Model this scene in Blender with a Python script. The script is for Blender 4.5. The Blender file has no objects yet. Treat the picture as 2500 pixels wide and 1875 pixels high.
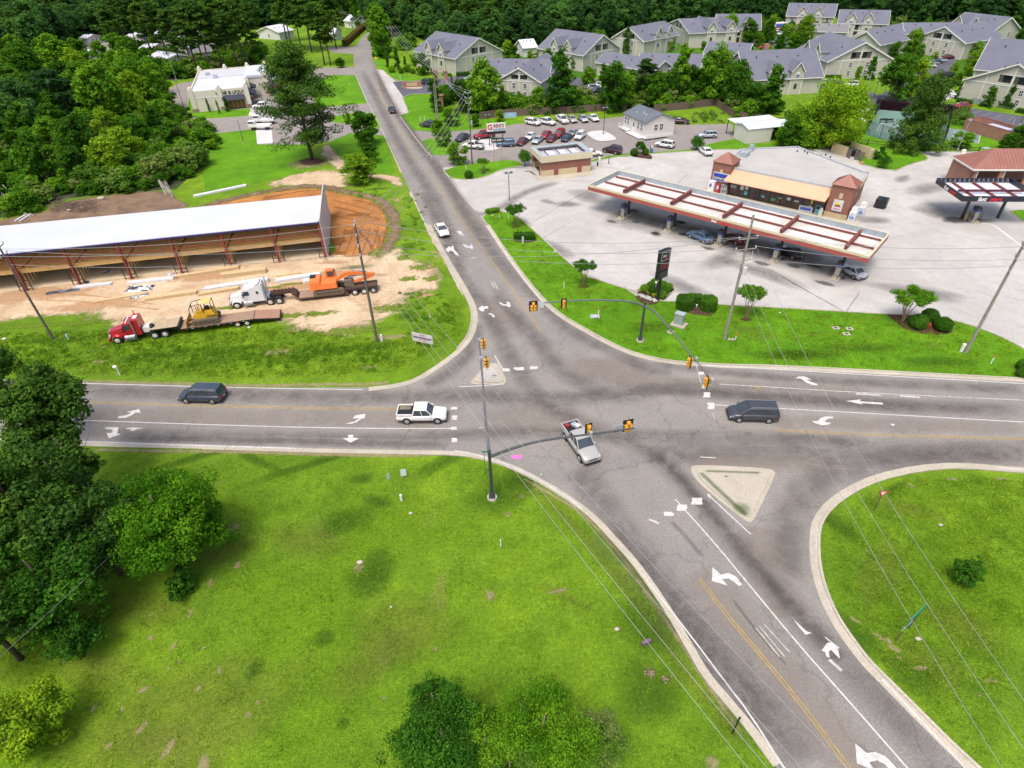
import bpy,bmesh,math,random
import numpy as np
from mathutils import Vector as Vec,Matrix
from mathutils.geometry import tessellate_polygon,delaunay_2d_cdt
random.seed(7)
rng=np.random.default_rng(11)
PI=math.pi
scene=bpy.context.scene
COL=scene.collection
# --- camera, sky, sun, exposure
FPX,HC,NX,NY=1456.0,42.5,52.0,1883.0
ROLL=math.atan2(NX,NY)
PITCH=PI/2-math.atan2(math.hypot(NX,NY),FPX)
FW=np.array([0,math.cos(PITCH),-math.sin(PITCH)])
RX=np.array([1.0,0,0])
DX=np.array([0,-math.sin(PITCH),-math.cos(PITCH)])
cr,sr=math.cos(ROLL),math.sin(ROLL)
AU,AV=RX*cr+DX*sr,-RX*sr+DX*cr
cam_d=bpy.data.cameras.new("camera");cam=bpy.data.objects.new("camera",cam_d);COL.objects.link(cam)
cam_d.sensor_width=36.0;cam_d.lens=FPX/2500*36;cam_d.clip_start=0.5;cam_d.clip_end=6000
cam.matrix_world=Matrix(((AU[0],-AV[0],-FW[0],0),(AU[1],-AV[1],-FW[1],0),(AU[2],-AV[2],-FW[2],HC),(0,0,0,1)))
scene.camera=cam
SUN_EL,SUN_AZ=math.radians(66),math.radians(205)
world=bpy.data.worlds.new("World");scene.world=world;world.use_nodes=True
wn=world.node_tree;wn.nodes.clear()
wo=wn.nodes.new("ShaderNodeOutputWorld");wb=wn.nodes.new("ShaderNodeBackground");ws=wn.nodes.new("ShaderNodeTexSky")
ws.sky_type='NISHITA';ws.sun_disc=False;ws.sun_elevation=SUN_EL;ws.sun_rotation=SUN_AZ
ws.air_density=1.0;ws.dust_density=6.0;ws.ozone_density=1.0;ws.altitude=0
wb.inputs[1].default_value=0.15
wn.links.new(ws.outputs[0],wb.inputs[0]);wn.links.new(wb.outputs[0],wo.inputs[0])
sd=bpy.data.lights.new("sun",'SUN');sd.energy=1.5;sd.angle=math.radians(20);sd.color=(1.0,0.95,0.88)
so=bpy.data.objects.new("sun",sd);COL.objects.link(so);so.location=(0,0,80)
sv=Vec((math.sin(SUN_AZ)*math.cos(SUN_EL),math.cos(SUN_AZ)*math.cos(SUN_EL),math.sin(SUN_EL)))
so.rotation_euler=sv.to_track_quat('Z','Y').to_euler()
scene.view_settings.view_transform='Standard';scene.view_settings.look='None'
scene.view_settings.gamma=1.0;scene.view_settings.use_curve_mapping=False
scene.view_settings.exposure=0.5
scene.cycles.max_bounces=5;scene.cycles.diffuse_bounces=2;scene.cycles.glossy_bounces=2
scene.cycles.transmission_bounces=3;scene.cycles.transparent_max_bounces=16
scene.cycles.caustics_reflective=False;scene.cycles.caustics_refractive=False
# --- survey: photo points -> ground points
CRP={'A':(900,0,.28481),'B':(1400,0,.27125),'C':(1900,0,.27125),'D':(0,430,.28481),'E':(500,430,.28481),'F':(1050,350,.28481),'G':(1580,330,.28481),'H':(1980,330,.23508),'I':(0,850,.28481),'J':(900,700,.28481),'K':(1500,650,.28481),'L':(1870,650,.28481),'M':(1400,1080,.49729),'N':(0,1080,.49729),'O':(800,1080,.49729),'P':(400,0,.28481),'Q':(0,0,.28481),'R':(2150,200,.15823),'S':(1260,230,.15823),'T':(1000,100,.15823),'U':(420,660,.23508),'V':(1720,440,.19892),'W':(0,0,1.1302),'X':(0,0,1.0)}
def at(k,x,y,z=0.0):
 a,b,s=CRP[k]
 u=a+x*s-1250.0;v=b+y*s-937.5
 D=FW*FPX+AU*u+AV*v
 t=(z-HC)/D[2]
 return Vec((D[0]*t,D[1]*t,z))
def pts(k,L,z=0.0):
 return[at(k,x,y,z) for x,y in L]
def mxp(spec,z=0.0):
 """'A',(x,y),(x,y),'B',(x,y) ... letters switch the survey sheet"""
 out=[];k=None
 for s in spec:
  if isinstance(s,str):k=s
  else:out.append(at(k,s[0],s[1],z))
 return out
def proj(P):
 d=np.array((P[0],P[1],P[2]-HC),float)
 zc=float(d@FW);return 1250+float(d@AU)/zc*FPX,937.5+float(d@AV)/zc*FPX
def hgt(base,k,x,y):
 a,b,s=CRP[k];ty=b+y*s;lo,hi=0.0,41.0
 for _ in range(40):
  m=(lo+hi)/2
  if proj((base[0],base[1],m))[1]>ty:lo=m
  else:hi=m
 return lo
 # --- materials
MATS={}
def nd(t,kind,**kw):
 n=t.nodes.new(kind)
 for k,v in kw.items():setattr(n,k,v)
 return n
def new_mat(name):
 m=bpy.data.materials.new(name);m.use_nodes=True
 t=m.node_tree;t.nodes.clear()
 out=nd(t,"ShaderNodeOutputMaterial");b=nd(t,"ShaderNodeBsdfPrincipled")
 t.links.new(b.outputs[0],out.inputs[0]);MATS[name]=m
 return m,t,b,out
def rgba(c):return(c[0],c[1],c[2],1.0)
def srgb(r,g,b):
 return tuple(((v/255+.055)/1.055)**2.4 if v>10 else v/255/12.92 for v in(r,g,b))
def coord(t,world=True):
 if world:
  return nd(t,"ShaderNodeNewGeometry").outputs["Position"]
 return nd(t,"ShaderNodeTexCoord").outputs["Object"]
def noise(t,vec,scale,detail=4,rough=.55,dist=0.0):
 n=nd(t,"ShaderNodeTexNoise");n.inputs["Scale"].default_value=scale;n.inputs["Detail"].default_value=detail
 n.inputs["Roughness"].default_value=rough;n.inputs["Distortion"].default_value=dist
 t.links.new(vec,n.inputs["Vector"]);return n.outputs["Fac"]
def ramp(t,fac,stops):
 r=nd(t,"ShaderNodeValToRGB");e=r.color_ramp.elements
 while len(e)<len(stops):e.new(0.5)
 for i,(p,c) in enumerate(stops):
  e[i].position=p;e[i].color=rgba(c) if len(c)==3 else c
 t.links.new(fac,r.inputs[0]);return r.outputs[0]
def mapr(t,fac,a,b,c=0.0,d=1.0):
 r=nd(t,"ShaderNodeMapRange");r.clamp=True
 for i,v in enumerate((a,b,c,d)):r.inputs[i+1].default_value=v
 t.links.new(fac,r.inputs[0]);return r.outputs[0]
def mixc(t,fac,a,b,mode='MIX'):
 m=nd(t,"ShaderNodeMix");m.data_type='RGBA';m.blend_type=mode
 for sock,v in((m.inputs[0],fac),(m.inputs[6],a),(m.inputs[7],b)):
  if isinstance(v,bpy.types.NodeSocket):t.links.new(v,sock)
  elif isinstance(v,(int,float)):sock.default_value=v
  else:sock.default_value=rgba(v)
 return m.outputs[2]
def math_(t,op,a,b=0.0):
 m=nd(t,"ShaderNodeMath",operation=op)
 for i,v in enumerate((a,b)):
  if isinstance(v,bpy.types.NodeSocket):t.links.new(v,m.inputs[i])
  else:m.inputs[i].default_value=v
 return m.outputs[0]
def bump(t,b,h,strength,dist=0.05):
 n=nd(t,"ShaderNodeBump");n.inputs["Strength"].default_value=strength;n.inputs["Distance"].default_value=dist
 t.links.new(h,n.inputs["Height"]);t.links.new(n.outputs[0],b.inputs["Normal"])
def mat(name,c,rough=.6,c2=None,scale=2.0,metal=0.0,world=False,bmp=0.0,spec=0.5,coat=0.0):
 """plain surface: base colour with a slow noise drift towards c2"""
 if name in MATS:return MATS[name]
 m,t,b,_=new_mat(name)
 b.inputs["Roughness"].default_value=rough;b.inputs["Metallic"].default_value=metal
 b.inputs["Specular IOR Level"].default_value=spec;b.inputs["Coat Weight"].default_value=coat
 c2=c2 or tuple(v*.8 for v in c)
 co=coord(t,world)
 f=mapr(t,noise(t,co,scale,5),.35,.7)
 t.links.new(mixc(t,f,c,c2),b.inputs["Base Color"])
 if bmp:bump(t,b,noise(t,co,scale*8,3),bmp)
 return m
 # --- mesh building
ORG={}
class MB:
 def __init__(s):s.v=[];s.f=[];s.m=[];s.cur=0
 def add(s,vs,fs):
  n=len(s.v);s.v.extend(tuple(map(float,q)) for q in vs)
  for f in fs:s.f.append(tuple(i+n for i in f));s.m.append(s.cur)
  return s
 def box(s,c,size,rz=0.0,M=None):
  x,y,z=(q/2 for q in size);vs=[]
  ca,sa=math.cos(rz),math.sin(rz)
  for dz in(-z,z):
   for dx,dy in((-x,-y),(x,-y),(x,y),(-x,y)):
    v=Vec((c[0]+dx*ca-dy*sa,c[1]+dx*sa+dy*ca,c[2]+dz))
    vs.append(M@v if M else v)
  return s.add(vs,[(3,2,1,0),(4,5,6,7),(0,1,5,4),(1,2,6,5),(2,3,7,6),(3,0,4,7)])
 def hx(s,b4,t4):
  return s.add(list(b4)+list(t4),[(3,2,1,0),(4,5,6,7),(0,1,5,4),(1,2,6,5),(2,3,7,6),(3,0,4,7)])
 def prism(s,poly,z0,z1,bottom=True):
  n=len(poly)
  A=sum(poly[i][0]*poly[(i+1)%n][1]-poly[(i+1)%n][0]*poly[i][1] for i in range(n))
  if A<0:poly=poly[::-1]
  vs=[(p[0],p[1],z0) for p in poly]+[(p[0],p[1],z1) for p in poly]
  tri=tessellate_polygon([[Vec((p[0],p[1],0)) for p in poly]])
  fs=[]
  for a,b,c in tri:
   ax=(poly[b][0]-poly[a][0])*(poly[c][1]-poly[a][1])-(poly[b][1]-poly[a][1])*(poly[c][0]-poly[a][0])
   t=(a,b,c) if ax>0 else(a,c,b)
   fs.append(tuple(i+n for i in t))
   if bottom:fs.append(t[::-1])
  fs+=[(i,(i+1)%n,(i+1)%n+n,i+n) for i in range(n)]
  return s.add(vs,fs)
 def flat(s,poly,z=None):
  n=len(poly)
  tri=tessellate_polygon([[Vec((p[0],p[1],0)) for p in poly]]);fs=[]
  for a,b,c in tri:
   ax=(poly[b][0]-poly[a][0])*(poly[c][1]-poly[a][1])-(poly[b][1]-poly[a][1])*(poly[c][0]-poly[a][0])
   fs.append((a,b,c) if ax>0 else(a,c,b))
  return s.add([(p[0],p[1],z if z is not None else p[2]) for p in poly],fs)
 def quad(s,*q):return s.add(q,[tuple(range(len(q)))])
 def tb(s,p0,p1,r0,r1=None,n=8,caps=True):
  r1=r0 if r1 is None else r1
  p0,p1=Vec(p0),Vec(p1);d=(p1-p0)
  if d.length<1e-6:return s
  d.normalize();u=d.orthogonal().normalized();w=d.cross(u)
  vs=[p0+(u*math.cos(2*PI*i/n)+w*math.sin(2*PI*i/n))*r0 for i in range(n)]
  vs+=[p1+(u*math.cos(2*PI*i/n)+w*math.sin(2*PI*i/n))*r1 for i in range(n)]
  fs=[(i,(i+1)%n,(i+1)%n+n,i+n) for i in range(n)]
  if caps:fs+=[tuple(range(n))[::-1],tuple(range(n,2*n))]
  return s.add(vs,fs)
 def path(s,P,r,n=6,r1=None):
  r1=r if r1 is None else r1
  P=[Vec(p) for p in P];m=len(P);vs=[];u=None
  for i,p in enumerate(P):
   d=(P[min(i+1,m-1)]-P[max(i-1,0)]).normalized()
   u=(d.orthogonal() if u is None else(u-d*u.dot(d))).normalized();w=d.cross(u)
   rr=r+(r1-r)*i/max(1,m-1)
   vs+=[p+(u*math.cos(2*PI*j/n)+w*math.sin(2*PI*j/n))*rr for j in range(n)]
  fs=[(i*n+j,i*n+(j+1)%n,(i+1)*n+(j+1)%n,(i+1)*n+j) for i in range(m-1) for j in range(n)]
  fs+=[tuple(range(n))[::-1],tuple(range((m-1)*n,m*n))]
  return s.add(vs,fs)
 def ball(s,c,r,n=8,k=6):
  if not hasattr(r,'__len__'):r=(r,r,r)
  vs=[(c[0],c[1],c[2]-r[2])]
  for i in range(1,k):
   a=-PI/2+PI*i/k
   for j in range(n):
    b=2*PI*j/n
    vs.append((c[0]+r[0]*math.cos(a)*math.cos(b),c[1]+r[1]*math.cos(a)*math.sin(b),c[2]+r[2]*math.sin(a)))
  vs.append((c[0],c[1],c[2]+r[2]));L=len(vs)-1
  fs=[(0,1+(j+1)%n,1+j) for j in range(n)]
  for i in range(k-2):
   for j in range(n):
    a,b=1+i*n+j,1+i*n+(j+1)%n
    fs.append((a,b,b+n,a+n))
  o=1+(k-2)*n
  fs+=[(o+j,o+(j+1)%n,L) for j in range(n)]
  return s.add(vs,fs)
 def mk(s,name,m,parent=None,smooth=False,**props):
  me=bpy.data.meshes.new(name)
  org=ORG.get(parent.name,Vec()) if parent else Vec()
  vs=[(x-org[0],y-org[1],z-org[2]) for x,y,z in s.v] if org.length else s.v
  me.from_pydata(vs,[],s.f)
  mm=m if isinstance(m,(list,tuple)) else[m]
  for q in mm:me.materials.append(q)
  if len(mm)>1:me.polygons.foreach_set("material_index",s.m)
  if smooth:me.polygons.foreach_set("use_smooth",[True]*len(me.polygons))
  me.update()
  o=bpy.data.objects.new(name,me);COL.objects.link(o)
  if parent:o.parent=parent;ORG[o.name]=org
  for k,v in props.items():o[k]=v
  return o
def thing(name,label,cat,loc=(0,0,0),rz=0.0,group=None):
 o=bpy.data.objects.new(name,None);COL.objects.link(o)
 o.empty_display_size=.2;o.location=loc;o.rotation_euler=(0,0,rz)
 o['label']=label;o['category']=cat
 if group:o['group']=group
 return o
def wth(name,label,cat,loc,group=None):
 """a thing whose parts are given in world coordinates"""
 o=thing(name,label,cat,loc,0,group);ORG[o.name]=Vec(loc);return o
def dup(root,loc=None,rz=None,label=None,group=None,scale=None):
 def cp(o,parent):
  c=o.copy();COL.objects.link(c);c.parent=parent
  for ch in o.children:cp(ch,c)
  return c
 r=cp(root,None)
 if loc is not None:r.location=loc
 if rz is not None:r.rotation_euler=(0,0,rz)
 if scale is not None:r.scale=scale
 if label:r['label']=label
 if group:r['group']=group
 return r
def tag(o,label,cat,group=None):
 o['label']=label;o['category']=cat
 if group:o['group']=group
 return o
def letr(s,size,m,parent,origin,xdir,up,extrude=.01,align='CENTER',bold=0.0,shear=0.0,name='lettering'):
 c=bpy.data.curves.new(name,'FONT');c.body=s;c.size=size;c.extrude=extrude;c.align_x=align;c.align_y='CENTER'
 c.offset=bold;c.shear=shear;c.resolution_u=2
 o=bpy.data.objects.new('tmp',c);COL.objects.link(o)
 me=bpy.data.meshes.new_from_object(o);bpy.data.objects.remove(o)
 me.name=name;me.materials.clear();me.materials.append(m)
 x=Vec(xdir).normalized();y=Vec(up).normalized();z=x.cross(y);y=z.cross(x)
 org=ORG.get(parent.name,Vec())
 p=Vec(origin)-org
 me.transform(Matrix(((x[0],y[0],z[0],p[0]),(x[1],y[1],z[1],p[1]),(x[2],y[2],z[2],p[2]),(0,0,0,1))))
 o=bpy.data.objects.new(name,me);COL.objects.link(o);o.parent=parent
 return o
def rsm(P,step):
 out=[P[0].copy()]
 for i in range(len(P)-1):
  a,b=P[i],P[i+1];n=max(1,int((b-a).length/step))
  out+=[a.lerp(b,(j+1)/n) for j in range(n)]
 return out
def smp(P,it=2,closed=False):
 for _ in range(it):
  Q=[] if closed else[P[0].copy()];n=len(P)
  for i in range(n if closed else n-1):
   a,b=P[i],P[(i+1)%n]
   Q+=[a.lerp(b,.25),a.lerp(b,.75)]
  if not closed:Q.append(P[-1].copy())
  P=Q
 return P
def offset(P,d,closed=False):
 n=len(P);out=[]
 for i in range(n):
  if closed:a,b=P[i-1],P[(i+1)%n]
  else:a,b=P[max(0,i-1)],P[min(n-1,i+1)]
  t=Vec((b[0]-a[0],b[1]-a[1])).normalized()
  out.append(Vec((P[i][0]-t[1]*d,P[i][1]+t[0]*d,P[i][2])))
 return out
def ribbon(mb,P,d0,d1,z,closed=False):
 A,B=offset(P,d0,closed),offset(P,d1,closed);n=len(P)
 vs=[(p[0],p[1],z) for p in A]+[(p[0],p[1],z) for p in B]
 sgn=d1>d0
 fs=[]
 for i in range(n if closed else n-1):
  j=(i+1)%n;q=(i,j,j+n,i+n);fs.append(q if sgn else q[::-1])
 mb.add(vs,fs);return mb
def kerb(mb,P,d0,d1,h,closed=False):
 lo,hi=min(d0,d1),max(d0,d1)
 A,B=offset(P,lo,closed),offset(P,hi,closed)
 n=len(P)
 vs=[]
 for p,z in((A,-.02),(A,h),(B,h),(B,-.02)):vs+=[(q[0],q[1],z) for q in p]
 fs=[]
 for i in range(n if closed else n-1):
  j=(i+1)%n
  for k in range(3):fs.append((i+k*n,j+k*n,j+(k+1)*n,i+(k+1)*n))
 return mb.add(vs,fs)
 # --- ground materials
def grass_mat(name,bright,mid,dark,dry,dry_amt,big=.045):
 m,t,b,_=new_mat(name);co=coord(t)
 b.inputs["Roughness"].default_value=.9;b.inputs["Specular IOR Level"].default_value=.15
 n1=mapr(t,noise(t,co,big,5,.6,.6),.36,.64);n2=mapr(t,noise(t,co,.33,5,.65),.33,.68);n3=noise(t,co,3.2,4,.75)
 c=mixc(t,n1,mid,bright)
 c=mixc(t,math_(t,'MULTIPLY',n2,.55),c,dark)
 d=mapr(t,noise(t,co,.11,6,.7,1.0),.62-dry_amt,.82-dry_amt)
 c=mixc(t,math_(t,'MULTIPLY',d,.75),c,dry)
 c=mixc(t,.55,c,mixc(t,mapr(t,n3,.3,.7),(.35,.42,.4),(1.6,1.5,1.5)),'MULTIPLY')
 n4=noise(t,co,11,2,.8)
 c=mixc(t,.75,c,mixc(t,mapr(t,n4,.32,.68),(.4,.45,.4),(1.6,1.5,1.5)),'MULTIPLY')
 t.links.new(c,b.inputs["Base Color"])
 bump(t,b,math_(t,'ADD',n3,n4),.9,.12)
 return m
G_ROUGH=grass_mat("grass_rough",(.205,.355,.016),(.125,.245,.012),(.050,.125,.008),(.225,.215,.070),.03)
G_MOWN=grass_mat("grass_mown",(.145,.345,.009),(.098,.262,.008),(.050,.160,.006),(.165,.195,.045),-.03,.09)
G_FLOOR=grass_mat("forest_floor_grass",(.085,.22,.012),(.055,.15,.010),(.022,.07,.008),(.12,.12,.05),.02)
def paved(name,c,c2,c3,fine,crack=0.0,speck=.35):
 m,t,b,_=new_mat(name);co=coord(t)
 b.inputs["Roughness"].default_value=.85;b.inputs["Specular IOR Level"].default_value=.3
 n1=mapr(t,noise(t,co,.06,6,.65,.8),.38,.62);n2=mapr(t,noise(t,co,.4,6,.7,.4),.4,.75)
 n3=noise(t,co,fine,3,.8)
 k=mixc(t,n1,c,c2);k=mixc(t,math_(t,'MULTIPLY',n2,.6),k,c3)
 k=mixc(t,speck,k,mixc(t,mapr(t,n3,.32,.68),(.45,.45,.45),(1.5,1.5,1.5)),'MULTIPLY')
 if crack:
  vo=nd(t,"ShaderNodeTexVoronoi",feature='DISTANCE_TO_EDGE');vo.inputs["Scale"].default_value=.11
  dn=nd(t,"ShaderNodeTexNoise");dn.inputs["Scale"].default_value=.5;dn.inputs["Detail"].default_value=5
  va=nd(t,"ShaderNodeVectorMath",operation='MULTIPLY_ADD');va.inputs[1].default_value=(4,4,0)
  t.links.new(co,dn.inputs["Vector"]);t.links.new(dn.outputs["Color"],va.inputs[0]);t.links.new(co,va.inputs[2])
  t.links.new(va.outputs[0],vo.inputs["Vector"])
  k=mixc(t,math_(t,'MULTIPLY',mapr(t,vo.outputs["Distance"],0,.012,1,0),crack),k,(.05,.045,.04))
 t.links.new(k,b.inputs["Base Color"]);bump(t,b,n3,.35,.02)
 return m
ASPH=paved("asphalt",(.224,.211,.199),(.262,.243,.222),(.194,.183,.173),7,.3,.5)
ASPH_LOT=paved("old_lot_asphalt",(.27,.245,.225),(.23,.21,.20),(.20,.18,.17),7,.3)
ASPH_NEW=paved("blue_black_asphalt",(.085,.085,.11),(.11,.11,.14),(.07,.07,.09),7)
CONC=paved("lot_concrete",(.48,.47,.45),(.395,.38,.36),(.305,.295,.285),5,.12,.25)
CKB=paved("kerb_concrete",(.47,.43,.35),(.40,.365,.30),(.30,.275,.22),6,0,.35)
CONC_W=paved("pale_concrete",(.58,.57,.57),(.5,.49,.49),(.42,.41,.41),6,0,.2)
SANDM=paved("sandy_soil",(.52,.40,.26),(.46,.31,.18),(.36,.27,.17),3,0,.5)
def decal(name,c,c2=None,k=1.0,op=1.0,scale=1.5,rough=.9,fine=6,gr=False,soft=False):
 """soft-edged wear, soil or stain: opacity from the sheet's own edge value broken up by noise"""
 m,t,b,out=new_mat(name);co=coord(t);c2=c2 or tuple(v*.7 for v in c)
 b.inputs["Roughness"].default_value=rough;b.inputs["Specular IOR Level"].default_value=.15
 n=noise(t,co,scale,6,.68,.5);n2=noise(t,co,fine,3,.75)
 kk=mixc(t,mapr(t,noise(t,co,scale*.4,5,.65,.7),.35,.65),c,c2)
 kk=mixc(t,.45,kk,mixc(t,mapr(t,n2,.3,.7),(.6,.6,.6),(1.4,1.4,1.4)),'MULTIPLY')
 if gr:
  for sc_,am in((3.2,.55),(11,.75)):kk=mixc(t,am,kk,mixc(t,mapr(t,noise(t,co,sc_,3,.78),.32,.68),(.38,.43,.4),(1.6,1.5,1.5)),'MULTIPLY')
  bump(t,b,n2,.9,.12)
 t.links.new(kk,b.inputs["Base Color"])
 at_=nd(t,"ShaderNodeAttribute",attribute_name="edge")
 s=math_(t,'ADD',at_.outputs["Fac"],math_(t,'MULTIPLY',math_(t,'SUBTRACT',n,.5),k*2.2))
 a=mapr(t,s,.35,.75,0,op)
 if soft:a=math_(t,'MULTIPLY',math_(t,'MULTIPLY',mapr(t,at_.outputs["Fac"],0,.95),mapr(t,n,.5-k*.5,.5+k*.35,.45,1.0)),op)
 a=math_(t,'MULTIPLY',a,mapr(t,at_.outputs["Fac"],0,.12))
 tr=nd(t,"ShaderNodeBsdfTransparent");mx=nd(t,"ShaderNodeMixShader")
 t.links.new(a,mx.inputs[0]);t.links.new(tr.outputs[0],mx.inputs[1]);t.links.new(b.outputs[0],mx.inputs[2])
 t.links.new(mx.outputs[0],out.inputs[0])
 return m
TRACK=decal("tyre_track",(.072,.064,.062),(.092,.082,.078),.30,.34,.7,soft=True)
TRACK2=decal("faint_tyre_track",(.115,.103,.100),(.135,.120,.115),.25,.42,.5,soft=True)
PALE=decal("pale_wear",(.31,.265,.225),(.27,.235,.205),.25,.55,.5,soft=True)
OIL=decal("oil_stain",(.04,.038,.04),(.09,.085,.085),.5,.55,.8)
GRIME=decal("grime",(.13,.125,.125),(.2,.19,.185),.45,.62,.35,soft=True)
SAND=decal("sand",(.60,.47,.32),(.42,.30,.19),.85,.97,.45,fine=2.2)
SANDO=decal("orange_sand",(.50,.27,.13),(.46,.32,.19),.9,.65,.35,fine=2.5)
CLAY=decal("orange_clay",(.43,.19,.058),(.23,.105,.038),.5,1.0,.45,fine=1.1)
BROWN=decal("brown_soil",(.22,.15,.10),(.14,.095,.065),.4,1.0,.8,fine=2)
MULCH=decal("mulch",(.085,.045,.032),(.055,.03,.022),.08,1.0,2.0)
BARE=decal("bare_patch",(.40,.32,.19),(.27,.24,.12),.75,.6,1.6)
DKG=decal("dark_grass",(.030,.090,.008),(.05,.13,.010),.8,.6,.7,gr=True,soft=True)
OLV=decal("olive_grass",(.165,.165,.035),(.20,.17,.055),.9,.3,.5,gr=True,soft=True)
BRG=decal("bright_grass",(.19,.37,.014),(.15,.30,.012),.8,.5,.35,gr=True,soft=True)
PAINT=mat("road_paint",(.60,.60,.59),.7,(.40,.39,.38),3,world=True)
PAINTF=decal("worn_paint",(.6,.6,.58),(.5,.5,.48),.5,.8,3.0)
YEL=decal("yellow_paint",(.55,.37,.07),(.46,.33,.12),.12,.85,1.2)
def sheet(name,poly,z,m,kind='structure',**kw):
 o=MB().flat([Vec((p[0],p[1],z)) for p in poly]).mk(name,m);o['kind']=kind
 return o
def inpoly(x,y,P):
 c=False;n=len(P)
 for i in range(n):
  x1,y1=P[i][0],P[i][1];x2,y2=P[i-1][0],P[i-1][1]
  if(y1>y)!=(y2>y) and x<(x2-x1)*(y-y1)/(y2-y1)+x1:c=not c
 return c
def rsh(poly,w,m,z,name,steps=2,kind='structure',parent=None):
 """sheet whose 'edge' value rises from 0 at the rim to 1 a distance w inside, on a real triangulated grid"""
 P=smp([Vec((p[0],p[1],0)) for p in poly],2,True);n=len(P)
 xs=np.array([p[0] for p in P]);ys=np.array([p[1] for p in P])
 if sum(xs*np.roll(ys,-1)-ys*np.roll(xs,-1))<0:P=P[::-1];xs,ys=xs[::-1].copy(),ys[::-1].copy()
 st_=max(w/1.6,(max(xs)-min(xs))/70)
 A=np.stack([xs,ys],1);B=np.roll(A,-1,0);AB=B-A;L2=(AB**2).sum(1)+1e-9
 def dist(x,y):
  t=np.clip(((x-A[:,0])*AB[:,0]+(y-A[:,1])*AB[:,1])/L2,0,1)
  return math.sqrt(((x-A[:,0]-t*AB[:,0])**2+(y-A[:,1]-t*AB[:,1])**2).min())
 pt=[Vec((p[0],p[1])) for p in P]
 for x in np.arange(min(xs)+st_*.3,max(xs),st_):
  for y in np.arange(min(ys)+st_*.3,max(ys),st_):
   if inpoly(x,y,P) and dist(x,y)>st_*.3:pt.append(Vec((x,y)))
 v,_,f,_,_,_=delaunay_2d_cdt(pt,[(i,(i+1)%n) for i in range(n)],[list(range(n))],1,1e-5)
 o=MB().add([(q[0],q[1],z) for q in v],[tuple(q) for q in f]).mk(name,m,parent)
 e=[min(1.0,dist(q[0],q[1])/w) for q in v]
 a=o.data.attributes.new("edge",'FLOAT','POINT');a.data.foreach_set("value",e)
 if not parent:o['kind']=kind
 return o
def blob(k,x,y,rx,ry,m,z,name,ang=0.0,n=16,kind='structure'):
 """rough elliptical patch fading from its middle: centre from the survey, radii in metres"""
 c=at(k,x,y);rx*=1.25;ry*=1.25;R_=[random.uniform(.7,1.2) for _ in range(n)];R_=[(R_[i-1]+R_[i]*2+R_[(i+1)%n])/4 for i in range(n)]
 vs=[(c[0],c[1],z)];e=[1.0]
 for k_,ed in((.3,.85),(.55,.6),(.8,.28),(1.0,0.0)):
  for i in range(n):
   a=2*PI*i/n;u,v=rx*R_[i]*k_*math.cos(a),ry*R_[i]*k_*math.sin(a)
   vs.append((c[0]+u*math.cos(ang)-v*math.sin(ang),c[1]+u*math.sin(ang)+v*math.cos(ang),z));e.append(ed)
 fs=[(0,1+i,1+(i+1)%n) for i in range(n)]
 for r in range(3):
  for i in range(n):j=(i+1)%n;a=1+r*n;fs.append((a+i,a+i+n,a+j+n,a+j))
 o=MB().add(vs,fs).mk(name,m);a=o.data.attributes.new("edge",'FLOAT','POINT');a.data.foreach_set("value",e)
 o['kind']=kind;return o
def sline(P,w,m,z,name,steps=(-1,-.5,0,.5,1),taper=True,parent=None):
 P=smp(P,2);n=len(P);vs=[];e=[]
 for s in steps:
  for i,q in enumerate(offset(P,s*w)):
   vs.append((q[0],q[1],z));u=i/(n-1)
   tp=min(1,u/.12,(1-u)/.12) if taper else 1
   e.append((.5+.5*math.cos(PI*s) if len(steps)>7 else 1-abs(s))*tp)
 fs=[(i+(k)*n,i+1+k*n,i+1+(k+1)*n,i+(k+1)*n) for k in range(len(steps)-1) for i in range(n-1)]
 o=MB().add(vs,fs).mk(name,m,parent);a=o.data.attributes.new("edge",'FLOAT','POINT');a.data.foreach_set("value",e)
 if not parent:o['kind']='structure'
 return o
 # --- the ground and what is laid on it
sheet("ground",[(-1500,-400),(1500,-400),(1500,3000),(-1500,3000)],0.0,G_ROUGH)
SEG_NW=mxp(['W',(-1700,776),(-350,809),(-100,815),'I',(345,285),(1400,312),(2212,340),'W',(700,837),'J',(0,862),(230,835),(400,788),(600,660),(760,540),(860,420),(895,270),(870,150),(790,0),'E',(2040,690),(1900,420),(1750,110)])
SEG_N=mxp(['P',(2035,1475),(1935,1250),(1830,1010),(1740,880),(1670,720),(1635,600),(1625,500),(1640,400),(1700,320),(1760,265),'W',(782,62),(765,45),(735,28),(700,10)])
SEG_N2=mxp(['W',(722,5),(755,22),(790,42),(806,62),'P',(1810,330),(1785,430),(1790,520),(1820,590),'A',(265,985),(450,1230),(540,1330),(640,1450),'F',(110,230),(250,430),(440,640)])
SEG_NE=mxp(['F',(500,700),(650,930),(850,1200),(1000,1370),(1130,1480),(1300,1580),'K',(0,680),(200,760),(450,815),(700,835),(1000,853),'L',(0,855),(1000,905),(2212,970),'X',(2900,948)])
SEG_SE=mxp(['X',(2900,1172),(2500,1153),'M',(1900,120),(1700,135),(1500,180),(1370,240),(1270,310),(1210,390),(1195,470),(1200,600),(1230,720),(1280,840),(1350,950),(1440,1070),(1530,1160),(1700,1330),(1850,1480),(1970,1590),'X',(2560,2040),(2700,2180)])
SEG_SW=mxp(['X',(2080,2120),(1990,1985),'M',(990,1590),(860,1410),(760,1290),(640,1150),(560,1010),(470,850),(370,700),(290,590),(200,490),(100,380),(0,300),'O',(1050,200),(900,125),(780,85),(640,60),(400,56),(0,50),'N',(1000,32),(480,22),'W',(-100,949),(-350,941),(-1700,897)])
rd=SEG_NW+SEG_N+SEG_N2+SEG_NE+SEG_SE+SEG_SW
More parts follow.
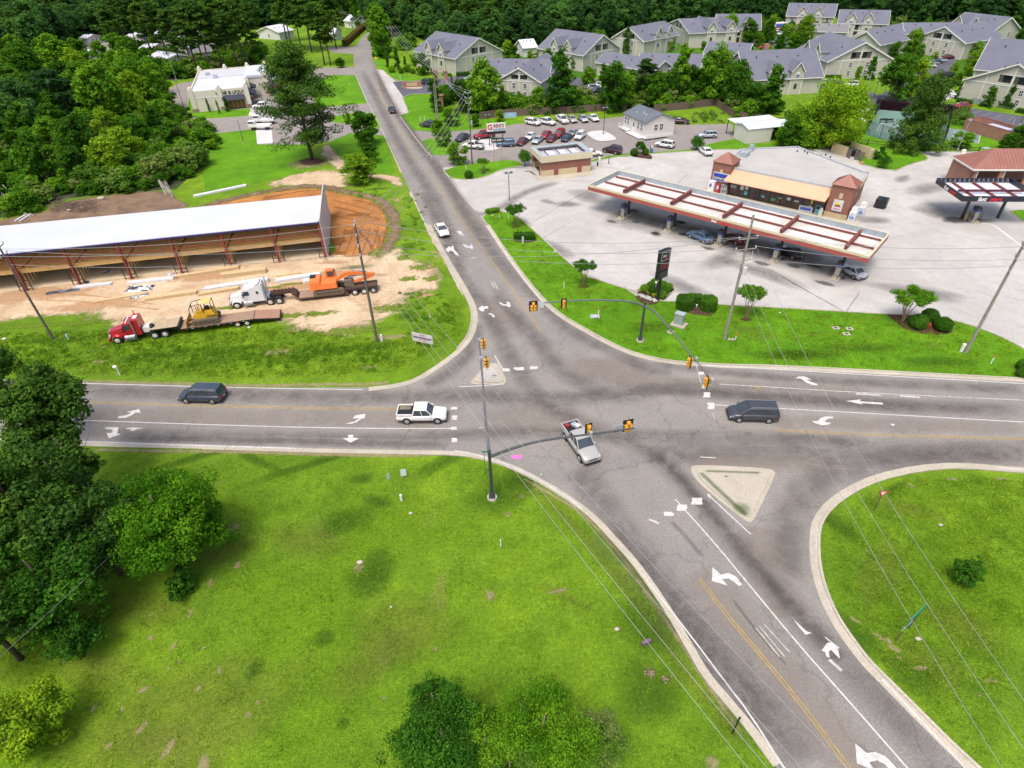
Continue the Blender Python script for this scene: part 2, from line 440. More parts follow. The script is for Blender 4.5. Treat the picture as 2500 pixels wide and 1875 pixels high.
sheet("road",rd,.020,ASPH)
drive=mxp(['A',(45,590),(120,600),(170,650),(230,695),(330,700),(520,700),(600,770),(640,800),(480,803),(350,805),(290,845),(340,900),(345,965),(265,992),(130,800)])
sheet("driveway_apron",drive,.006,CONC)
sheet("apartment_drive",mxp(['A',(205,702),(330,690),(520,690),(760,650),(900,660),(900,720),(640,790),(480,803),(350,805),(300,835)]),.010,ASPH_NEW)
carlot=mxp(['A',(355,1115),(560,1130),(750,1122),(900,1110),'S',(0,460),(700,425),(1290,385),(1650,345),'B',(480,1040),(800,1030),(930,1125),(1430,1115),(1440,1250),(1240,1290),(1200,1350),(740,1372),(500,1378),(330,1402),(160,1440),'A',(1330,1440),(640,1440),(540,1335),(420,1230)])
sheet("car_lot",carlot,.008,ASPH_LOT)
lot=mxp(['A',(600,1440),(1340,1400),'S',(1150,1010),(1440,972),(1700,965),'B',(700,1372),(1100,1352),(1400,1338),(1600,1320),(2212,1300),'C',(640,1380),(740,1480),(900,1520),(1060,1540),(1160,1490),(1340,1440),(1355,1420),(1260,1365),(2212,1362),'X',(2900,378),(3000,980),(2500,930),(1700,893),(1400,800),(1200,640),(1100,455)])
sheet("station_lot",lot,.012,CONC)
sheet("apartment_parking",mxp(['B',(-100,700),(40,700),(330,720),(400,860),(250,960),(60,960),(-60,880)]),.009,ASPH_NEW)
sheet("apartment_parking_lane",mxp(['C',(300,770),(420,735),(620,790),(830,815),(900,860),(1100,760),(1230,690),(1300,560),(1460,505),(1620,500),(1560,640),(1500,740),(1480,830),(1360,900),(1500,935),(1800,985),(2400,1075),(2400,1180),(2050,1150),(1800,1070),(1500,1040),(900,940),(640,1015),(560,880)]),.009,ASPH_NEW)
sheet("apartment_lane",mxp(['B',(1750,260),(2000,220),(2300,300),(2300,420),(1800,420)]),.009,ASPH_NEW)
sheet("apartment_lane",mxp(['B',(400,560),(520,520),(560,590),(430,600)]),.009,ASPH_NEW)
shop=mxp(['P',(-40,900),(30,770),(130,712),(330,688),(850,590),(1640,573),(1658,645),(1420,642),(1290,720),(1290,925),(1742,885),(1800,985),(1690,960),(1440,1000),(1440,1045),(1640,1072),(1870,1100),(1910,1165),(1590,1140),(1520,1195),(1220,1240),(800,1237),(790,1103),(500,1142),(380,1132),(255,1018),(195,985)])
sheet("shop_parking",shop,.008,ASPH_LOT)
sheet("shop_verge",mxp(['P',(205,985),(262,1012),(400,1020),(725,995),(745,930),(270,962),(215,770),(200,900)]),.014,G_MOWN)
sheet("side_lane",mxp(['P',(1380,405),(1640,398),(1640,465),(1450,452)]),.008,ASPH_LOT)
sheet("service_pad",mxp(['P',(785,1090),(920,1080),(935,1225),(800,1235)]),.013,CONC_W)
lawn_ne=mxp(['F',(455,640),(490,600),(560,578),(650,590),(705,610),(770,640),(1000,850),(1210,1045),(1350,1145),(1780,1280),'K',(100,200),(175,240),(375,300),(570,305),(880,330),(1500,362),(2212,405),'L',(1000,408),(1340,425),(1500,440),(1700,490),(1850,540),(2000,600),(2140,670),(2260,740),(2320,850),(2212,965)])
def behind(seg,d):return offset(seg,d)
ne_edge=[p for p in SEG_NE[:-2]]
sheet("station_lawn",lawn_ne+list(reversed(ne_edge)),.016,G_MOWN)
sheet("corner_lawn",mxp(['A',(640,1462),(700,1530),(800,1543),(900,1540),(1000,1518),(1150,1452),(1320,1422),(1290,1385),(1200,1368),(1000,1392),(800,1412)]),.016,G_MOWN)
sheet("corner_lawn",mxp(['A',(450,1215),(520,1188),(610,1190),(700,1230),(690,1330),(540,1330)]),.016,G_MOWN)
sheet("verge_lawn",mxp(['A',(290,835),(350,812),(520,806),(640,850),(700,1000),(1400,1045),(1290,1052),(1150,1086),(900,1112),(750,1124),(560,1132),(365,1112),(270,990),(345,968)]),.012,G_MOWN)
sheet("verge_lawn",mxp(['A',(125,602),(30,560),(25,380),(80,380),(150,560),(250,625),(440,665),(520,690),(330,698),(235,690),(175,645)]),.012,G_MOWN)
sheet("strip_lawn",mxp(['B',(160,1442),(330,1402),(500,1378),(740,1370),(1100,1340),(1240,1290),(1430,1262),(1700,1300),(2212,1300),(2212,1345),(1400,1345),(1100,1360),(740,1385),(500,1396),(330,1425),(160,1462)]),.018,G_MOWN)
sheet("court_lawn",mxp(['C',(560,1345),(640,1040),(800,1100),(900,960),(1540,1000),(1560,1340),(1260,1362),(1352,1422),(1340,1442),(1160,1492),(1060,1540),(900,1520),(745,1478),(640,1380)]),.016,G_MOWN)
sheet("court_lawn",mxp(['C',(1560,1350),(1540,1060),(1680,1060),(1900,1240),(2100,1180),(2350,1180),(2350,1350)]),.011,G_MOWN)
sheet("kerbside_lawn",mxp(['H',(2060,795),(2100,780),(2400,770),(2400,960),(2212,905)]),.016,G_MOWN)
sheet("shop_lawn",mxp(['P',(1330,700),(1420,645),(1658,650),(1735,880),(1290,925)]),.012,G_MOWN)
sheet("shop_lawn",mxp(['P',(1445,1000),(1700,962),(1800,1000),(1850,1090),(1640,1070),(1440,1040)]),.012,G_MOWN)
sheet("shop_lawn",mxp(['P',(1450,1200),(1600,1145),(1870,1160),(1990,1480),(1830,1490),(1600,1450),(1400,1260)]),.012,G_MOWN)
sheet("shop_lawn",mxp(['P',(440,1145),(790,1106),(800,1240),(1220,1243),(1380,1400),(1200,1480),(800,1560),(360,1640),(330,1500)]),.012,G_MOWN)
sheet("sidewalk",mxp(['P',(725,995),(745,925),(785,925),(780,993)]),.017,CONC_W)
for q in([(1420,830),(1560,800),(1640,870),(1500,900)],[(640,1015),(840,970),(850,985),(700,1030),(800,1085),(790,1100),(630,1040)]):
 sheet("footpath",pts('C',q),.019,CONC_W)
sheet("lamp_island",smp(mxp(['S',(1080,620),(1130,580),(1330,560),(1430,600),(1560,690),(1500,720),(1300,735),(1210,710)]),1,True),.11,CONC_W)
sheet("lamp_island",mxp(['A',(940,1195),(1130,1195),(1170,1260),(1060,1290),(1000,1290)]),.05,CONC_W)
sheet("hut_apron",smp(mxp(['S',(240,1240),(400,1275),(1150,1190),(1240,1200),(1250,1222),(1100,1260),(600,1315),(380,1325),(290,1295)]),1,True),.05,CKB)
k=MB()
for seg,w in((SEG_NW[11:-1],.18),(SEG_NE[:-1],.18),(SEG_SE,.22),(SEG_SW[2:20],.16)):
 P=smp(seg,1);kerb(k,P,0,w,.13)
k.mk("kerb",CKB)['kind']='structure'
g=MB()
for seg,w in((SEG_NW[7:-1],.75),(SEG_NE[:-1],.55),(SEG_SE,.62),(SEG_SW[2:23],.5)):
 ribbon(g,smp(seg,1),-w,-.002,.028)
g.mk("gutter",CKB)['kind']='structure'
k2=MB()
for L in(['F',(440,645),(490,600),(560,578),(650,590),(705,610),(770,640),(1000,850),(1210,1045),(1350,1145),(1780,1280),'K',(100,200),(175,240),(375,300),(570,305),(880,330),(1500,362),(2212,405),'L',(1000,408),(1340,425),(1500,440),(1700,490),(1850,540),(2000,600),(2140,670),(2260,740)],['A',(640,1462),(700,1530),(800,1543),(900,1540),(1000,1518),(1150,1452),(1320,1422)],['C',(640,1380),(745,1478),(900,1520),(1060,1540),(1160,1490),(1340,1440),(1352,1420),(1260,1365)],['B',(160,1462),(330,1425),(500,1396),(740,1385),(1100,1360),(1400,1345)],['H',(2400,1010),(2212,905),(2060,795),(2100,780),(2400,770)],['A',(120,600),(170,650),(235,690),(330,700),(520,692)],['A',(480,804),(350,808),(290,840),(345,966),(265,990)],['P',(215,780),(203,985),(262,1014),(400,1022),(725,997)]):
 kerb(k2,smp(mxp(L),1),-.09,.09,.12)
k2.mk("kerb",CKB)['kind']='structure'
def island(outer,inner,fillm):
 O_=smp(outer,2,True);I_=smp(inner,1,True)
 sheet("island_gutter",O_,.030,CKB)
 m_=MB();c=sum((p for p in O_),Vec())/len(O_)
 mid=[c+(p-c)*.86 for p in O_]
 m_.prism(mid,.02,.14);m_.mk("island_kerb",CKB)['kind']='structure'
 sheet("island_infill",[c+(p-c)*.93 for p in I_],.146,fillm)
island(mxp(['M',(572,122),(600,112),(700,114),(960,128),(992,145),(985,175),(930,290),(885,385),(865,395),(835,378),(700,275),(590,175)]),mxp(['M',(612,140),(935,150),(905,250),(862,362),(840,352),(720,250)]),CKB)
island(mxp(['J',(865,835),(880,810),(985,690),(1020,665),(1080,652),(1112,665),(1182,790),(1172,828),(1130,840)]),mxp(['J',(925,812),(1050,698),(1070,695),(1140,790),(1110,808)]),CONC)
sline(mxp(['M',(620,150),(760,285),(850,365)]),.35,DKG,.15,"island_weeds")
sline(mxp(['M',(640,145),(920,155)]),.22,DKG,.15,"island_weeds")
blob('M',825,330,.9,.8,DKG,.151,"island_weeds")
blob('M',748,172,.25,.15,DKG,.151,"island_weeds");blob('J',1078,770,.3,.2,DKG,.151,"island_weeds")
ln=MB()
def line(spec,w=.12,z=.034,sm=1):ribbon(ln,smp(mxp(spec),sm),-w/2,w/2,z)
line(['W',(-1700,782),(-350,815),'I',(345,293),(2212,345),'W',(785,842)])
line(['I',(480,612),(2212,672),'J',(0,1217),(730,1217)])
line(['W',(-1700,892),(-350,935),(200,955),(640,969)],.16)
line(['O',(620,42),(700,52),(780,78),(900,115),(1050,190),(1190,280),'M',(0,290),(130,410),(250,550),(370,690),(560,930),(740,1170),(870,1340),(1030,1595),'X',(2010,2020)])
line(['M',(500,280),(680,480),(870,710),(1110,1000),(1350,1270),(1635,1595),'X',(2330,2010)])
line(['M',(1515,1165),(1700,1360),(1920,1595),'X',(2470,2010)])
line(['M',(660,258),(760,350),(870,452)])
line(['K',(760,850),'L',(0,880),(1000,940),(2212,1005),'X',(2900,965)],.14)
line(['K',(850,1188),(980,1196)]);line(['K',(1400,1220),(2212,1265),'L',(2212,1338),'X',(2900,1052)])
line(['M',(2080,125),(2212,136),'X',(2800,1160)],.12)
line(['J',(770,860),(970,850),(1160,836)],.13);line(['J',(1080,592),(1150,712)],.13)
line(['P',(1640,640),(1755,900),(1830,1030),(1900,1180),(1960,1320),(2032,1470)]);line(['A',(268,1000),(450,1248),(545,1350)])
line(['E',(1765,130),(1900,450),(1985,590),(2110,830),(2212,1020)],.1)
line(['F',(520,745),(640,930),(840,1205),(990,1385)],.1)
line(['M',(1200,420),(1192,520),(1215,660),(1270,830)],.1);line(['M',(1325,905),(1410,1040)],.08)
ln.mk("lane_line",PAINT)['kind']='structure'
sline(mxp(['K',(900,1012),'L',(0,1035),(700,1078),(1330,1110),(2212,1150)]),.12,PAINTF,.035,"worn_lane_line",taper=False)
sline(mxp(['L',(760,1095),(1000,1108)]),.3,PAINTF,.036,"worn_lane_line");sline(mxp(['L',(1140,1112),(1330,1128)]),.35,PAINTF,.036,"worn_lane_line")
for d in(-.12,.12):
 for sp in(['M',(620,670),(700,780),(800,905),(940,1068),(1150,1325),(1345,1595),'X',(2180,2010)],['X',(-300,968),'I',(440,453),(1100,478),(2212,508),'J',(0,1048),(250,1046)],['J',(660,1038),(720,1040)],['K',(1370,1405),(2212,1450),'L',(2212,1478),'X',(2900,1095)],['A',(60,640),(90,800),(200,1000),(340,1260),(470,1430),'F',(220,590),(320,740),(450,900),(600,1110),'J',(1350,200),(1480,390)]):
  P=mxp(sp)
  sline(offset(P,d),.085 if sp[0]!='A' else .07,YEL,.033,"yellow_line",steps=(-1,-.3,.3,1),taper=False)
st=MB()
def patch(k,x0,y0,x1,y1,n=3):
 xs,ys=sorted((x0,x1)),sorted((y0,y1));w=(xs[1]-xs[0]);h=ys[1]-ys[0]
 for i in range(n):
  a=ys[0]+h*i/n;b=ys[0]+h*(i+1)/n;j0,j1=random.uniform(-.12,.12)*w,random.uniform(-.12,.12)*w
  st.quad(*[at(k,x,y,.036) for x,y in((xs[0]+j0,b),(xs[1]+j1,b),(xs[1]+j1,a),(xs[0]+j0,a))])
for a in(('J',1145,700,1210,724),('J',1250,690,1330,716),('J',1380,682,1450,705),('J',707,1030,755,1052),('J',710,1104,756,1140),('J',711,1200,755,1226),('J',714,1296,758,1332),('K',722,905,765,930),('K',752,1016,800,1045),('K',768,1080,822,1124),('K',797,1170,855,1224),('M',440,341,490,361),('M',512,305,558,336),('M',585,272,637,305)):patch(*a)
def arrow(k,L):st.flat(pts(k,L,.0362),.0362)
arrow('M',[(683,612),(725,650),(760,640),(800,660),(828,698),(812,705),(790,685),(760,668),(728,672),(758,703),(680,680)])
arrow('M',[(1383,1478),(1440,1525),(1480,1520),(1530,1540),(1580,1590),(1610,1640),(1580,1640),(1530,1580),(1490,1560),(1452,1570),(1480,1612),(1392,1575)])
arrow('M',[(1218,1022),(1245,985),(1270,980),(1298,1005),(1308,1062),(1285,1040),(1265,1018),(1253,1028),(1258,1058),(1240,1050),(1236,1030)])
arrow('M',[(1080,868),(1118,903),(1150,930),(1170,935),(1140,945),(1110,910)])
arrow('K',[(1548,962),(1580,945),(1625,943),(1695,972),(1648,968),(1680,990),(1740,1008),(1740,1021),(1690,1015),(1640,995),(1598,962)])
arrow('L',[(690,1155),(810,1140),(806,1158),(1000,1170),(1002,1186),(812,1172),(835,1187)])
arrow('L',[(390,1325),(443,1328),(470,1300),(510,1288),(572,1288),(575,1303),(530,1306),(505,1325),(512,1340),(560,1340),(540,1358),(480,1362),(430,1350)])
arrow('I',[(1008,600),(1020,583),(1080,575),(1128,555),(1085,547),(1150,532),(1192,522),(1207,556),(1165,550),(1120,580),(1070,597)])
arrow('I',[(895,680),(940,675),(1018,678),(1005,732),(1040,735),(935,772),(912,726),(952,728),(968,700),(905,692)])
arrow('I',[(1078,685),(1150,678),(1195,682),(1235,686),(1190,693),(1150,706),(1100,712),(1140,697),(1082,692)])
arrow('W',[(745,915),(765,911),(776,904),(762,904),(768,897),(789,894),(788,904),(783,903),(770,912),(760,915)])
arrow('W',[(740,946),(752,946),(752,939),(763,939),(763,945),(776,947),(757,956)])
arrow('J',[(940,186),(975,160),(980,172),(1022,165),(1027,186),(986,192),(990,213),(962,208)])
arrow('J',[(1115,127),(1160,150),(1186,152),(1180,124),(1210,135),(1220,168),(1195,176),(1188,163),(1155,162),(1130,150)])
arrow('J',[(1020,230),(1050,226),(1078,245),(1080,265),(1055,256),(1060,246)])
arrow('F',[(130,914),(165,880),(176,896),(188,874),(200,878),(205,910),(238,945),(250,970),(225,960),(190,922),(166,918),(162,936)])
arrow('F',[(280,862),(310,872),(338,881),(350,864),(372,888),(360,908),(342,894),(312,893),(292,883)])
arrow('F',[(225,755),(262,752),(298,797),(285,796),(264,770),(262,795),(250,772)])
for k_,L in(('I',[(660,545),(700,545),(690,552),(665,552)]),('I',[(710,528),(775,530),(775,534),(710,532)]),('I',[(705,569),(760,573),(755,578),(702,573)]),('L',[(1062,1350),(1105,1352),(1095,1370),(1080,1362)]),('M',[(655,252),(668,255),(680,275),(665,270)]),('J',[(590,0),(600,0),(602,3),(592,3)])):arrow(k_,L)
st.mk("road_arrow_marking",PAINT)['kind']='structure'
for k_,L,w in(('M',[(895,912),(1012,1055)],.10),('M',[(912,902),(1035,1052)],.09),('M',[(935,893),(1060,1030)],.09),('M',[(1235,958),(1305,1012)],.12),('M',[(1255,1068),(1315,1122)],.3),('M',[(620,73),(700,78)],.15),('F',[(525,1190),(552,1240)],.15),('F',[(550,1190),(580,1250)],.15),('F',[(360,985),(410,975)],.3),('M',[(370,378),(420,400)],.3),('J',[(945,1213),(1010,1208)],.12),('K',[(845,1260),(858,1320)],.1),('K',[(700,850),(742,1000)],.1)):
 sline(pts(k_,L),w,PAINTF,.037,"worn_lettering_paint",taper=False)
for k_,L,w in(('F',[(1345,1130),(1525,1030)],.08),('F',[(1490,1188),(1665,1075)],.08),('F',[(1635,1232),(1800,1118)],.08),('K',[(470,290),(600,215)],.07),('K',[(700,250),(790,195)],.06),('R',[(1265,455),(1375,420)],.07),('R',[(1395,498),(1545,450)],.08),('R',[(1575,530),(1710,478)],.08),('R',[(1755,560),(1880,508)],.08),('R',[(1960,595),(2060,538)],.08),('R',[(2025,685),(2075,578)],.08),('R',[(1025,385),(1085,362)],.07),('G',[(200,145),(235,175)],.06),('G',[(300,130),(330,160)],.06),('F',[(680,140),(700,165)],.06))+tuple(('C',[(610+i*16,950+i*14),(760+i*16,925+i*14)],.07) for i in range(5))+tuple(('C',[(1290+i*12,690-i*22),(1350+i*12,640-i*22)],.07) for i in range(4)):
 sline(pts(k_,L),w,PAINTF,.034,"bay_line",taper=False)
def tr(spec,w=1.1,m=TRACK,z=.023):sline(mxp(spec),w*1.65,m,z,"tyre_track",(-1,-.75,-.5,-.25,0,.25,.5,.75,1))
tr(['J',(900,-60),(1000,200),(1120,420),(1220,620),(1330,780),(1440,930),(1550,1060),'M',(360,30),(430,90),(520,170),(700,380),(900,620),(1180,930),(1400,1150),(1700,1480),(1850,1680)],1.15)
tr(['J',(1060,-20),(1200,180),(1330,330),(1480,500),(1560,620),(1680,740),(1900,880),(2212,960),'K',(400,1030),(1100,1100),'L',(1200,1210),(2212,1250)],1.2)
tr(['J',(1350,-40),(1450,100),(1600,270),(1820,440),(2212,610),'K',(200,860),(500,930)],1.0,TRACK2)
tr(['I',(345,340),(1400,380),(2212,410),'J',(0,950),(500,945),(900,920),(1300,960),(1800,960),(2212,880)],1.3,TRACK2)
tr(['I',(700,720),(1500,750),(2212,760),'J',(0,1300),(500,1290),(1000,1255),(1500,1240),(2212,1300)],.9,TRACK)
tr(['I',(1000,770),(2212,800),'J',(0,1350),(700,1360)],.5,TRACK2)
tr(['K',(200,1600),(1000,1590),'L',(0,1560),(1000,1600),(2212,1590),'X',(2900,1100)],1.6,TRACK)
tr(['K',(0,1440),(500,1460),(1000,1450),(2212,1500)],.9,TRACK2)
tr(['K',(0,1050),(500,1060),(1200,1120),(2212,1180),'L',(2212,1230)],1.0,TRACK2)
tr(['K',(300,830),(1200,940),'L',(500,985),(2212,1060)],.8,TRACK2)
tr(['O',(1330,430),(1500,600),(1700,850),(1950,1150),(2200,1480)],1.5,TRACK)
tr(['M',(20,120),(150,300),(330,560),(600,900),(900,1250),(1150,1595)],1.5,TRACK)
tr(['M',(1020,640),(1060,560),(1050,400),(1120,250),(1250,150),(1600,70),(2212,50)],1.5,TRACK2)
tr(['J',(480,860),(700,740),(880,560),(940,300)],.9,TRACK2)
tr(['A',(60,600),(130,760),(260,980),(420,1230),(560,1400),(700,1600),'F',(300,620),(450,820),(700,1130),(900,1340)],1.3,TRACK)
tr(['P',(1700,600),(1800,800),(1900,1000),(2000,1200),(2150,1450),'E',(1960,160),(2100,500),(2212,800)],1.2,TRACK)
tr(['E',(1870,130),(2000,420),(2160,750),'J',(850,-20),(960,150)],.9,TRACK2)
tr(['I',(600,580),(1500,590),(2212,600),'J',(0,1130),(600,1140)],1.3,PALE,.0225)
tr(['M',(600,620),(800,860),(1000,1100),(1300,1480),(1420,1650)],1.5,PALE,.0225)
tr(['M',(930,420),(940,560),(1000,720),(1080,860)],1.5,PALE,.0225)
tr(['M',(560,85),(800,95),(1080,110),(1300,95)],.9,PALE,.0225)
blob('K',40,880,5.5,2.6,PALE,.0222,"pale_wear",-.15);blob('J',2000,720,5,2.2,PALE,.0221,"pale_wear",-.5)
blob('J',1450,1120,5,2.4,PALE,.0223,"pale_wear");blob('J',1150,250,2.5,6,PALE,.0222,"pale_wear",.2)
tr(['K',(0,970),(600,990),(1300,1030),(2212,1085)],.7,PALE,.0225);tr(['L',(0,1330),(2212,1390)],.9,PALE,.0225);tr(['A',(30,500),(110,760),(230,960),(400,1180),(640,1500),'F',(330,600),(520,850)],1.0,PALE,.0225)
blob('K',1230,1048,.6,.4,BARE,.038,"spilled_soil")
sline(mxp(['M',(480,390),(560,470),(630,560)]),.3,GRIME,.035,"oil_drip_line")
sline(mxp(['M',(780,770),(900,930),(1050,1100)]),.16,GRIME,.035,"oil_drip_line")
sline(mxp(['M',(400,60),(520,170),(700,380),(900,620),(1180,930),(1320,1080)]),.8,TRACK,.0236,'tyre_track',(-1,-.6,0,.6,1))
for x,y,rx,ry in((1750,580,1.3,1),(1550,670,1.2,.8),(1765,675,.9,.6),(1930,775,1.4,1.1),(2140,675,1.4,.9),(2165,780,1.1,.7)):blob('F',x,y,rx,ry,OIL,.0145,"oil_stain",-.7)
for x,y,rx,ry in((70,845,1.3,1.0),(290,750,1.2,.8),(310,850,1.2,.8),(515,970,1.7,.8),(900,860,1.5,1.0),(975,1100,1.7,.9),(1255,1120,1.3,.8),(1425,1120,1.8,.9),(1520,1270,1.9,.8),(790,980,1.6,.9),(640,930,1.4,1),(1120,1060,1.5,1),(1640,1215,1.3,.9)):blob('G',x,y,rx,ry,OIL,.0145,"oil_stain",-.7)
sline(mxp(['F',(1500,620),(1850,690),'G',(120,790),(600,900),(1100,1020),(1500,1150),(1800,1260)]),4.6,GRIME,.0135,"forecourt_grime_shade")  # pump lane stains plus soft canopy shade, both put into dark strips
sline(mxp(['F',(1700,560),'G',(0,720),(500,830),(1000,950),(1500,1080)]),3,GRIME,.0138,"forecourt_grime_shade")
blob('H',1500,880,3.2,2.0,OIL,.0145,"oil_stain");blob('H',1650,870,2.2,1.4,OIL,.0146,"oil_stain");blob('H',1800,890,2.0,1.0,GRIME,.0144,"oil_stain")
for k_,x,y,rx,ry in(('G',640,1060,4,2),('F',1180,520,2.4,1.6),('F',1000,500,2,1),('H',640,880,3,2),('H',950,450,3,1.2),('H',1200,560,5,2.5),('G',1000,1180,6,2),('F',1350,450,5,2.5),('F',700,200,3.5,1.2),('H',1300,800,4,3),('F',1050,900,5,2),('G',300,1290,5,2),('L',1300,220,6,2)):
 blob(k_,x,y,rx,ry,GRIME,.0140+random.random()*.0004,"lot_wear",random.uniform(-1,1))
for P in(['F',(970,810),(1250,650)],['F',(840,700),(1180,500),(1400,380)],['G',(1050,1150),(1400,1350),(1690,1510)],['F',(1660,230),(1900,140)],['F',(1370,190),(1560,210),(1660,225)],['F',(1560,330),(1250,320),(900,320)],['G',(1620,760),(1920,600)],['L',(130,90),(400,240),(680,400)],['L',(680,400),(800,230)],['G',(240,430),(340,340)]):
 sline(mxp(P),.09,OIL,.0148,"joint",taper=False)
tr(['H',(1720,915),(1880,920),(2000,1010),(2212,1170)],.35,decal("patched_concrete",(.56,.55,.53),(.5,.49,.47),.1,1,.5),.015)
sline(mxp(['F',(330,580),(440,620),(600,560),(800,420),(1100,330)]),1.6,GRIME,.0141,"lot_wear")
sline(mxp(['S',(130,1200),(200,1180),(260,1220),(380,1330)]),.6,OIL,.0149,"oil_stain")
sheet('trailer_lot',mxp(['Q',(640,250),(960,240),(1800,240),(1980,420),(1850,560),(1400,620),(1250,480),(950,420),(780,520),(640,500)]),.0046,ASPH_LOT)
rsh(mxp(['W',(-260,640),(60,590),(300,560),(560,545),(700,545),(790,520),(850,560),(900,570),(930,545),(965,570),(985,620),(960,625),(905,640),(880,690),(830,700),(790,740),(640,735),(600,700),(420,715),(240,745),(225,700),(120,690),(-60,715),(-260,740)]),3.6,SAND,.004,"sandy_yard",3)
for x,y,rx,ry in((60,640,11,3),(200,660,8,2),(430,600,6,1.5),(640,620,6,1.6),(900,600,3,1.4),(720,590,4,1.2)):blob('W',x,y,rx,ry,SANDO,.006,"orange_sand",.1)
rsh(mxp(['E',(-400,320),(0,245),(380,165),(700,108),(950,88),(1060,110),(1250,150),(1450,190),(1560,270),(1610,400),(1600,540),(1520,640),(1400,700),(1090,720),(1000,400),(0,500)]),1.6,CLAY,.008,"clay_cutting",2)
rsh(mxp(['D',(-300,440),(60,350),(350,310),(600,200),(800,170),(1300,110),(1500,130),(1560,200),(1700,250),(1400,330),(1000,400),(500,480),(-300,560)]),1.6,BROWN,.009,"brown_soil",2)
rsh(mxp(['E',(1400,680),(1580,600),(1700,560),(1760,640),(1950,720),(2030,780),(2100,900),(2150,1010),(1960,1000),(1800,1060),(1500,1200),(1200,1200),(1100,800)]),3.2,SAND,.010,"sandy_yard",3)
for x,y,rx,ry in((1880,1020,2.0,.8),(1960,650,.8,.5),(1990,690,.7,.4),(1450,850,2.5,.7),(1100,740,3,.8),(1650,205,1.0,1.2)):blob('E',x,y,rx,ry,SANDO,.012,"orange_sand")
for x,y,rx,ry in((770,1315,1.6,.8),(640,1510,2.6,1.0),(350,730,.5,.3),(1400,1640,1.5,.3),(1600,1380,3,.8),(1250,1290,3.5,.8)):blob('E',x,y,rx,ry,BARE,.012,"bare_patch",.1)
rsh(mxp(['P',(1310,1290),(1370,1225),(1450,1240),(1560,1370),(1640,1450),(1830,1490),(2040,1492),(2110,1640),(2000,1610),(1850,1530),(1600,1540),(1480,1480),(1380,1400)]),1.6,SAND,.016,"sandy_path",2)
rsh(mxp(['P',(1000,1490),(1300,1440),(1560,1440),(1650,1560),(1600,1640),(1100,1600),(760,1640)]),3.0,SAND,.010,"sandy_path",2)
blob('P',1270,1385,4.0,3.6,MULCH,.016,"pine_straw");blob('P',1240,1400,6.0,5.0,BARE,.0135,"bare_patch")
sline(mxp(['E',(1745,110),(1850,300),(1960,560),(2050,700),(2130,850),(2200,1000)]),.55,SAND,.017,"sandy_verge");sline(mxp(['P',(1960,1250),(2000,1380),(2040,1490)]),.5,SAND,.014,"sandy_verge")
for x,y,rx,ry in((1000,1010,.5,.3),(880,1075,.5,.3),(700,1215,1.0,.4),(970,1210,.9,.4),(460,1305,.8,.35),(830,1110,.4,.3),(735,850,.3,.18),(555,950,.35,.2),(1110,597,.4,.3),(1165,600,1.2,.6),(1885,1255,.4,.3),(1265,1275,.4,.3),(1215,1335,.5,.5),(530,1490,.8,.3),(1760,615,1.2,.9),(1150,420,1.6,1.0),(1030,690,1.5,.4),(600,1015,.5,.15),(320,1075,.6,.3),(930,840,1.1,.4),(740,960,.8,.5),(600,1310,.6,.3),(850,1000,1.0,.3),(1080,1120,.8,.5),(830,1500,1.6,.6),(1000,1590,2.0,.8),(700,1400,1.2,.5)):
 blob('N',x,y,rx*.5,ry*.6,BARE,.006+random.random()*.001,"bare_patch",random.random()*2)
for x,y,rx,ry in((885,350,.45,.35),(1585,1130,.6,.4),(1660,1160,.3,.35),(1885,1580,.6,.5),(530,1015,.3,.2),(1130,730,1.2,.2),(800,750,.8,.5),(950,265,.5,.3),(1420,920,.25,.2)):blob('O',x,y,rx,ry,BARE,.0065,"bare_patch",random.random()*2)
for x,y,rx,ry in((900,1250,6,2.6),(1050,1450,7,2.6),(700,800,5,1.6),(1100,500,3,2.6),(2000,900,4,3),(600,1500,4,2),(1500,480,4,2),(1850,1050,4,2),(500,1100,4,1.5)):blob('N',x,y,rx,ry,OLV,.004+random.random()*.001,"dry_grass",random.uniform(-.5,.9))
for x,y,rx,ry in((1400,780,6,3),(1500,1000,5,3),(2000,400,7,3),(1550,1350,4,2.5),(1700,600,4,3)):blob('N',x,y,rx,ry,BRG,.003+random.random()*.001,"bright_grass",random.uniform(-.5,.9))
for x,y,rx,ry in((1700,390,3,1.6),(1850,290,1.5,.8),(1260,90,3,.6),(1800,680,2,1.4),(1550,100,6,.6),(560,400,3,5),(1000,60,6,.7),(1590,960,.8,.8),(1250,1120,.5,.9),(850,170,3,1.2),(1680,1380,.5,.4),(1770,180,1.2,.8)):blob('N',x,y,rx,ry,DKG,.008+random.random()*.001,"dark_grass",random.uniform(-.5,.5))
for x,y,rx,ry in((850,250,3,2.2),(950,170,2,2),(250,600,1.5,2),(600,80,4,1.0),(1550,900,2,2.5),(1600,1200,3,2.5)):blob('O',x,y,rx,ry,DKG,.0085,"dark_grass",.6)
sline(mxp(['O',(1040,700),(1120,725),(1300,830)]),.5,OLV,.0075,"dry_grass");sline(mxp(['O',(950,170),(1150,340),(1400,620),(1600,900),(1850,1250),(2050,1500)]),.9,OLV,.0075,"dry_grass")
for x,y,rx,ry in((1660,215,.9,.4),(1810,380,.6,.2),(1435,533,.35,.15),(1520,960,1.6,.5),(1570,1010,1.2,.35),(1600,1060,.6,.3),(1990,1240,.3,.3),(1850,180,1.6,.3),(2100,180,1.8,.3),(1480,330,.3,.15),(1380,870,1.0,.3),(1700,1110,1.4,.4),(2050,1170,1.0,.4)):blob('M',x,y,rx*.6,ry*.6,BARE,.0065,"bare_patch",-.7 if x<1700 else 0)
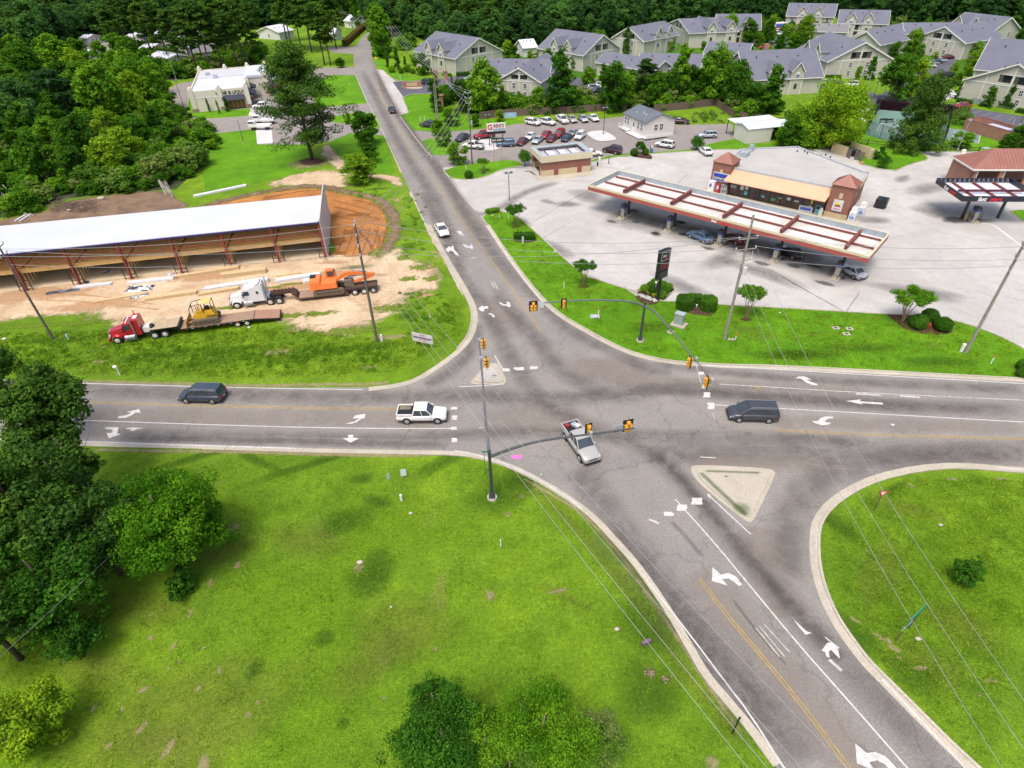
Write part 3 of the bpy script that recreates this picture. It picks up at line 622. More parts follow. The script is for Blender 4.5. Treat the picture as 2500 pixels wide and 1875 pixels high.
for x,y,rx,ry in((1560,600,1.5,3),(1750,1100,3,2),(1650,330,3,1),(1900,900,3,2),(1450,700,.8,4)):blob('M',x,y,rx,ry,OLV,.0045,"dry_grass",-.4)
for x,y,rx,ry in((2000,700,4,5),(1700,850,4,3),(2100,400,4,2)):blob('M',x,y,rx,ry,BRG,.0035,"bright_grass",-.4)
for x,y,rx,ry in((1570,230,2,.6),(1320,420,1,2.4),(1650,1150,1.5,2),(1400,950,1.0,2)):blob('M',x,y,rx,ry,DKG,.0055,"dark_grass",.5)
for k_,x,y,rx,ry in(('L',430,575,1.6,.5),('L',1430,670,1.6,.9),('K',1250,610,1.8,.8),('K',1150,550,3.0,.9),('F',920,880,1.2,.5),('F',1350,1290,1.8,.8),('F',950,1010,1,.5),('G',960,1650,1,.4),('K',930,510,.8,.5)):blob(k_,x,y,rx,ry,OLV,.018,"dry_grass")
for k_,x,y,rx,ry in(('L',800,700,6,1.2),('L',300,760,5,1.2),('K',1500,750,5,1.1),('K',300,520,3,1.4),('L',1500,820,5,1)):blob(k_,x,y,rx,ry,DKG,.0185,"dark_grass",-.03)
for x,y,rx,ry in((800,1560,4,1.2),(200,1500,5,1.2),(1100,1500,4,1.0),(1500,1450,4,1),(1750,1200,2,1.4),(1750,600,1.6,1.6),(1300,780,3,.7),(1620,320,1.2,2.5),(1480,110,2.5,1.0)):blob('E',x,y,rx,ry,DKG,.011,"dark_grass",.1)
for x,y,rx,ry in((120,1600,3,.8),(1300,1550,6,1.2),(1900,1580,5,1.2),(600,1400,6,1)):blob('D',x,y,rx,ry,DKG,.011,"dark_grass",.1)
for x,y,rx,ry in((900,1460,.9,.3),(860,930,.4,.2),(790,1500,.7,.3),(850,1590,1.2,.4),(980,1330,2.0,.3)):blob('D',x,y,rx,ry,BARE,.0125,"bare_patch",.1)
sline(mxp(['I',(345,275),(1400,302),(2212,325),'W',(700,830),'J',(0,838),(200,822)]),.6,BARE,.0125,"gravel_verge")
sline(mxp(['I',(740,870),(1400,885),(2212,890),'O',(0,62),(560,68)]),.5,BARE,.0235,"gravel_verge")
sline(mxp(['O',(950,172),(1060,235),(1230,330),(1400,500),(1560,730),(1700,930),(1860,1180),(2080,1500)]),.35,BARE,.0125,"gravel_verge")
rim=mxp(['E',(-200,300),(100,225),(380,158),(700,100),(950,78),(1060,98),(1250,140),(1460,180),(1580,260),(1640,400),(1625,540),(1540,650),(1420,705)])
sline(rim,2.0,decal('rim_soil',(.24,.17,.11),(.15,.10,.06),.9,.95,.7,fine=2),.0135,"soil_rim")
GRV=decal("clay_groove",(.24,.095,.028),(.30,.12,.035),.4,.75,1.2)
for(x0,y0,x1,y1,x2,y2) in((1090,200,1300,260,1560,330),(1100,260,1280,300,1520,380),(1110,340,1300,380,1570,430),(1250,200,1420,230,1560,300),(1120,420,1230,430,1400,470),(500,190,800,130,990,125),(1300,470,1420,560,1430,660),(1450,450,1510,540,1480,620)):sline(mxp(['E',(x0,y0),(x1,y1),(x2,y2)]),random.uniform(.25,.5),GRV,.0128+random.random()*.0004,"clay_groove")
for x,y,rx,ry in((1150,560,1.8,2.5),(1130,660,2,1),(1330,330,3,1.2),(1250,480,2,1.6)):blob('E',x,y,rx,ry,GRV,.0124,"dark_clay")
for q in range(6):
 x=1120+q*70;sline(mxp(['E',(x,690),(x+60,560),(x+90,430)]),.22,GRV,.0125,"clay_groove")
for y0,y1 in((640,690),(655,700),(600,640)):sline(mxp(['W',(-200,y0),(150,y0-10),(350,y1-30)]),.3,SANDO,.0065,"tyre_rut")
GG=decal("grass_in_sand",(.12,.22,.015),(.16,.22,.03),1.3,.9,1.2,gr=True)
for k_,x,y,rx,ry in(('E',1600,1130,4,1.4),('E',950,1180,4,1.0),('E',1250,1330,6,1.2),('E',620,950,1.5,.5),('E',750,925,2.2,.5),('E',1750,880,2,1),('E',1950,880,1.5,1),('D',700,1260,4,.8),('D',1900,1250,3,.8),('E',700,1200,5,.8),('E',1850,780,2,1.2),('E',1700,700,1.2,1.2),('D',1950,1130,2,.6),('D',200,1290,5,.7)):blob(k_,x,y,rx,ry,GG,.0142+random.random()*.0004,"grass_patch",.1)
# --- buildings
def brick_mat(name,c1,c2,mortar,sc=4.2):
 m,t,b,_=new_mat(name);b.inputs["Roughness"].default_value=.85
 co=coord(t);sp=nd(t,"ShaderNodeSeparateXYZ");t.links.new(co,sp.inputs[0])
 cb=nd(t,"ShaderNodeCombineXYZ");t.links.new(math_(t,'SUBTRACT',sp.outputs[0],sp.outputs[1]),cb.inputs[0]);t.links.new(sp.outputs[2],cb.inputs[1])
 br=nd(t,"ShaderNodeTexBrick");br.inputs["Scale"].default_value=sc;br.inputs["Color1"].default_value=rgba(c1);br.inputs["Color2"].default_value=rgba(c2);br.inputs["Mortar"].default_value=rgba(mortar)
 br.inputs["Mortar Size"].default_value=.03;t.links.new(cb.outputs[0],br.inputs["Vector"])
 n=mapr(t,noise(t,co,.8,5,.7),.35,.7)
 t.links.new(mixc(t,.5,br.outputs[0],mixc(t,n,(.7,.7,.7),(1.25,1.25,1.25)),'MULTIPLY'),b.inputs["Base Color"])
 bump(t,b,br.outputs["Fac"],-.3,.02);return m
BRICK=brick_mat("red_brick",(.27,.095,.06),(.21,.07,.05),(.26,.17,.13))
BRICK2=brick_mat("orange_brick",(.36,.16,.10),(.30,.12,.08),(.36,.25,.19))
STONE=brick_mat("tan_split_block",(.50,.40,.23),(.46,.36,.21),(.40,.32,.2),2.0)
def siding_mat(name,c,c2,step=.2,amt=.25):
 m,t,b,_=new_mat(name);b.inputs["Roughness"].default_value=.7
 co=coord(t);sp=nd(t,"ShaderNodeSeparateXYZ");t.links.new(co,sp.inputs[0])
 fr=math_(t,'FRACT',math_(t,'DIVIDE',sp.outputs[2],step))
 n=mapr(t,noise(t,co,.5,5,.6),.35,.7)
 k=mixc(t,n,c,c2);k=mixc(t,math_(t,'MULTIPLY',mapr(t,fr,.0,.16,1,0),amt),k,tuple(v*.45 for v in c))
 t.links.new(k,b.inputs["Base Color"]);bump(t,b,fr,.4,.02);return m
SAGE=siding_mat("sage_siding",(.49,.48,.405),(.45,.44,.37))
CREAM=siding_mat("cream_siding",(.54,.52,.45),(.50,.48,.41))
TRIM=mat("white_trim",(.72,.71,.67),.6,(.66,.65,.60),1)
def shingle_mat(name,c,c2):
 m,t,b,_=new_mat(name);b.inputs["Roughness"].default_value=.9;co=coord(t)
 n=mapr(t,noise(t,co,.25,5,.65),.35,.68);n2=noise(t,co,4.5,3,.8)
 sp=nd(t,"ShaderNodeSeparateXYZ");t.links.new(co,sp.inputs[0]);fr=math_(t,'FRACT',math_(t,'DIVIDE',sp.outputs[2],.16))
 k=mixc(t,n,c,c2);k=mixc(t,.5,k,mixc(t,mapr(t,n2,.3,.7),(.55,.55,.55),(1.45,1.45,1.45)),'MULTIPLY')
 k=mixc(t,math_(t,'MULTIPLY',mapr(t,fr,0,.2,1,0),.35),k,tuple(v*.4 for v in c))
 t.links.new(k,b.inputs["Base Color"]);bump(t,b,n2,.5,.03);return m
SHING=shingle_mat("slate_blue_shingles",(.120,.130,.175),(.150,.155,.195))
SHING2=shingle_mat("grey_shingles",(.165,.165,.175),(.20,.20,.21))
SHINGO=shingle_mat("office_grey_shingles",(.10,.125,.15),(.13,.15,.18))
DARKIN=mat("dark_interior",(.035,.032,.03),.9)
GLASSD=mat("dark_window_glass",(.03,.04,.055),.08,(.05,.06,.08),1.0,spec=.8)
GLASSB=mat("sky_tinted_glass",(.10,.16,.24),.08,(.06,.09,.15),1.0,spec=.8)
MULL=mat("white_mullion",(.75,.75,.74),.5)
BLK=mat("black_paint",(.018,.018,.02),.45)
DKS=mat("dark_steel",(.05,.052,.058),.5,(.035,.036,.04),5)
GALV=mat("galvanised_sheet",(.40,.46,.50),.45,(.32,.37,.42),1.2,metal=.2)
WHITEM=mat("white_metal_sheet",(.60,.62,.69),.45,(.56,.58,.66),.15)
WHITEP=mat("white_paint",(.74,.74,.73),.5,(.68,.67,.65),1)
REDST=mat("red_oxide_steel",(.26,.045,.035),.6,(.18,.035,.03),3)
COPPER=mat("copper_red_metal",(.31,.14,.11),.45,(.25,.11,.085),.6,metal=.15)
def holed(mb,P0,U,outer,holes,N,th=.0):
 """vertical wall face with openings; outer/holes in (u,z)"""
 loops=[[Vec((a,b,0)) for a,b in outer]]+[[Vec((a,b,0)) for a,b in h] for h in holes]
 tri=tessellate_polygon(loops);flat=[p for l in loops for p in l]
 fs=[]
 for a,b,c in tri:
  A,B_,C_=flat[a],flat[b],flat[c]
  cr_=(B_[0]-A[0])*(C_[1]-A[1])-(B_[1]-A[1])*(C_[0]-A[0])
  fs.append((a,b,c) if cr_>0 else(a,c,b))
 mb.add([(P0[0]+U[0]*p[0],P0[1]+U[1]*p[0],p[1]) for p in flat],fs)
FOOT=[]
class Fr:
 """frame: origin P, unit U along the front, V away from the viewer"""
 def __init__(s,P,U):s.P=Vec((P[0],P[1],0));s.U=Vec((U[0],U[1],0)).normalized();s.V=Vec((-s.U[1],s.U[0],0))
 def p(s,u,v,z):return s.P+s.U*u+s.V*v+Vec((0,0,z))
 def box(s,mb,u0,u1,v0,v1,z0,z1):
  return mb.hx([s.p(u0,v0,z0),s.p(u1,v0,z0),s.p(u1,v1,z0),s.p(u0,v1,z0)],[s.p(u0,v0,z1),s.p(u1,v0,z1),s.p(u1,v1,z1),s.p(u0,v1,z1)])
def slab(mb,a,b,c,d,th=.2):
 """roof slab from four top corners"""
 n=Vec((0,0,-th));mb.hx([a+n,b+n,c+n,d+n],[a,b,c,d]);return mb
def window(T,F,u,v,z,w,h,glass=None,arch=False,face='-V',name='window',nb=2):
 """frame proud of the wall with a pane behind and mullions"""
 def q(a,d,zz):
  if face=='-V':return F.p(u+a,v-d,z+zz)
  if face=='+U':return F.p(v+d,u+a,z+zz)
  return F.p(v-d,u-a,z+zz)
 def bx(mb,a0,a1,d0,d1,z0,z1):mb.hx([q(a0,d1,z0),q(a1,d1,z0),q(a1,d0,z0),q(a0,d0,z0)],[q(a0,d1,z1),q(a1,d1,z1),q(a1,d0,z1),q(a0,d0,z1)])
 f=MB()
 for a0,a1,z0,z1 in((-w/2-.12,-w/2,0,h),(w/2,w/2+.12,0,h),(-w/2-.12,w/2+.12,-.12,0),(-w/2-.12,w/2+.12,h,h+.14)):bx(f,a0,a1,-.02,.08,z0,z1)
 for i in range(1,nb):bx(f,-w/2+w*i/nb-.04,-w/2+w*i/nb+.04,-.02,.05,0,h)
 bx(f,-w/2,w/2,-.02,.048,h*.5-.04,h*.5+.04)
 if arch:
  n=8
  vs=[q(0,.07,h+.14)]+[q(math.cos(PI*i/n)*(w/2+.12),.07,h+.14+math.sin(PI*i/n)*(w/2+.1)) for i in range(n+1)]
  f.add(vs,[(0,i+2,i+1) for i in range(n)]);f.add([q(0,.072,h+.14)]+[q(math.cos(PI*i/n)*(w/2-.08),.09,h+.16+math.sin(PI*i/n)*(w/2-.1)) for i in range(n+1)],[])
 fo=f.mk(name,MULL,T)
 g_=MB();bx(g_,-w/2,w/2,-.02,.03,0,h)
 if arch:
  n=8;g_.add([q(0,.085,h+.2)]+[q(math.cos(PI*i/n)*(w/2-.1),.085,h+.2+math.sin(PI*i/n)*(w/2-.12)) for i in range(n+1)],[(0,i+2,i+1) for i in range(n)])
 g_.mk('pane',glass or GLASSD,fo);return fo
def gblock(T,p0,p1,depth,he,hr,mode='perp',wall=None,roof=None,front=True,dorm=(),side=-1,ov=.5,parts=True,sidewin=0):
 wall=wall or SAGE;roof=roof or SHING
 w=(p1-p0).length;F=Fr(p0,p1-p0);P=F.p
 FOOT.append([P(-3.4,-3.4,0),P(w+3.4,-3.4,0),P(w+3.4,depth+3.4,0),P(-3.4,depth+3.4,0)])
 wm=MB()
 if mode=='perp':
  holes=[]
  if front:
   c=w/2;bz=he-.1+.35;bw=min(3.2,w*.18)
   hr=max(hr,he+3.4);hh=min(2.0,he+(hr-he)*(1-(bw+.4)/c)-.45-bz)
   holes=[[(c-.25-bw,bz),(c-.25,bz),(c-.25,bz+hh),(c-.25-bw,bz+hh)],[(c+.25,bz),(c+.25+bw,bz),(c+.25+bw,bz+hh),(c+.25,bz+hh)]]
  holed(wm,p0,F.U,[(0,0),(w,0),(w,he),(w/2,hr),(0,he)],holes,None)
  wm.quad(P(w,0,0),P(w,depth,0),P(w,depth,he),P(w,0,he));wm.quad(P(0,depth,0),P(0,0,0),P(0,0,he),P(0,depth,he))
  wm.quad(P(w,depth,0),P(0,depth,0),P(0,depth,he),P(w/2,depth,hr),P(w,depth,he))
  wm.mk('wall',wall,T)
  sl=(hr-he)/(w/2);e=ov*sl
  a=MB();slab(a,P(-ov,-ov,he-e+.2),P(w/2,-ov,hr+.2),P(w/2,depth+ov,hr+.2),P(-ov,depth+ov,he-e+.2));a.mk('roof',roof,T)
  a=MB();slab(a,P(w/2+.001,-ov,hr+.2),P(w+ov,-ov,he-e+.2),P(w+ov,depth+ov,he-e+.2),P(w/2+.001,depth+ov,hr+.2));a.mk('roof',roof,T)
  tm=MB()
  for s in(0,1):
   x0,x1=(-ov,w/2) if s==0 else(w+ov,w/2)
   za,zb=he-e+.18,hr+.18
   for yy in(-ov-.03,depth+ov+.03):
    tm.hx([P(x0,yy-.06,za-.42),P(x1,yy-.06,zb-.42),P(x1,yy+.06,zb-.42),P(x0,yy+.06,za-.42)],[P(x0,yy-.06,za),P(x1,yy-.06,zb),P(x1,yy+.06,zb),P(x0,yy+.06,za)])
   F.box(tm,(-ov-.1) if s==0 else w+ov,(-ov) if s==0 else w+ov+.1,-ov,depth+ov,he-e-.08,he-e+.16)
  for u in(0,w):F.box(tm,u-.12,u+.12,-.07,.1,0,he)
  if front:
   F.box(tm,-.1,w+.1,-.08,.0,he-.32,he-.02)
   for u in(w*.22,w*.5,w*.78):
    zt=he+(hr-he)*(1-abs(u-w/2)/(w/2))-.5
    F.box(tm,u-.1,u+.1,-.07,.0,0,he-.33);F.box(tm,u-.1,u+.1,-.07,.0,he-.01,zt)
   c=w/2
   for h_ in holes:
    u0,u1,z0,z1=h_[0][0],h_[1][0],h_[0][1],h_[2][1]
    F.box(tm,u0-.14,u0,-.06,.02,z0-.14,z1+.14);F.box(tm,u1,u1+.14,-.06,.02,z0-.14,z1+.14)
    F.box(tm,u0,u1,-.06,.02,z1,z1+.14);F.box(tm,u0,u1,-.06,.02,z0-.14,z0)
   F.box(tm,c-1.6,c+1.6,-.09,0,hr-1.35,hr-1.2)
  tm.mk('trim',TRIM,T)
  for h_ in holes:
   u0,u1,z0,z1=h_[0][0],h_[1][0],h_[0][1],h_[2][1]
   b=MB();d=1.7
   b.quad(P(u0,d,z0),P(u1,d,z0),P(u1,d,z1),P(u0,d,z1));b.quad(P(u0,0,z0),P(u1,0,z0),P(u1,d,z0),P(u0,d,z0));b.quad(P(u0,0,z1),P(u0,d,z1),P(u1,d,z1),P(u1,0,z1))
   b.quad(P(u0,0,z0),P(u0,d,z0),P(u0,d,z1),P(u0,0,z1));b.quad(P(u1,d,z0),P(u1,0,z0),P(u1,0,z1),P(u1,d,z1))
   bo=b.mk('balcony',wall,T)
   b=MB();F.box(b,u0+.5,u1-.5,d-.08,d-.02,z0+.05,z1-.2);b.mk('balcony_door',GLASSD,bo)
   b=MB()
   for i in range(9):F.box(b,u0+(u1-u0)*i/8-.015,u0+(u1-u0)*i/8+.015,.03,.06,z0,z0+.8)
   F.box(b,u0,u1,.02,.07,z0+.8,z0+.86);b.mk('railing',BLK,bo)
  if front:
   for u in(w*.37,w*.64):
    window(T,F,u,0,he-2.1,.9,1.3)
    if he>5:window(T,F,u,0,1.0,.9,1.3)
  dl=depth
 else:
  wm.quad(P(0,0,0),P(w,0,0),P(w,0,he),P(0,0,he));wm.quad(P(w,depth,0),P(0,depth,0),P(0,depth,he),P(w,depth,he))
  wm.quad(P(w,0,0),P(w,depth,0),P(w,depth,he),P(w,depth/2,hr),P(w,0,he));wm.quad(P(0,depth,0),P(0,0,0),P(0,0,he),P(0,depth/2,hr),P(0,depth,he))
  wm.mk('wall',wall,T);sl=(hr-he)/(depth/2);e=ov*sl
  a=MB();slab(a,P(-ov,-ov,he-e+.2),P(w+ov,-ov,he-e+.2),P(w+ov,depth/2,hr+.2),P(-ov,depth/2,hr+.2));a.mk('roof',roof,T)
  a=MB();slab(a,P(-ov,depth/2+.001,hr+.2),P(w+ov,depth/2+.001,hr+.2),P(w+ov,depth+ov,he-e+.2),P(-ov,depth+ov,he-e+.2));a.mk('roof',roof,T)
  tm=MB();F.box(tm,-ov,w+ov,-ov-.1,-ov,he-e-.08,he-e+.16)
  for xx in(-ov-.03,w+ov+.03):
   for s in(0,1):
    y0,y1=(-ov,depth/2) if s==0 else(depth+ov,depth/2)
    tm.hx([P(xx-.06,y0,he-e-.24),P(xx+.06,y0,he-e-.24),P(xx+.06,y1,hr-.24),P(xx-.06,y1,hr-.24)],[P(xx-.06,y0,he-e+.18),P(xx+.06,y0,he-e+.18),P(xx+.06,y1,hr+.18),P(xx-.06,y1,hr+.18)])
  for u in(0,w):F.box(tm,u-.12,u+.12,-.07,.1,0,he)
  if front:F.box(tm,0,w,-.06,0,he/2-.1,he/2+.1)
  tm.mk('trim',TRIM,T);dl=w
  if front:
   n=max(2,int(w/4.5))
   for i in range(n):
    u=w*(i+.5)/n
    if i%3==1:
     b=MB()
     for z in(.5,he/2+.3):F.box(b,u-1.1,u+1.1,-.03,.02,z,z+1.9)
     b.mk('balcony_shade_panel',DARKIN,T)  # flat panel on the wall; the recess shade is in its colour
    else:
     for z in(.9,he/2+.7):window(T,F,u,0,z,.9,1.3)
  if w>0:
   for v in(depth*.35,depth*.65):window(T,F,v,w,he-2,.9,1.3,face='+U')
 for t in dorm:
  if mode=='perp' and side<0:o,A_,I_=P(0,depth*t,0),-F.V,F.U
  elif mode=='perp':o,A_,I_=P(w,depth*t,0),F.V,-F.U
  else:o,A_,I_=P(w*t,0,0),F.U,F.V
  D=Fr(o-A_*1.8-I_*.35,A_);dw=3.6;hb=he+1.9;hp=he+4.0;dd=(hb-he)/sl+.8;dr=(hp-he)/sl+.6
  b=MB();D_=D.p
  b.quad(D_(0,0,0),D_(dw,0,0),D_(dw,0,hb),D_(dw/2,0,hp),D_(0,0,hb));b.quad(D_(dw,0,0),D_(dw,dd,0),D_(dw,dd,hb),D_(dw,0,hb));b.quad(D_(0,dd,0),D_(0,0,0),D_(0,0,hb),D_(0,dd,hb))
  do=b.mk('dormer',wall,T)
  b=MB();slab(b,D_(-.3,-.35,hb-.3),D_(dw/2,-.35,hp+.12),D_(dw/2,dr,hp+.12),D_(-.3,dr,hb-.3),.12);slab(b,D_(dw/2+.001,-.35,hp+.12),D_(dw+.3,-.35,hb-.3),D_(dw+.3,dr,hb-.3),D_(dw/2+.001,dr,hp+.12),.12)
  b.mk('dormer_roof',roof,do)
  b=MB()
  for x0,x1 in((-.3,dw/2),(dw+.3,dw/2)):
   b.hx([D_(x0,-.44,hb-.62),D_(x1,-.44,hp-.2),D_(x1,-.35,hp-.2),D_(x0,-.35,hb-.62)],[D_(x0,-.44,hb-.3),D_(x1,-.44,hp+.12),D_(x1,-.35,hp+.12),D_(x0,-.35,hb-.3)])
  for x in(0,dw):D.box(b,x-.1,x+.1,-.06,.06,0,hb)
  b.mk('dormer_trim',TRIM,do)
  wd=MB();zz=he-.6;D.box(wd,dw/2-.62,dw/2+.62,-.06,0,zz,zz+1.5)
  n=8;wd.add([D_(dw/2,-.06,zz+1.5)]+[D_(dw/2+math.cos(PI*i/n)*.62,-.06,zz+1.5+math.sin(PI*i/n)*.6) for i in range(n+1)],[(0,i+1,i+2) for i in range(n)]);wd.mk('dormer_window',MULL,do)
  wd=MB()
  for a0,a1,z0,z1 in((-.52,-.05,zz+.1,zz+.68),(.05,.52,zz+.1,zz+.68),(-.52,-.05,zz+.78,zz+1.4),(.05,.52,zz+.78,zz+1.4)):D.box(wd,dw/2+a0,dw/2+a1,-.08,-.065,z0,z1)
  wd.mk('dormer_pane',GLASSB,do)
  wd=MB();D.box(wd,dw/2-.45,dw/2+.45,-.07,-.005,zz-2.4,zz-1.1);wd.mk('lower_pane',GLASSD,do)
 for i in range(3):
  tt=(i+.7)/3.6
  q=P(w*.28,depth*tt,he+(hr-he)*.56+.2) if mode=='perp' else P(w*tt,depth*.36,he+(hr-he)*.72+.2)
  q2=P(w*.72,depth*tt,he+(hr-he)*.56+.2) if mode=='perp' else None
  for qq in(q,q2):
   if qq is not None:MB().tb(qq-Vec((0,0,.2)),qq+Vec((0,0,.4)),.16).mk('roof_vent',BLK,T)
 return F,w
def apt(label,k0,a,k1,b,peak,end=None,depth=16,he=5.4,mode='perp',**kw):
 p0,p1=at(k0,a[0],a[1],he),at(k1,b[0],b[1],he);p0[2]=p1[2]=0
 mid=(p0+p1)/2;U=(p1-p0).normalized();V=Vec((-U[1],U[0],0))
 if mode=='perp':
  hr=hgt(mid,peak[0],peak[1],peak[2])
  if end:depth=min(40,(at(end[0],end[1],end[2],hr)-Vec((mid[0],mid[1],hr))).length)
 else:hr=hgt(mid+V*depth/2,peak[0],peak[1],peak[2])
 hr=max(he+2,min(hr,he+7));w=(p1-p0).length
 T=kw.pop('T',None) or wth('apartment_block',label,'apartment building',(mid[0],mid[1],0),None)
 gblock(T,p0,p1,depth,he,hr,mode,**kw);print('apt',label[:30],'w%.1f d%.1f hr%.1f'%(w,depth,hr));return T
apt('three storey sage apartment block nearest the bending road with two arched dormers','A',(740,500),'A',(1140,430),('A',945,325),('A',610,268),dorm=(.32,.62),side=-1)
T=apt('sage apartment block behind the fence with wide twin balcony below its gable','A',(1115,680),'A',(1470,700),('A',1250,600),('A',1180,478))
apt('','A',(985,630),'A',(1540,640),('A',1390,508),depth=11,mode='para',front=False,T=T)
apt('sage apartment block with two arched dormers behind the broad dark conifer','A',(1838,470),'A',(2150,410),('A',1998,300),('A',1590,255),dorm=(.32,.62),side=-1)
apt('cream gabled apartment block at the front of the diagonal row','B',(355,335),'B',(635,370),('B',500,245),('B',840,195),dorm=(.4,.72),side=1)
apt('second apartment block of the diagonal row with balcony in a narrow gable','B',(850,215),'B',(1050,300),('B',930,180),('B',1230,140),dorm=(.45,.85),side=1)
apt('last apartment block of the diagonal row against the dark woods','B',(1290,262),'B',(1680,262),('B',1450,128),depth=15,mode='para',dorm=(.25,.68))
T=apt('low sage building with crossing slate roofs in the tree belt','B',(720,640),'B',(890,600),('B',800,545),('B',800,432),he=4.0,front=False)
apt('','B',(590,600),'B',(1135,615),('B',900,485),depth=10,he=4.0,mode='para',front=False,T=T)
apt('large slate roof with two arched dormers behind the lime green tree','B',(1560,715),'C',(395,685),('C',100,452),depth=17,he=4.6,mode='para',dorm=(.36,.66),front=False)
T=apt('clubhouse with a long slate roof and a red brick chimney','B',(1180,480),'B',(1560,500),('B',1400,385),depth=13,he=3.8,mode='para',front=False)
c=at('B',1725,480,5.5);b=MB();b.box((c[0],c[1],4.2),(1.6,1.2,8.4));b.mk('chimney',BRICK2,T)
apt('cream apartment block with the widest gable beside the left car park','C',(450,550),'C',(1020,525),('C',785,380),('C',520,290),dorm=(.3,.62),side=-1)
T=apt('apartment block with a small gable tucked behind the widest gable','C',(665,330),'C',(895,355),('C',790,275),('C',1090,210),front=False)
apt('','C',(920,400),'C',(1170,350),('C',1080,260),depth=12,mode='para',front=False,T=T)
T=apt('apartment block with balcony gable above the clipped round trees','C',(1255,330),'C',(1690,385),('C',1465,240),('C',1330,168))
apt('','C',(1150,300),'C',(1660,300),('C',1500,207),depth=11,mode='para',front=False,T=T)
apt('apartment block with blue slate roof and two dormers on the right hill','C',(1530,232),'C',(1920,285),('C',1830,135),depth=15,mode='para',dorm=(.22,.62))
apt('distant cream block with twin dormers at the top of the hill','C',(80,140),'C',(500,150),('C',320,33),depth=14,mode='para',dorm=(.33,.66))
apt('distant block with dark slate roof and two arched dormers','C',(545,205),'C',(985,215),('C',800,92),depth=15,mode='para',dorm=(.25,.6))
T=apt('cream apartment block cut by the frame edge with deep twin balcony','C',(1690,710),'C',(2530,835),('C',2110,575),('C',2060,430))
apt('','C',(1785,612),'C',(2600,690),('C',2150,372),depth=15,mode='para',front=False,T=T)
apt('low grey roofed block hidden behind conifers below the far hill block','C',(290,280),'C',(620,290),('C',450,215),depth=12,he=4.5,mode='para',front=False,roof=SHING2)
# --- white trailers seen between the western pines
for i,(x0,y0,x1,y1,lab) in enumerate(((970,370,1080,395,'white trailer with a barrel roof glimpsed between the pines'),(1220,420,1330,420,'white trailer in the middle of the pine gap'),(1300,490,1450,520,'long white trailer closest to the shop lot'),(660,470,740,480,'white trailer with a rusty end glimpsed left of the pines'),(1480,350,1600,380,'white trailer behind the pine trunks'),(1620,420,1760,400,'white trailer beside the small grey house'),(1100,310,1220,320,'pale trailer far behind the pine trunks'),(1330,300,1500,300,'farthest white trailer behind the pines'),(700,330,770,330,'white trailer end in the upper gap of the woods'))):
 p0,p1=at('Q',x0,y0+60),at('Q',x1,y1+60);T=wth('trailer_home',lab,'trailer',((p0[0]+p1[0])/2,(p0[1]+p1[1])/2,0),None)
 gblock(T,p0,p1,9,3.0,4.0,'para',WHITEP,WHITEM,False,ov=.3)
for k_,a,b_,pk,lab,rf in(('P',(820,330),(1000,345),('P',930,235),'white gabled house on the lawn among the pines',WHITEM),('Q',(1690,520),(1830,510),('Q',1750,440),'small house with a grey shingle roof beside the pines',SHING2),('P',(1555,235),(1640,245),('P',1590,160),'white house beyond the brown fence',WHITEM),('P',(1395,350),(1470,350),('P',1430,300),'white house end behind the tall trunks',WHITEM),('A',(1330,490),(1440,480),('A',1390,440),'small white stair house between the apartment blocks',WHITEM)):
 p0,p1=at(k_,*a),at(k_,*b_);T=wth('white_house',lab,'house',((p0[0]+p1[0])/2,(p0[1]+p1[1])/2,0),None)
 gblock(T,p0,p1,9,3.2,5.4,'perp' if 'gabled' in lab else 'para',WHITEP,rf,False,ov=.4)
 if k_=='P':window(T,Fr(p0,p1-p0),(p1-p0).length/2,0,1.0,1.0,1.2)
 # --- wine shop
p0,p1=at('P',270,965),at('P',742,920);F=Fr(p0,p1-p0);w=(p1-p0).length
T=wth('shopping_building','long white shop building with stepped white roof, corner piers and black awning','shop',(p0[0],p0[1],0))
STUC=mat("cream_stucco",(.64,.61,.52),.8,(.60,.56,.47),.6);STUCB=mat("brown_stone_base",(.30,.20,.14),.85)
b=MB()
D_=36;H_=5.6
F.box(b,0,w,0,D_,0,5.0);b.mk('wall',STUC,T)
b=MB()
for u0,u1,v0,v1 in((0,w,0,.3),(0,.3,.3,D_),(w-.3,w,.3,D_),(.3,w-.3,D_-.3,D_)):F.box(b,u0,u1,v0,v1,5.0,H_)
b.mk('parapet',STUC,T)
for v0,v1,z in((.3,11,5.25),(11,22,5.12),(22,D_-.3,5.3)):
 b=MB();F.box(b,.3,w-.3,v0,v1,5.0,z);b.mk('roof',WHITEM if v0<20 else mat("grey_white_roof",(.52,.53,.56),.6),T)
b=MB();F.box(b,w,w+6,18,D_,0,5.0);b.mk('wing_wall',STUC,T);b=MB();F.box(b,w-.2,w+6.2,17.8,D_+.2,5.0,5.7);b.mk('wing_roof',WHITEM,T)
for u,v in((-.3,-.2),(w*.48,-.35),(w-.6,-.3),(-.3,D_-1),(w*.5,D_-.8),(w-.6,D_-1),(w-.5,10),(w+5,17.4),(w+5.2,D_-1)):
 b=MB();F.box(b,u,u+1.3,v,v+1.3,1.0,H_+.5);bo=b.mk('pier',STUC,T)
 b=MB();F.box(b,u-.1,u+1.4,v-.1,v+1.4,0,1.0);b.mk('pier_base',STUCB,bo)
 b=MB();b.ball(F.p(u+.65,v+.65,H_+.75),.5,8,5);b.mk('pier_cap',STUC,bo,smooth=True)
b=MB();F.box(b,.4,w*.47,-.06,0,3.6,3.8);b.mk('moulding',TRIM,T)
u0,u1=w*.56,w*.93
b=MB();F.box(b,u0,u1,-.06,.0,.3,2.6);wo_=b.mk('window',mat("bronze_glass",(.20,.10,.05),.2),T)
b=MB()
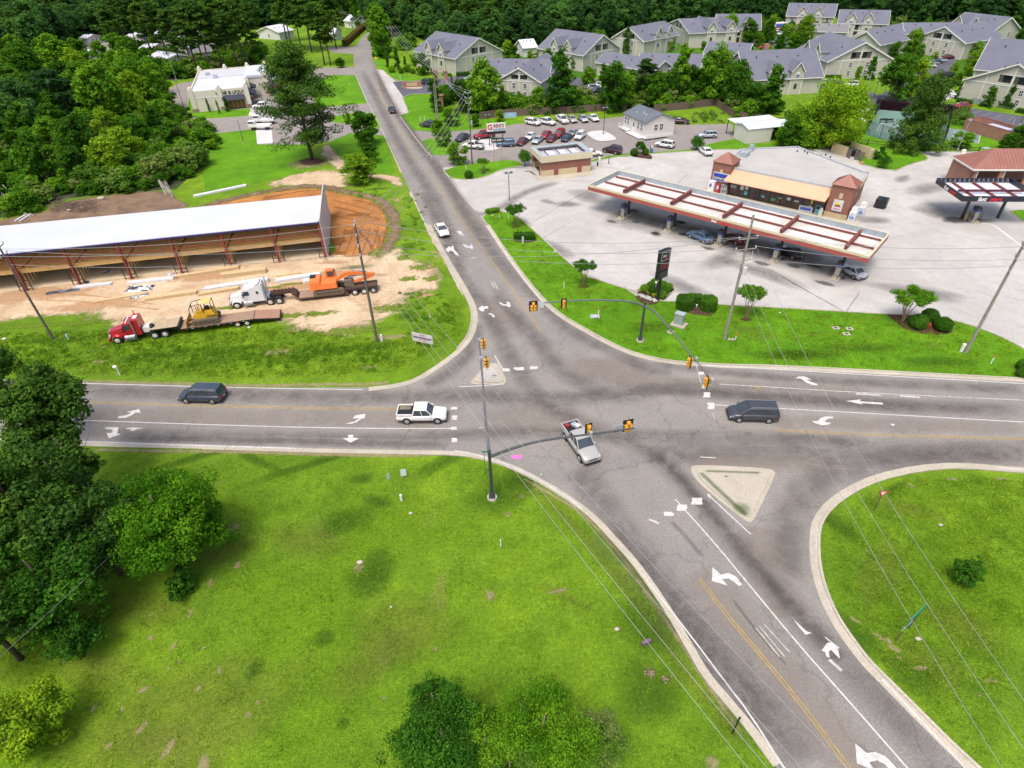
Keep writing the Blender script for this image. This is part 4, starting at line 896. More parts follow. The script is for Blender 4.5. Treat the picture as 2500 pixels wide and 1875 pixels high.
for i in range(6):F.box(b,u0+(u1-u0)*i/5-.05,u0+(u1-u0)*i/5+.05,-.1,-.06,.3,2.6)
b.mk('frame',mat("tan_frame",(.5,.34,.2),.5),wo_)
b=MB();F.box(b,u0,u1,-.05,.0,0,.3);b.mk('sill',BLK,wo_)
AWN=mat("black_navy_canvas",(.02,.02,.045),.7)
b=MB();b.add([F.p(u0-.3,0,3.9),F.p(u1+.3,0,3.9),F.p(u1+.3,-1.4,2.7),F.p(u0-.3,-1.4,2.7),F.p(u0-.3,0,2.7),F.p(u1+.3,0,2.7)],[(3,2,1,0),(0,4,3),(1,2,5)]);b.mk('awning',AWN,T)
letr("WINE & LIQUOR",1.25,BLK,T,F.p((u0+u1)/2,-.06,4.55),F.U,(0,0,1),.03,bold=.02)
for v0,v1 in((1.8,8.5),(11.5,17)):
 b=MB();b.add([F.p(w,v0,4.2),F.p(w,v1,4.2),F.p(w+2.4,v1,3.0),F.p(w+2.4,v0,3.0),F.p(w,v0,3.0),F.p(w,v1,3.0)],[(0,1,2,3),(0,3,4),(1,5,2)]);b.mk('awning',AWN,T)
 b=MB();F.box(b,w,w+.05,v0+.3,v1-.3,.3,2.9);b.mk('shop_window',GLASSD,T)
b=MB();F.box(b,w+6,w+6.05,20,28,.3,3.0);b.mk('shop_window',GLASSD,T)
for i in range(5):
 b=MB();b.tb(F.p(w+9,12+i*1.6,0),F.p(w+9,12+i*1.6,3),.12);b.mk('porch_post',COPPER,T)
b=MB();F.box(b,w+5,w+9.3,11.5,19,3.0,3.2);b.mk('porch_roof',mat("plum_metal",(.10,.03,.07),.5),T)
for u,v in((3,26),(5.5,21)):
 b=MB();F.box(b,u,u+1.2,v,v+1.0,5.2,6.1);b.mk('air_conditioner',GALV,T)
 # --- storage shed under construction
Bs=[at('D',*q) for q in((240,975),(700,925),(1155,875),(1585,820),(2005,775))]+[at('E',665,725),at('E',1045,690)]
a0,a1=Bs[0],Bs[-1];U=(a1-a0).normalized();gap=(a1-a0).length/6
F=Fr(a0-U*gap*3,U);Lw=gap*9;HF,HB,DP=6.0,4.0,17.4
T=wth('storage_shed','long unfinished white roofed shed on red steel posts with open wooden bays','shed',(a0[0],a0[1],0))
b=MB();F.box(b,0,Lw+.3,.2,DP,.0,.10);b.mk('slab',mat("dusty_slab",(.58,.47,.32),.9,(.50,.40,.27),.8),T)
b=MB();slab(b,F.p(-.2,-.5,HF+.2),F.p(Lw,-.5,HF+.2),F.p(Lw,DP-.3,HB+.2),F.p(-.2,DP-.3,HB+.2),.12);b.mk('roof',WHITEM,T)
b=MB()
n=70
for i in range(n+1):
 u=Lw*i/n-.1
 b.hx([F.p(u-.03,-.5,HF+.195),F.p(u+.03,-.5,HF+.195),F.p(u+.03,DP-.3,HB+.195),F.p(u-.03,DP-.3,HB+.195)],[F.p(u-.03,-.5,HF+.207),F.p(u+.03,-.5,HF+.207),F.p(u+.03,DP-.3,HB+.207),F.p(u-.03,DP-.3,HB+.207)])
b.mk('roof_rib',WHITEM,T,kind='stuff')
b=MB();F.box(b,-.2,Lw,-.56,-.45,HF-.15,HF+.1);b.mk('eave_trim',mat("navy_trim",(.03,.025,.12),.5),T)
b=MB();b.hx([F.p(Lw+.05,-.3,.0),F.p(Lw+.2,-.3,.0),F.p(Lw+.2,DP+.5,.0),F.p(Lw+.05,DP+.5,.0)],[F.p(Lw+.05,-.3,HF+.35),F.p(Lw+.2,-.3,HF+.35),F.p(Lw+.2,DP+.5,HF+.1),F.p(Lw+.05,DP+.5,HF+.1)])
b.mk('end_wall',mat("pale_grey_sheet",(.52,.53,.58),.5,(.47,.48,.54),.4),T)
b=MB();F.box(b,Lw-.05,Lw+.08,-.36,-.3,0,HF+.2);b.mk('corner_trim',REDST,T)
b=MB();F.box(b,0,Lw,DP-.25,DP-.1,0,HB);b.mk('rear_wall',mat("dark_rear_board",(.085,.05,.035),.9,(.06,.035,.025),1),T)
for i in range(10):
 b=MB();u=min(gap*i,Lw-.18)
 for z0,z1,wd in((0,HF,.14),):F.box(b,u-wd,u+wd,-.35,.0,z0,z1)
 b.hx([F.p(u-.12,-.3,HF-.5),F.p(u+.12,-.3,HF-.5),F.p(u+.12,DP-.4,HB-.4),F.p(u-.12,DP-.4,HB-.4)],[F.p(u-.12,-.3,HF-.02),F.p(u+.12,-.3,HF-.02),F.p(u+.12,DP-.4,HB-.02),F.p(u-.12,DP-.4,HB-.02)])
 po=b.mk('post',REDST,T)
 b=MB()
 for du in(-.85,.85):F.box(b,u+du-.05,u+du+.05,-.3,-.2,0,2.2)
 for z in(.7,1.6):F.box(b,u-.85,u+.85,-.28,-.22,z,z+.1)
 b.mk('door_jamb',mat("rust_black_steel",(.05,.022,.02),.7),po)
for z in(HF-1.2,HF-2.0):
 b=MB();F.box(b,0,Lw,-.12,.0,z,z+.12);b.mk('girt',REDST,T)
WOOD=mat("yellow_lumber",(.62,.41,.17),.75,(.50,.30,.10),2.2);WOOD2=mat("pale_lumber",(.60,.46,.27),.75,(.52,.36,.18),2.5)
jm=None
for i in range(9):
 for j in range(15):
  b=MB();v=.75+j*.62;z=2.75
  if jm is None or i==8:
   F.box(b,gap*i+.15,gap*(i+1)-.15,v,v+.09,z,z+.26)
   o=b.mk('deck_joist',WOOD,T)
   if i==0:pass
  else:
   F.box(b,gap*i+.15,gap*(i+1)-.15,v,v+.09,z,z+.26);o=b.mk('deck_joist',WOOD,T)
for i in range(9):
 b=MB();F.box(b,gap*i+.12,gap*(i+1)-.12,.3,.38,2.6,3.3);b.mk('deck_beam',WOOD,T)
for i in range(10):
 u=min(gap*i,Lw-.3)
 for j in range(8):
  b=MB();F.box(b,u-.05,u+.09,.8+j*.9,.9+j*.9,.1,2.74);b.mk('stud',WOOD,T)
 b=MB();F.box(b,u+.1,u+.13,7.9,12,.1,2.74);b.mk('partition_panel',mat("plywood",(.46,.33,.17),.8),T)
def long_stack(k,x0,y0,x1,y1,wd,hh,layers,m,label,name='lumber_stack',cat='lumber',z=0.0):
 a,b_=at(k,x0,y0),at(k,x1,y1);F=Fr(a,b_-a);L=(b_-a).length
 T=wth(name,label,cat,((a[0]+b_[0])/2,(a[1]+b_[1])/2,0));n=max(2,int(wd/.26))
 for l in range(layers):
  for i in range(n):
   q=MB();s=random.uniform(-.25,.25);v=-wd/2+wd*i/n+random.uniform(-.02,.02)
   F.box(q,s,L+s*.5,v,v+wd/n*.9,.02+l*hh/layers,.02+(l+.9)*hh/layers);q.mk('plank' if m in(WOOD,WOOD2) else 'sheet',m,T)
 return T
SHEET=mat("stacked_white_sheet",(.72,.72,.76),.4)
long_stack('E',150,870,530,820,1.0,.7,3,WOOD2,'pale lumber bundle in front of the right open bays')
long_stack('E',10,835,300,790,.9,.5,2,WOOD2,'lumber bundle lying left of the big pale bundle')
long_stack('D',1515,870,1850,820,.7,.4,2,WOOD2,'thin lumber bundle by the middle bays')
long_stack('D',1240,1065,1690,1000,.9,.45,2,WOOD2,'lumber bundle nearest the white tractor')
long_stack('D',1710,1020,2050,965,.8,.4,2,WOOD2,'lumber bundle behind the white tractor cab')
long_stack('D',800,1085,1250,1010,.4,.2,1,WOOD2,'single long boards on the sand left of the bundles')
long_stack('E',0,985,545,900,1.0,.55,2,SHEET,'long white metal sheet pack behind the white tractor','sheet_metal_pack','metal sheets')
long_stack('E',610,905,990,850,1.0,.4,2,SHEET,'white metal sheet pack left of the excavator','sheet_metal_pack','metal sheets')
long_stack('E',845,905,960,890,.8,.3,2,SHEET,'short white sheet pack touching the excavator trailer','sheet_metal_pack','metal sheets')
long_stack('E',610,862,830,830,.25,.12,1,WOOD,'two thin boards on the sand above the sheet pack')
long_stack('D',1655,180,2110,85,.9,.35,1,SHEET,'long white roof panels lying on the lawn behind the shed','roof_panel_stack','metal sheets')
long_stack('D',130,392,240,322,.35,.2,1,SHEET,'left of two short white beams at the thicket edge','white_beam','beam')
long_stack('D',165,395,275,325,.35,.2,1,SHEET,'right of two short white beams at the thicket edge','white_beam','beam')
long_stack('D',1090,925,1490,880,.9,.35,1,SHEET,'white wrapped bundle on the sand before the middle bays','wrapped_bundle','bundle')
long_stack('D',650,960,960,925,.8,.3,1,SHEET,'crumpled white wrapped bundle before the second bay','wrapped_bundle','bundle')
def crumple(k,x,y,rx,ry,h,m,label,seed,name='plastic_wrap',cat='plastic sheet',ang=.1):
 r_=random.Random(seed);c=at(k,x,y);b=MB();n=9;vs=[]
 for i in range(n):
  for j in range(n):
   u,v=i/(n-1)*2-1,j/(n-1)*2-1;q=max(0,1-u*u-v*v)
   X,Y=u*rx+r_.gauss(0,rx*.05),v*ry+r_.gauss(0,ry*.05)
   vs.append((c[0]+X*math.cos(ang)-Y*math.sin(ang),c[1]+X*math.sin(ang)+Y*math.cos(ang),.02+h*math.sqrt(q)*r_.uniform(.3,1.0)))
 b.cur=0;b.add(vs,[(i*n+j,(i+1)*n+j,(i+1)*n+j+1,i*n+j+1) for i in range(n-1) for j in range(n-1)])
 mm=m if isinstance(m,list) else[m]
 b.m=[r_.randrange(len(mm)) for _ in b.f]
 return tag(b.mk(name,mm,None),label,cat)
PLB=mat("black_plastic",(.03,.035,.06),.35);PLW=mat("white_plastic",(.6,.62,.66),.35)
crumple('D',1200,965,2.0,1.0,.5,[PLB,PLW],'black and white plastic wrapping heap in the middle of the yard',1)
crumple('D',540,990,2.3,.45,.3,[PLB],'dark plastic sheet trailing on the sand by the second bay',2,ang=.25)
crumple('D',1195,1030,1.3,.3,.2,[PLB,PLW],'rolled plastic strip lying beside the long boards',3,ang=.5)
crumple('D',915,825,.9,.45,.4,[PLB,PLW],'small plastic heap inside the third bay',4)
crumple('D',1460,845,.9,.3,.3,[PLB,PLW],'plastic scraps at the fourth red post',5)
crumple('D',1815,830,.4,.3,.4,[PLB],'small dark heap on the lumber by the middle bays',6)
crumple('D',740,910,.5,.3,.4,[PLB],'dark scrap at the foot of the second red post',7)
r_=random.Random(5);b=MB()
for i in range(240):
 c=at('D',r_.uniform(420,800),r_.uniform(230,320));a=r_.gauss(.5,.5);L=r_.uniform(.8,2.6);z=r_.random()**2*1.1
 b.tb((c[0],c[1],z),(c[0]+L*math.cos(a),c[1]+L*math.sin(a),max(0.05,z+r_.uniform(-.5,.5))),r_.uniform(.03,.07),.02,4)
tag(b.mk('brush_pile',mat("grey_brown_branches",(.22,.16,.12),.9,(.14,.09,.07),2)),'heap of cut grey brown branches behind the shed','brush pile')
for s,(x,y,x1,y1,lab) in enumerate(((0,190,250,340,'fan of bare grey fallen stems at the thicket edge'),(1320,20,1450,170,'bare leaning stems under the vine covered shrubs'))):
 b=MB()
 for i in range(12):
  p,q=at('D',x+r_.uniform(-60,60),y+r_.uniform(-60,60)),at('D',x1+r_.uniform(-40,40),y1+r_.uniform(-20,20));b.tb((p[0],p[1],r_.uniform(1.5,3)),(q[0],q[1],.1),.07,.04,4)
 tag(b.mk('fallen_stems',mat("bleached_wood",(.42,.38,.33),.9)),lab,'dead branches')
for k_,x,y,s in(('D',595,300,.5),('D',870,200,.8),('D',705,275,.3)):
 c=at(k_,x,y);b=MB();b.ball((c[0],c[1],s*.3),(s,s*.7,s*.5),7,5);tag(b.mk('rock',mat("pale_rock",(.45,.38,.28),.9)),{595:'tan rock at the foot of the brush pile',870:'largest pale rock right of the brush pile',705:'small pale rock in the middle of the brown soil'}[x],'rock')
 # --- the store
o=at('G',1480,690);o1=at('G',1690,735);U=(o1-o).normalized();ang_u=math.atan2(U[1],U[0])
Ux=Vec((math.cos(math.radians(-40)),math.sin(math.radians(-40)),0));F=Fr(o1-Ux*25.2,Ux)
T=wth('corner_store','brick convenience store with orange metal awning and two copper capped corner towers','store',tuple(F.p(12,6,0)))
HT=5.75;HW=4.8
rp=[(3.6,1.2)]
for k_,x,y in(('G',800,118),('G',1290,98),('G',1895,325)):
 q=at(k_,x,y,HW)-F.P;rp.append((q.dot(F.U),q.dot(F.V)))
rp=[(1.2,1.2)]+[rp[1],rp[2],rp[3]]+[(25.0,1.2)]
poly=[F.p(a,c,0) for a,c in rp]
b=MB();b.prism(poly,0,3.6,False);b.mk('wall',BRICK,T)
cc=sum(poly,Vec())/5
b=MB();b.prism([cc+(p-cc)*1.012 for p in poly],3.6,4.6,False);b.mk('upper_band',mat("beige_stucco",(.56,.50,.38),.8,(.52,.46,.34),.5),T)
b=MB();PP=poly+[poly[0]]
kerb_=MB();kerb(kerb_,smp([Vec((p[0],p[1],0)) for p in poly],0),-.15,.2,HW,True)
pa=MB();n5=len(poly)
for i in range(n5):
 a,c_=poly[i],poly[(i+1)%n5];Fp=Fr(a,c_-a);L=(c_-a).length;s=-1 if Fp.V.dot(cc-a)>0 else 1
 Fp.box(pa,-.2,L+.2,min(0,.35*-s),max(0,.35*-s),4.6,HW+.12)
pa.mk('parapet',mat("roof_edge_grey",(.42,.44,.47),.6),T)
b=MB();b.prism([cc+(p-cc)*.99 for p in poly],4.6,4.66,False);b.mk('roof',mat("grey_membrane",(.42,.415,.40),.8,(.36,.355,.34),.25,world=True),T)
def rbox(k_,x,y,sx,sy,sz,m,nm,z=4.66):
 c=at(k_,x,y,z);b=MB();b.box((c[0],c[1],z+sz/2),(sx,sy,sz),math.radians(-40));b.mk(nm,m,T)
rbox('G',825,185,1.5,1.1,.9,GALV,'air_conditioner');rbox('G',890,135,.8,.8,1.2,GALV,'roof_fan')
c1,c2=at('G',835,160,5.3),at('G',885,135,5.3);b=MB();b.tb(c1,c2,.3);b.mk('duct',GALV,T)
for x,y in((1285,143),(1350,145),(1372,160),(1490,182),(1530,175),(1568,195)):
 c=at('G',x,y,4.66);b=MB();b.tb(c,c+Vec((0,0,.35)),.13);b.mk('roof_vent',BLK,T)
for x,y in((1355,170),(1435,180),(1640,320),(1655,318)):
 c=at('G',x,y,4.66);b=MB();b.tb(c,c+Vec((0,0,.8)),.05);b.mk('vent_pipe',WHITEP,T)
u0,u1=3.9,21.4;n=9
for i in range(n):
 a,c_=u0+(u1-u0)*i/n,u0+(u1-u0)*(i+1)/n
 b=MB()
 for e in((a,a+.09),(c_-.09,c_)):F.box(b,e[0],e[1],.2,.4,.15,3.3)
 F.box(b,a,c_,.2,.4,.0,.15);F.box(b,a,c_,.22,.4,2.4,2.48)
 fo=b.mk('shop_window' if i not in(5,6) else 'glass_door',BLK,T)
 b=MB();F.box(b,a+.09,c_-.09,.26,.32,.15,3.25);b.mk('pane',mat("shop_glass",(.03,.026,.024),.15,(.09,.055,.04),1.2,world=True),fo)
def poster(u,z,w_,h_,m,lab=None):
 b=MB();F.box(b,u-w_/2,u+w_/2,.235,.258,z,z+h_);o=b.mk('poster',m,T)
PW=mat("poster_white",(.6,.62,.62),.5);PT=mat("poster_teal",(.12,.45,.55),.5);PR=mat("poster_red",(.5,.04,.06),.5);PG=mat("poster_green",(.06,.30,.12),.5);PB=mat("poster_blue",(.06,.12,.5),.5);PY=mat("poster_yellow",(.8,.6,.05),.5)
for u,z,w_,h_,m in((4.6,1.9,1.1,.15,PW),(4.6,1.6,1.1,.15,PW),(6.3,1.5,.7,.8,PW),(7.2,1.7,.6,.6,PW),(7.2,.7,.6,.7,PT),(10.5,.9,.6,.4,PT),(12.4,.7,.9,.5,PG),(13.4,.5,.5,.4,PR),(13.6,1.3,.5,.3,PW),(15.2,1.4,.8,.5,PW),(16.5,1.4,.8,.25,PW),(19.0,.7,.5,.6,PW),(19.1,1.6,.3,1.0,PY)):poster(u,z,w_,h_,m)
AWNO=mat("orange_metal_awning",(.80,.41,.27),.5,(.74,.38,.25),.5)
b=MB();b.add([F.p(3.6,1.15,4.55),F.p(21.7,1.15,4.55),F.p(21.5,-1.3,3.05),F.p(3.1,-1.3,3.05),F.p(3.6,1.15,4.4),F.p(21.7,1.15,4.4),F.p(21.5,-1.3,2.9),F.p(3.1,-1.3,2.9)],[(3,2,1,0),(4,5,6,7),(3,7,6,2),(0,4,7,3),(1,2,6,5)])
aw=b.mk('awning',AWNO,T)
b=MB()
for i in range(46):
 t=i/45;a=F.p(3.6+18.1*t,1.15,4.56);c_=F.p(3.1+18.4*t,-1.3,3.06)
 b.tb(a,c_,.035,.035,4)
b.mk('awning_seam',mat("orange_seam",(.62,.32,.13),.5),aw,kind='stuff')
b=MB();F.box(b,21.6,21.7,-1.2,1.15,2.95,3.2);b.mk('awning_bracket',BLK,aw)
def tower(u,v,s,name):
 b=MB();F.box(b,u,u+s,v,v+s,1.0,HT);to=b.mk('tower',BRICK,T)
 b=MB();F.box(b,u-.04,u+s+.04,v-.04,v+s+.04,0,1.0);b.mk('tower_base',STONE,to)
 b=MB();e=.2;c=F.p(u+s/2,v+s/2,HT+1.55)
 q=[F.p(u-e,v-e,HT),F.p(u+s+e,v-e,HT),F.p(u+s+e,v+s+e,HT),F.p(u-e,v+s+e,HT)]
 b.add(q+[c],[(0,1,4),(1,2,4),(2,3,4),(3,0,4),(3,2,1,0)]);ro=b.mk('tower_roof',COPPER,to)
 b=MB()
 for i in range(4):
  a,d=q[i],q[(i+1)%4]
  for j in range(0,10):
   m_=a.lerp(d,j/10);t=1-abs(j/10-.5)*2;top=m_.lerp((a+d)/2,0)+(c-(a+d)/2)*t
   b.tb(m_+Vec((0,0,.02)),top+Vec((0,0,.02)),.03,.03,4)
 b.mk('standing_seam',mat("copper_seam",(.30,.12,.09),.5),ro,kind='stuff')
 b=MB();F.box(b,u+s*.42,u+s*.58,v-.03,v,3.6,4.5);b.mk('wall_light',mat("tan_stone",(.55,.42,.28),.8),to)
 b=MB();F.box(b,u+s,u+s+.03,v+s*.5,v+s*.62,3.6,4.4);b.mk('wall_light',mat("tan_stone",(.55,.42,.28),.8),to)
 return to
t1=tower(0.0,0.0,3.7,'l');t2=tower(21.6,0.0,3.7,'r')
b=MB();F.box(b,.45,3.5,-.16,-.01,1.95+.35,3.9);sg=b.mk('sign_board',PW,t1)
b=MB();F.box(b,.57,3.38,-.19,-.165,2.42,3.78);sgp=b.mk('sign_face',mat("sign_blue",(.02,.06,.42),.4),t1)
letr("DONUTS",.62,mat("pale_yellow_letter",(.75,.72,.25),.5),T,F.p(1.98,-.20,2.85),F.U,(0,0,1),.01,bold=.012)
b=MB();F.box(b,22.6,24.2,-.12,-.01,1.35,3.35);b.mk('emblem_board',PW,t2)
b=MB();b.add([F.p(23.4,-.135,2.55)]+[F.p(23.4+.42*math.cos(PI*i/10),-.135,2.45+.52*math.sin(PI*i/10)) for i in range(11)],[(0,i+1,i+2) for i in range(10)]);b.mk('emblem_dome',PY,t2)
for z,w_,m in((2.18,1.05,PR),(2.36,.85,BLK),(1.72,1.1,PR)):
 b=MB();F.box(b,23.4-w_/2,23.4+w_/2,-.14,-.125,z,z+.13);b.mk('emblem_bar',m,t2)
b=MB();F.box(b,22.6,24.2,-.14,-.12,1.38,1.44);b.mk('emblem_bar',PB,t2)
b=MB();F.box(b,-1,27.5,-2.4,1.2,-.02,.13);b.mk('walk',CKB);bpy.data.objects['walk']['kind']='structure';bpy.data.objects['walk'].name='store_walk'
def ice_box(u,v,s,label,nm='ice_freezer',rz=0,txt="ICE"):
 T=wth(nm,label,'ice freezer',tuple(F.p(u,v,0)))
 b=MB();F.box(b,u,u+1.0,v,v+1.9,.13,1.75);b.mk('body',WHITEP,T)
 b=MB();F.box(b,u+.1,u+.9,v+.2,v+1.4,1.75,2.35);b.mk('compressor_hood',WHITEP,T)
 b=MB();F.box(b,u+.1,u+.9,v-.03,v,.3,1.6);b.mk('door',mat("pale_blue_door",(.5,.6,.75),.4),T)
 letr(txt,.5,PB,T,F.p(u+.5,v-.045,.8),F.U,(0,0,1),.01,bold=.02)
ice_box(25.6,.0,1,'white ice freezer nearest the corner of the brick tower');ice_box(26.2,3.2,1,'second white ice freezer against the side wall')
T2=wth('ice_freezer','white and blue freezer at the foot of the donut sign tower','ice freezer',tuple(F.p(.3,-.9,0)))
b=MB();F.box(b,.1,1.3,-1.0,-.1,.13,2.3);b.mk('body',WHITEP,T2);b=MB();b.ball(F.p(.7,-1.0,1.6),(.35,.1,.35),8,6);b.mk('logo',PB,T2)
T2=wth('vending_machine','red vending machine between freezer and gas cage','vending machine',tuple(F.p(1.9,-.7,0)))
b=MB();F.box(b,1.7,2.3,-.8,-.1,.13,1.9);b.mk('cabinet',mat("vending_red",(.5,.03,.06),.4),T2);b=MB();F.box(b,1.8,2.2,-.83,-.8,1.0,1.7);b.mk('display',PW,T2)
T2=wth('gas_cylinder_cage','metal cage of gas cylinders left of the shop windows','gas cage',tuple(F.p(3.1,-.7,0)))
for i in range(5):
 b=MB();F.box(b,2.6+i*.28,2.63+i*.28,-.8,-.76,.13,1.9);b.mk('cage_bar',GALV,T2)
for i in range(3):
 for z in(.2,1.1):
  b=MB();b.tb(F.p(2.8+i*.38,-.45,z),F.p(2.8+i*.38,-.45,z+.6),.15);b.mk('cylinder',WHITEP,T2)
for z in(.13,1.0,1.9):
 b=MB();F.box(b,2.6,3.75,-.8,-.1,z,z+.04);b.mk('cage_shelf',GALV,T2)
T2=wth('merchandise_rack','low white and blue display rack under the awning','display rack',tuple(F.p(18.6,-.2,0)))
b=MB();F.box(b,17.3,19.6,-.1,.5,.13,1.1);b.mk('body',PW,T2);b=MB();F.box(b,17.5,19.4,-.12,-.1,.4,.9);b.mk('panel',PB,T2)
T2=wth('kiosk_machine','turquoise kiosk beside the right tower','kiosk',tuple(F.p(20.4,0,0)))
b=MB();F.box(b,20.0,20.8,.1,.7,.13,1.6);b.mk('body',PT,T2);b=MB();F.box(b,20.1,20.7,.08,.1,1.0,1.5);b.mk('screen',BLK,T2)
T2=wth('water_bottle_display','pale water bottle display at the tower foot','display',tuple(F.p(21.2,-.8,0)))
b=MB();F.box(b,20.9,21.5,-1.0,-.4,.13,1.3);b.mk('body',mat("pale_grey_plastic",(.55,.56,.5),.5),T2);b=MB();b.ball(F.p(21.2,-.7,1.5),.2);b.mk('bottle',PW,T2)
T2=wth('dark_trailer','small black trailer behind the side of the store','trailer',tuple(F.p(28,8,0)))
b=MB();F.box(b,27.6,29.4,9.2,11.4,.3,1.6);b.mk('body',BLK,T2);b=MB();b.tb(F.p(28.5,10.3,1.6),F.p(29.2,9,2.0),.05);b.mk('lid_prop',BLK,T2)
for s_ in(27.6,29.4):
 b=MB();b.tb(F.p(s_-.08,10.3,.3),F.p(s_+.08,10.3,.3),.3,.3,10);b.mk('wheel',BLK,T2)
 # --- pump hut
p0,p1=at('S',400,1275),at('S',1145,1190);F=Fr(p0,p1-p0);w=(p1-p0).length;dp=7.0
T=wth('car_wash_hut','small brick car wash hut with beige fascia and open white roof frame','car wash',(p0[0],p0[1],0))
TANS=mat("tan_block",(.55,.46,.28),.85,(.50,.41,.25),1)
b=MB()
for u0_,u1_,v0,v1 in((0,w,0,.3),(w-.3,w,.3,dp),(.0,.3,.3,1.2),(0,.3,dp-.6,dp),(.3,w-.3,dp-.3,dp)):F.box(b,u0_,u1_,v0,v1,1.25,2.9)
b.mk('wall',BRICK,T);b=MB()
for u0_,u1_,v0,v1 in((-.03,w+.03,-.03,.3),(w-.3,w+.03,.3,dp),(-.03,.3,.3,1.23),(-.03,.3,dp-.63,dp+.03),(.3,w-.3,dp-.3,dp+.03)):F.box(b,u0_,u1_,v0,v1,0,1.25)
b.mk('base_wall',TANS,T)
b=MB()
for u0_,u1_,v0,v1 in((-.25,w+.25,-.25,0),(-.25,w+.25,dp,dp+.25),(-.25,0,0,dp),(w,w+.25,0,dp)):F.box(b,u0_,u1_,v0,v1,2.9,4.15)
b.mk('fascia',mat("cream_fascia",(.60,.54,.38),.7,(.55,.49,.34),.8),T)
b=MB();F.box(b,0,w,0,dp,3.3,3.4);b.mk('roof',WHITEM,T)
b=MB()
for u0_,u1_,v0,v1 in((-.1,w+.1,-.12,.3),(-.1,w+.1,dp-1.2,dp+.12),(-.1,.5,.3,dp-1.2),(w-1.1,w+.1,.3,dp-1.2)):F.box(b,u0_,u1_,v0,v1,4.15,4.22)
b.mk('roof_flange',GALV,T)
for i in range(4):
 b=MB();u=w*(.14+.235*i);F.box(b,u,u+.16,.3,dp-1.2,4.0,4.16);b.mk('roof_beam',mat("brown_beam",(.14,.05,.05),.6),T)
for u in(w*.24,w*.72):
 b=MB();F.box(b,u,u+1.0,-.06,-.03,.1,2.35);do=b.mk('door',mat("plum_door",(.26,.085,.085),.6),T);b=MB();b.ball(F.p(u+.85,-.09,1.2),.05);b.mk('knob',GALV,do)
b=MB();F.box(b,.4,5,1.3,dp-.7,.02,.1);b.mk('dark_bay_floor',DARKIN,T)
b=MB();F.box(b,-.3,-.15,1.0,1.15,0,2.9);F.box(b,-.3,-.15,dp-.8,dp-.65,0,2.9);b.mk('bay_post',COPPER,T)
b=MB();F.box(b,.6,1.0,2.4,3.8,.4,1.3);b.mk('yellow_brush',PY,T)
T2=wth('vacuum_station','white vacuum post on the kerb right of the brick hut','vacuum',tuple(at('S',1280,1095)))
c=at('S',1280,1095);b=MB();b.tb(c,c+Vec((0,0,1.5)),.25);b.mk('body',WHITEP,T2);b=MB();b.ball(c+Vec((0,0,1.6)),.28);b.mk('cap',WHITEP,T2);b=MB();b.box(c+Vec((-.4,-.3,.4)),(.3,.3,.8));b.mk('base',BLK,T2)
c=at('S',1428,1080);tag(MB().tb(c,c+Vec((0,0,1.5)),.09).mk('black_bollard',BLK),'black bollard on the curved kerb right of the vacuum post','bollard')
# --- sales office
p0,p1=at('S',1650,530),at('S',1970,690);F=Fr(p0,p1-p0);w=(p1-p0).length;dp=8.3
T=wth('sales_office','white portable sales office with grey gabled roof on the car lot','office',(p0[0],p0[1],0))
OFFW=siding_mat("office_siding",(.62,.60,.56),(.58,.56,.52));he,hr=3.75,5.3
b=MB();b.quad(F.p(0,0,.7),F.p(w,0,.7),F.p(w,0,he),F.p(0,0,he));b.quad(F.p(w,0,.7),F.p(w,dp,.7),F.p(w,dp,he),F.p(w,dp/2,hr),F.p(w,0,he));b.quad(F.p(w,dp,.7),F.p(0,dp,.7),F.p(0,dp,he),F.p(w,dp,he));b.quad(F.p(0,dp,.7),F.p(0,0,.7),F.p(0,0,he),F.p(0,dp/2,hr),F.p(0,dp,he));b.mk('wall',OFFW,T)
b=MB();F.box(b,-.02,w+.02,-.02,dp+.02,0,.7);b.mk('skirting',WHITEP,T)
b=MB();slab(b,F.p(-.3,-.3,he),F.p(w+.3,-.3,he),F.p(w+.3,dp/2,hr+.1),F.p(-.3,dp/2,hr+.1),.12);slab(b,F.p(-.3,dp/2+.001,hr+.1),F.p(w+.3,dp/2+.001,hr+.1),F.p(w+.3,dp+.3,he),F.p(-.3,dp+.3,he),.12);b.mk('roof',SHINGO,T)
for u in(1.0,2.3,w-3.0,w-1.5):window(T,F,u,0,1.6,.85,1.5)
b=MB();F.box(b,w*.45,w*.45+.95,-.05,0,.75,2.9);do=b.mk('door',WHITEP,T);b=MB();F.box(b,w*.45+.2,w*.45+.75,-.07,-.05,1.7,2.7);b.mk('door_glass',GLASSD,do)
for v in(3.1,4.6):window(T,F,v,w,1.6,.9,1.4,face='+U')
for u,v in((w*.35,1.5),(w*.55,2.2),(w*.7,2.0)):
 b=MB();q=F.p(u,v,he+v/dp*2*1.5);b.tb(q,q+Vec((0,0,.45)),.12);b.mk('roof_vent',WHITEP,T)
b=MB();F.box(b,0,4.0,-1.5,-.1,.55,.7);F.box(b,4,w,-1.5,-.1,.2,.35)
for i in range(9):F.box(b,.0+i*.48,.08+i*.48,-1.5,-1.42,0,1.6)
F.box(b,0,4,-1.5,-1.42,1.55,1.62);b.mk('porch',WHITEP,T)
b=MB();F.box(b,w+.1,w+1.6,-.5,dp*.7,.3,.45);F.box(b,w+1.55,w+1.6,-.5,dp*.7,.3,1.2);b.mk('ramp',WHITEP,T)
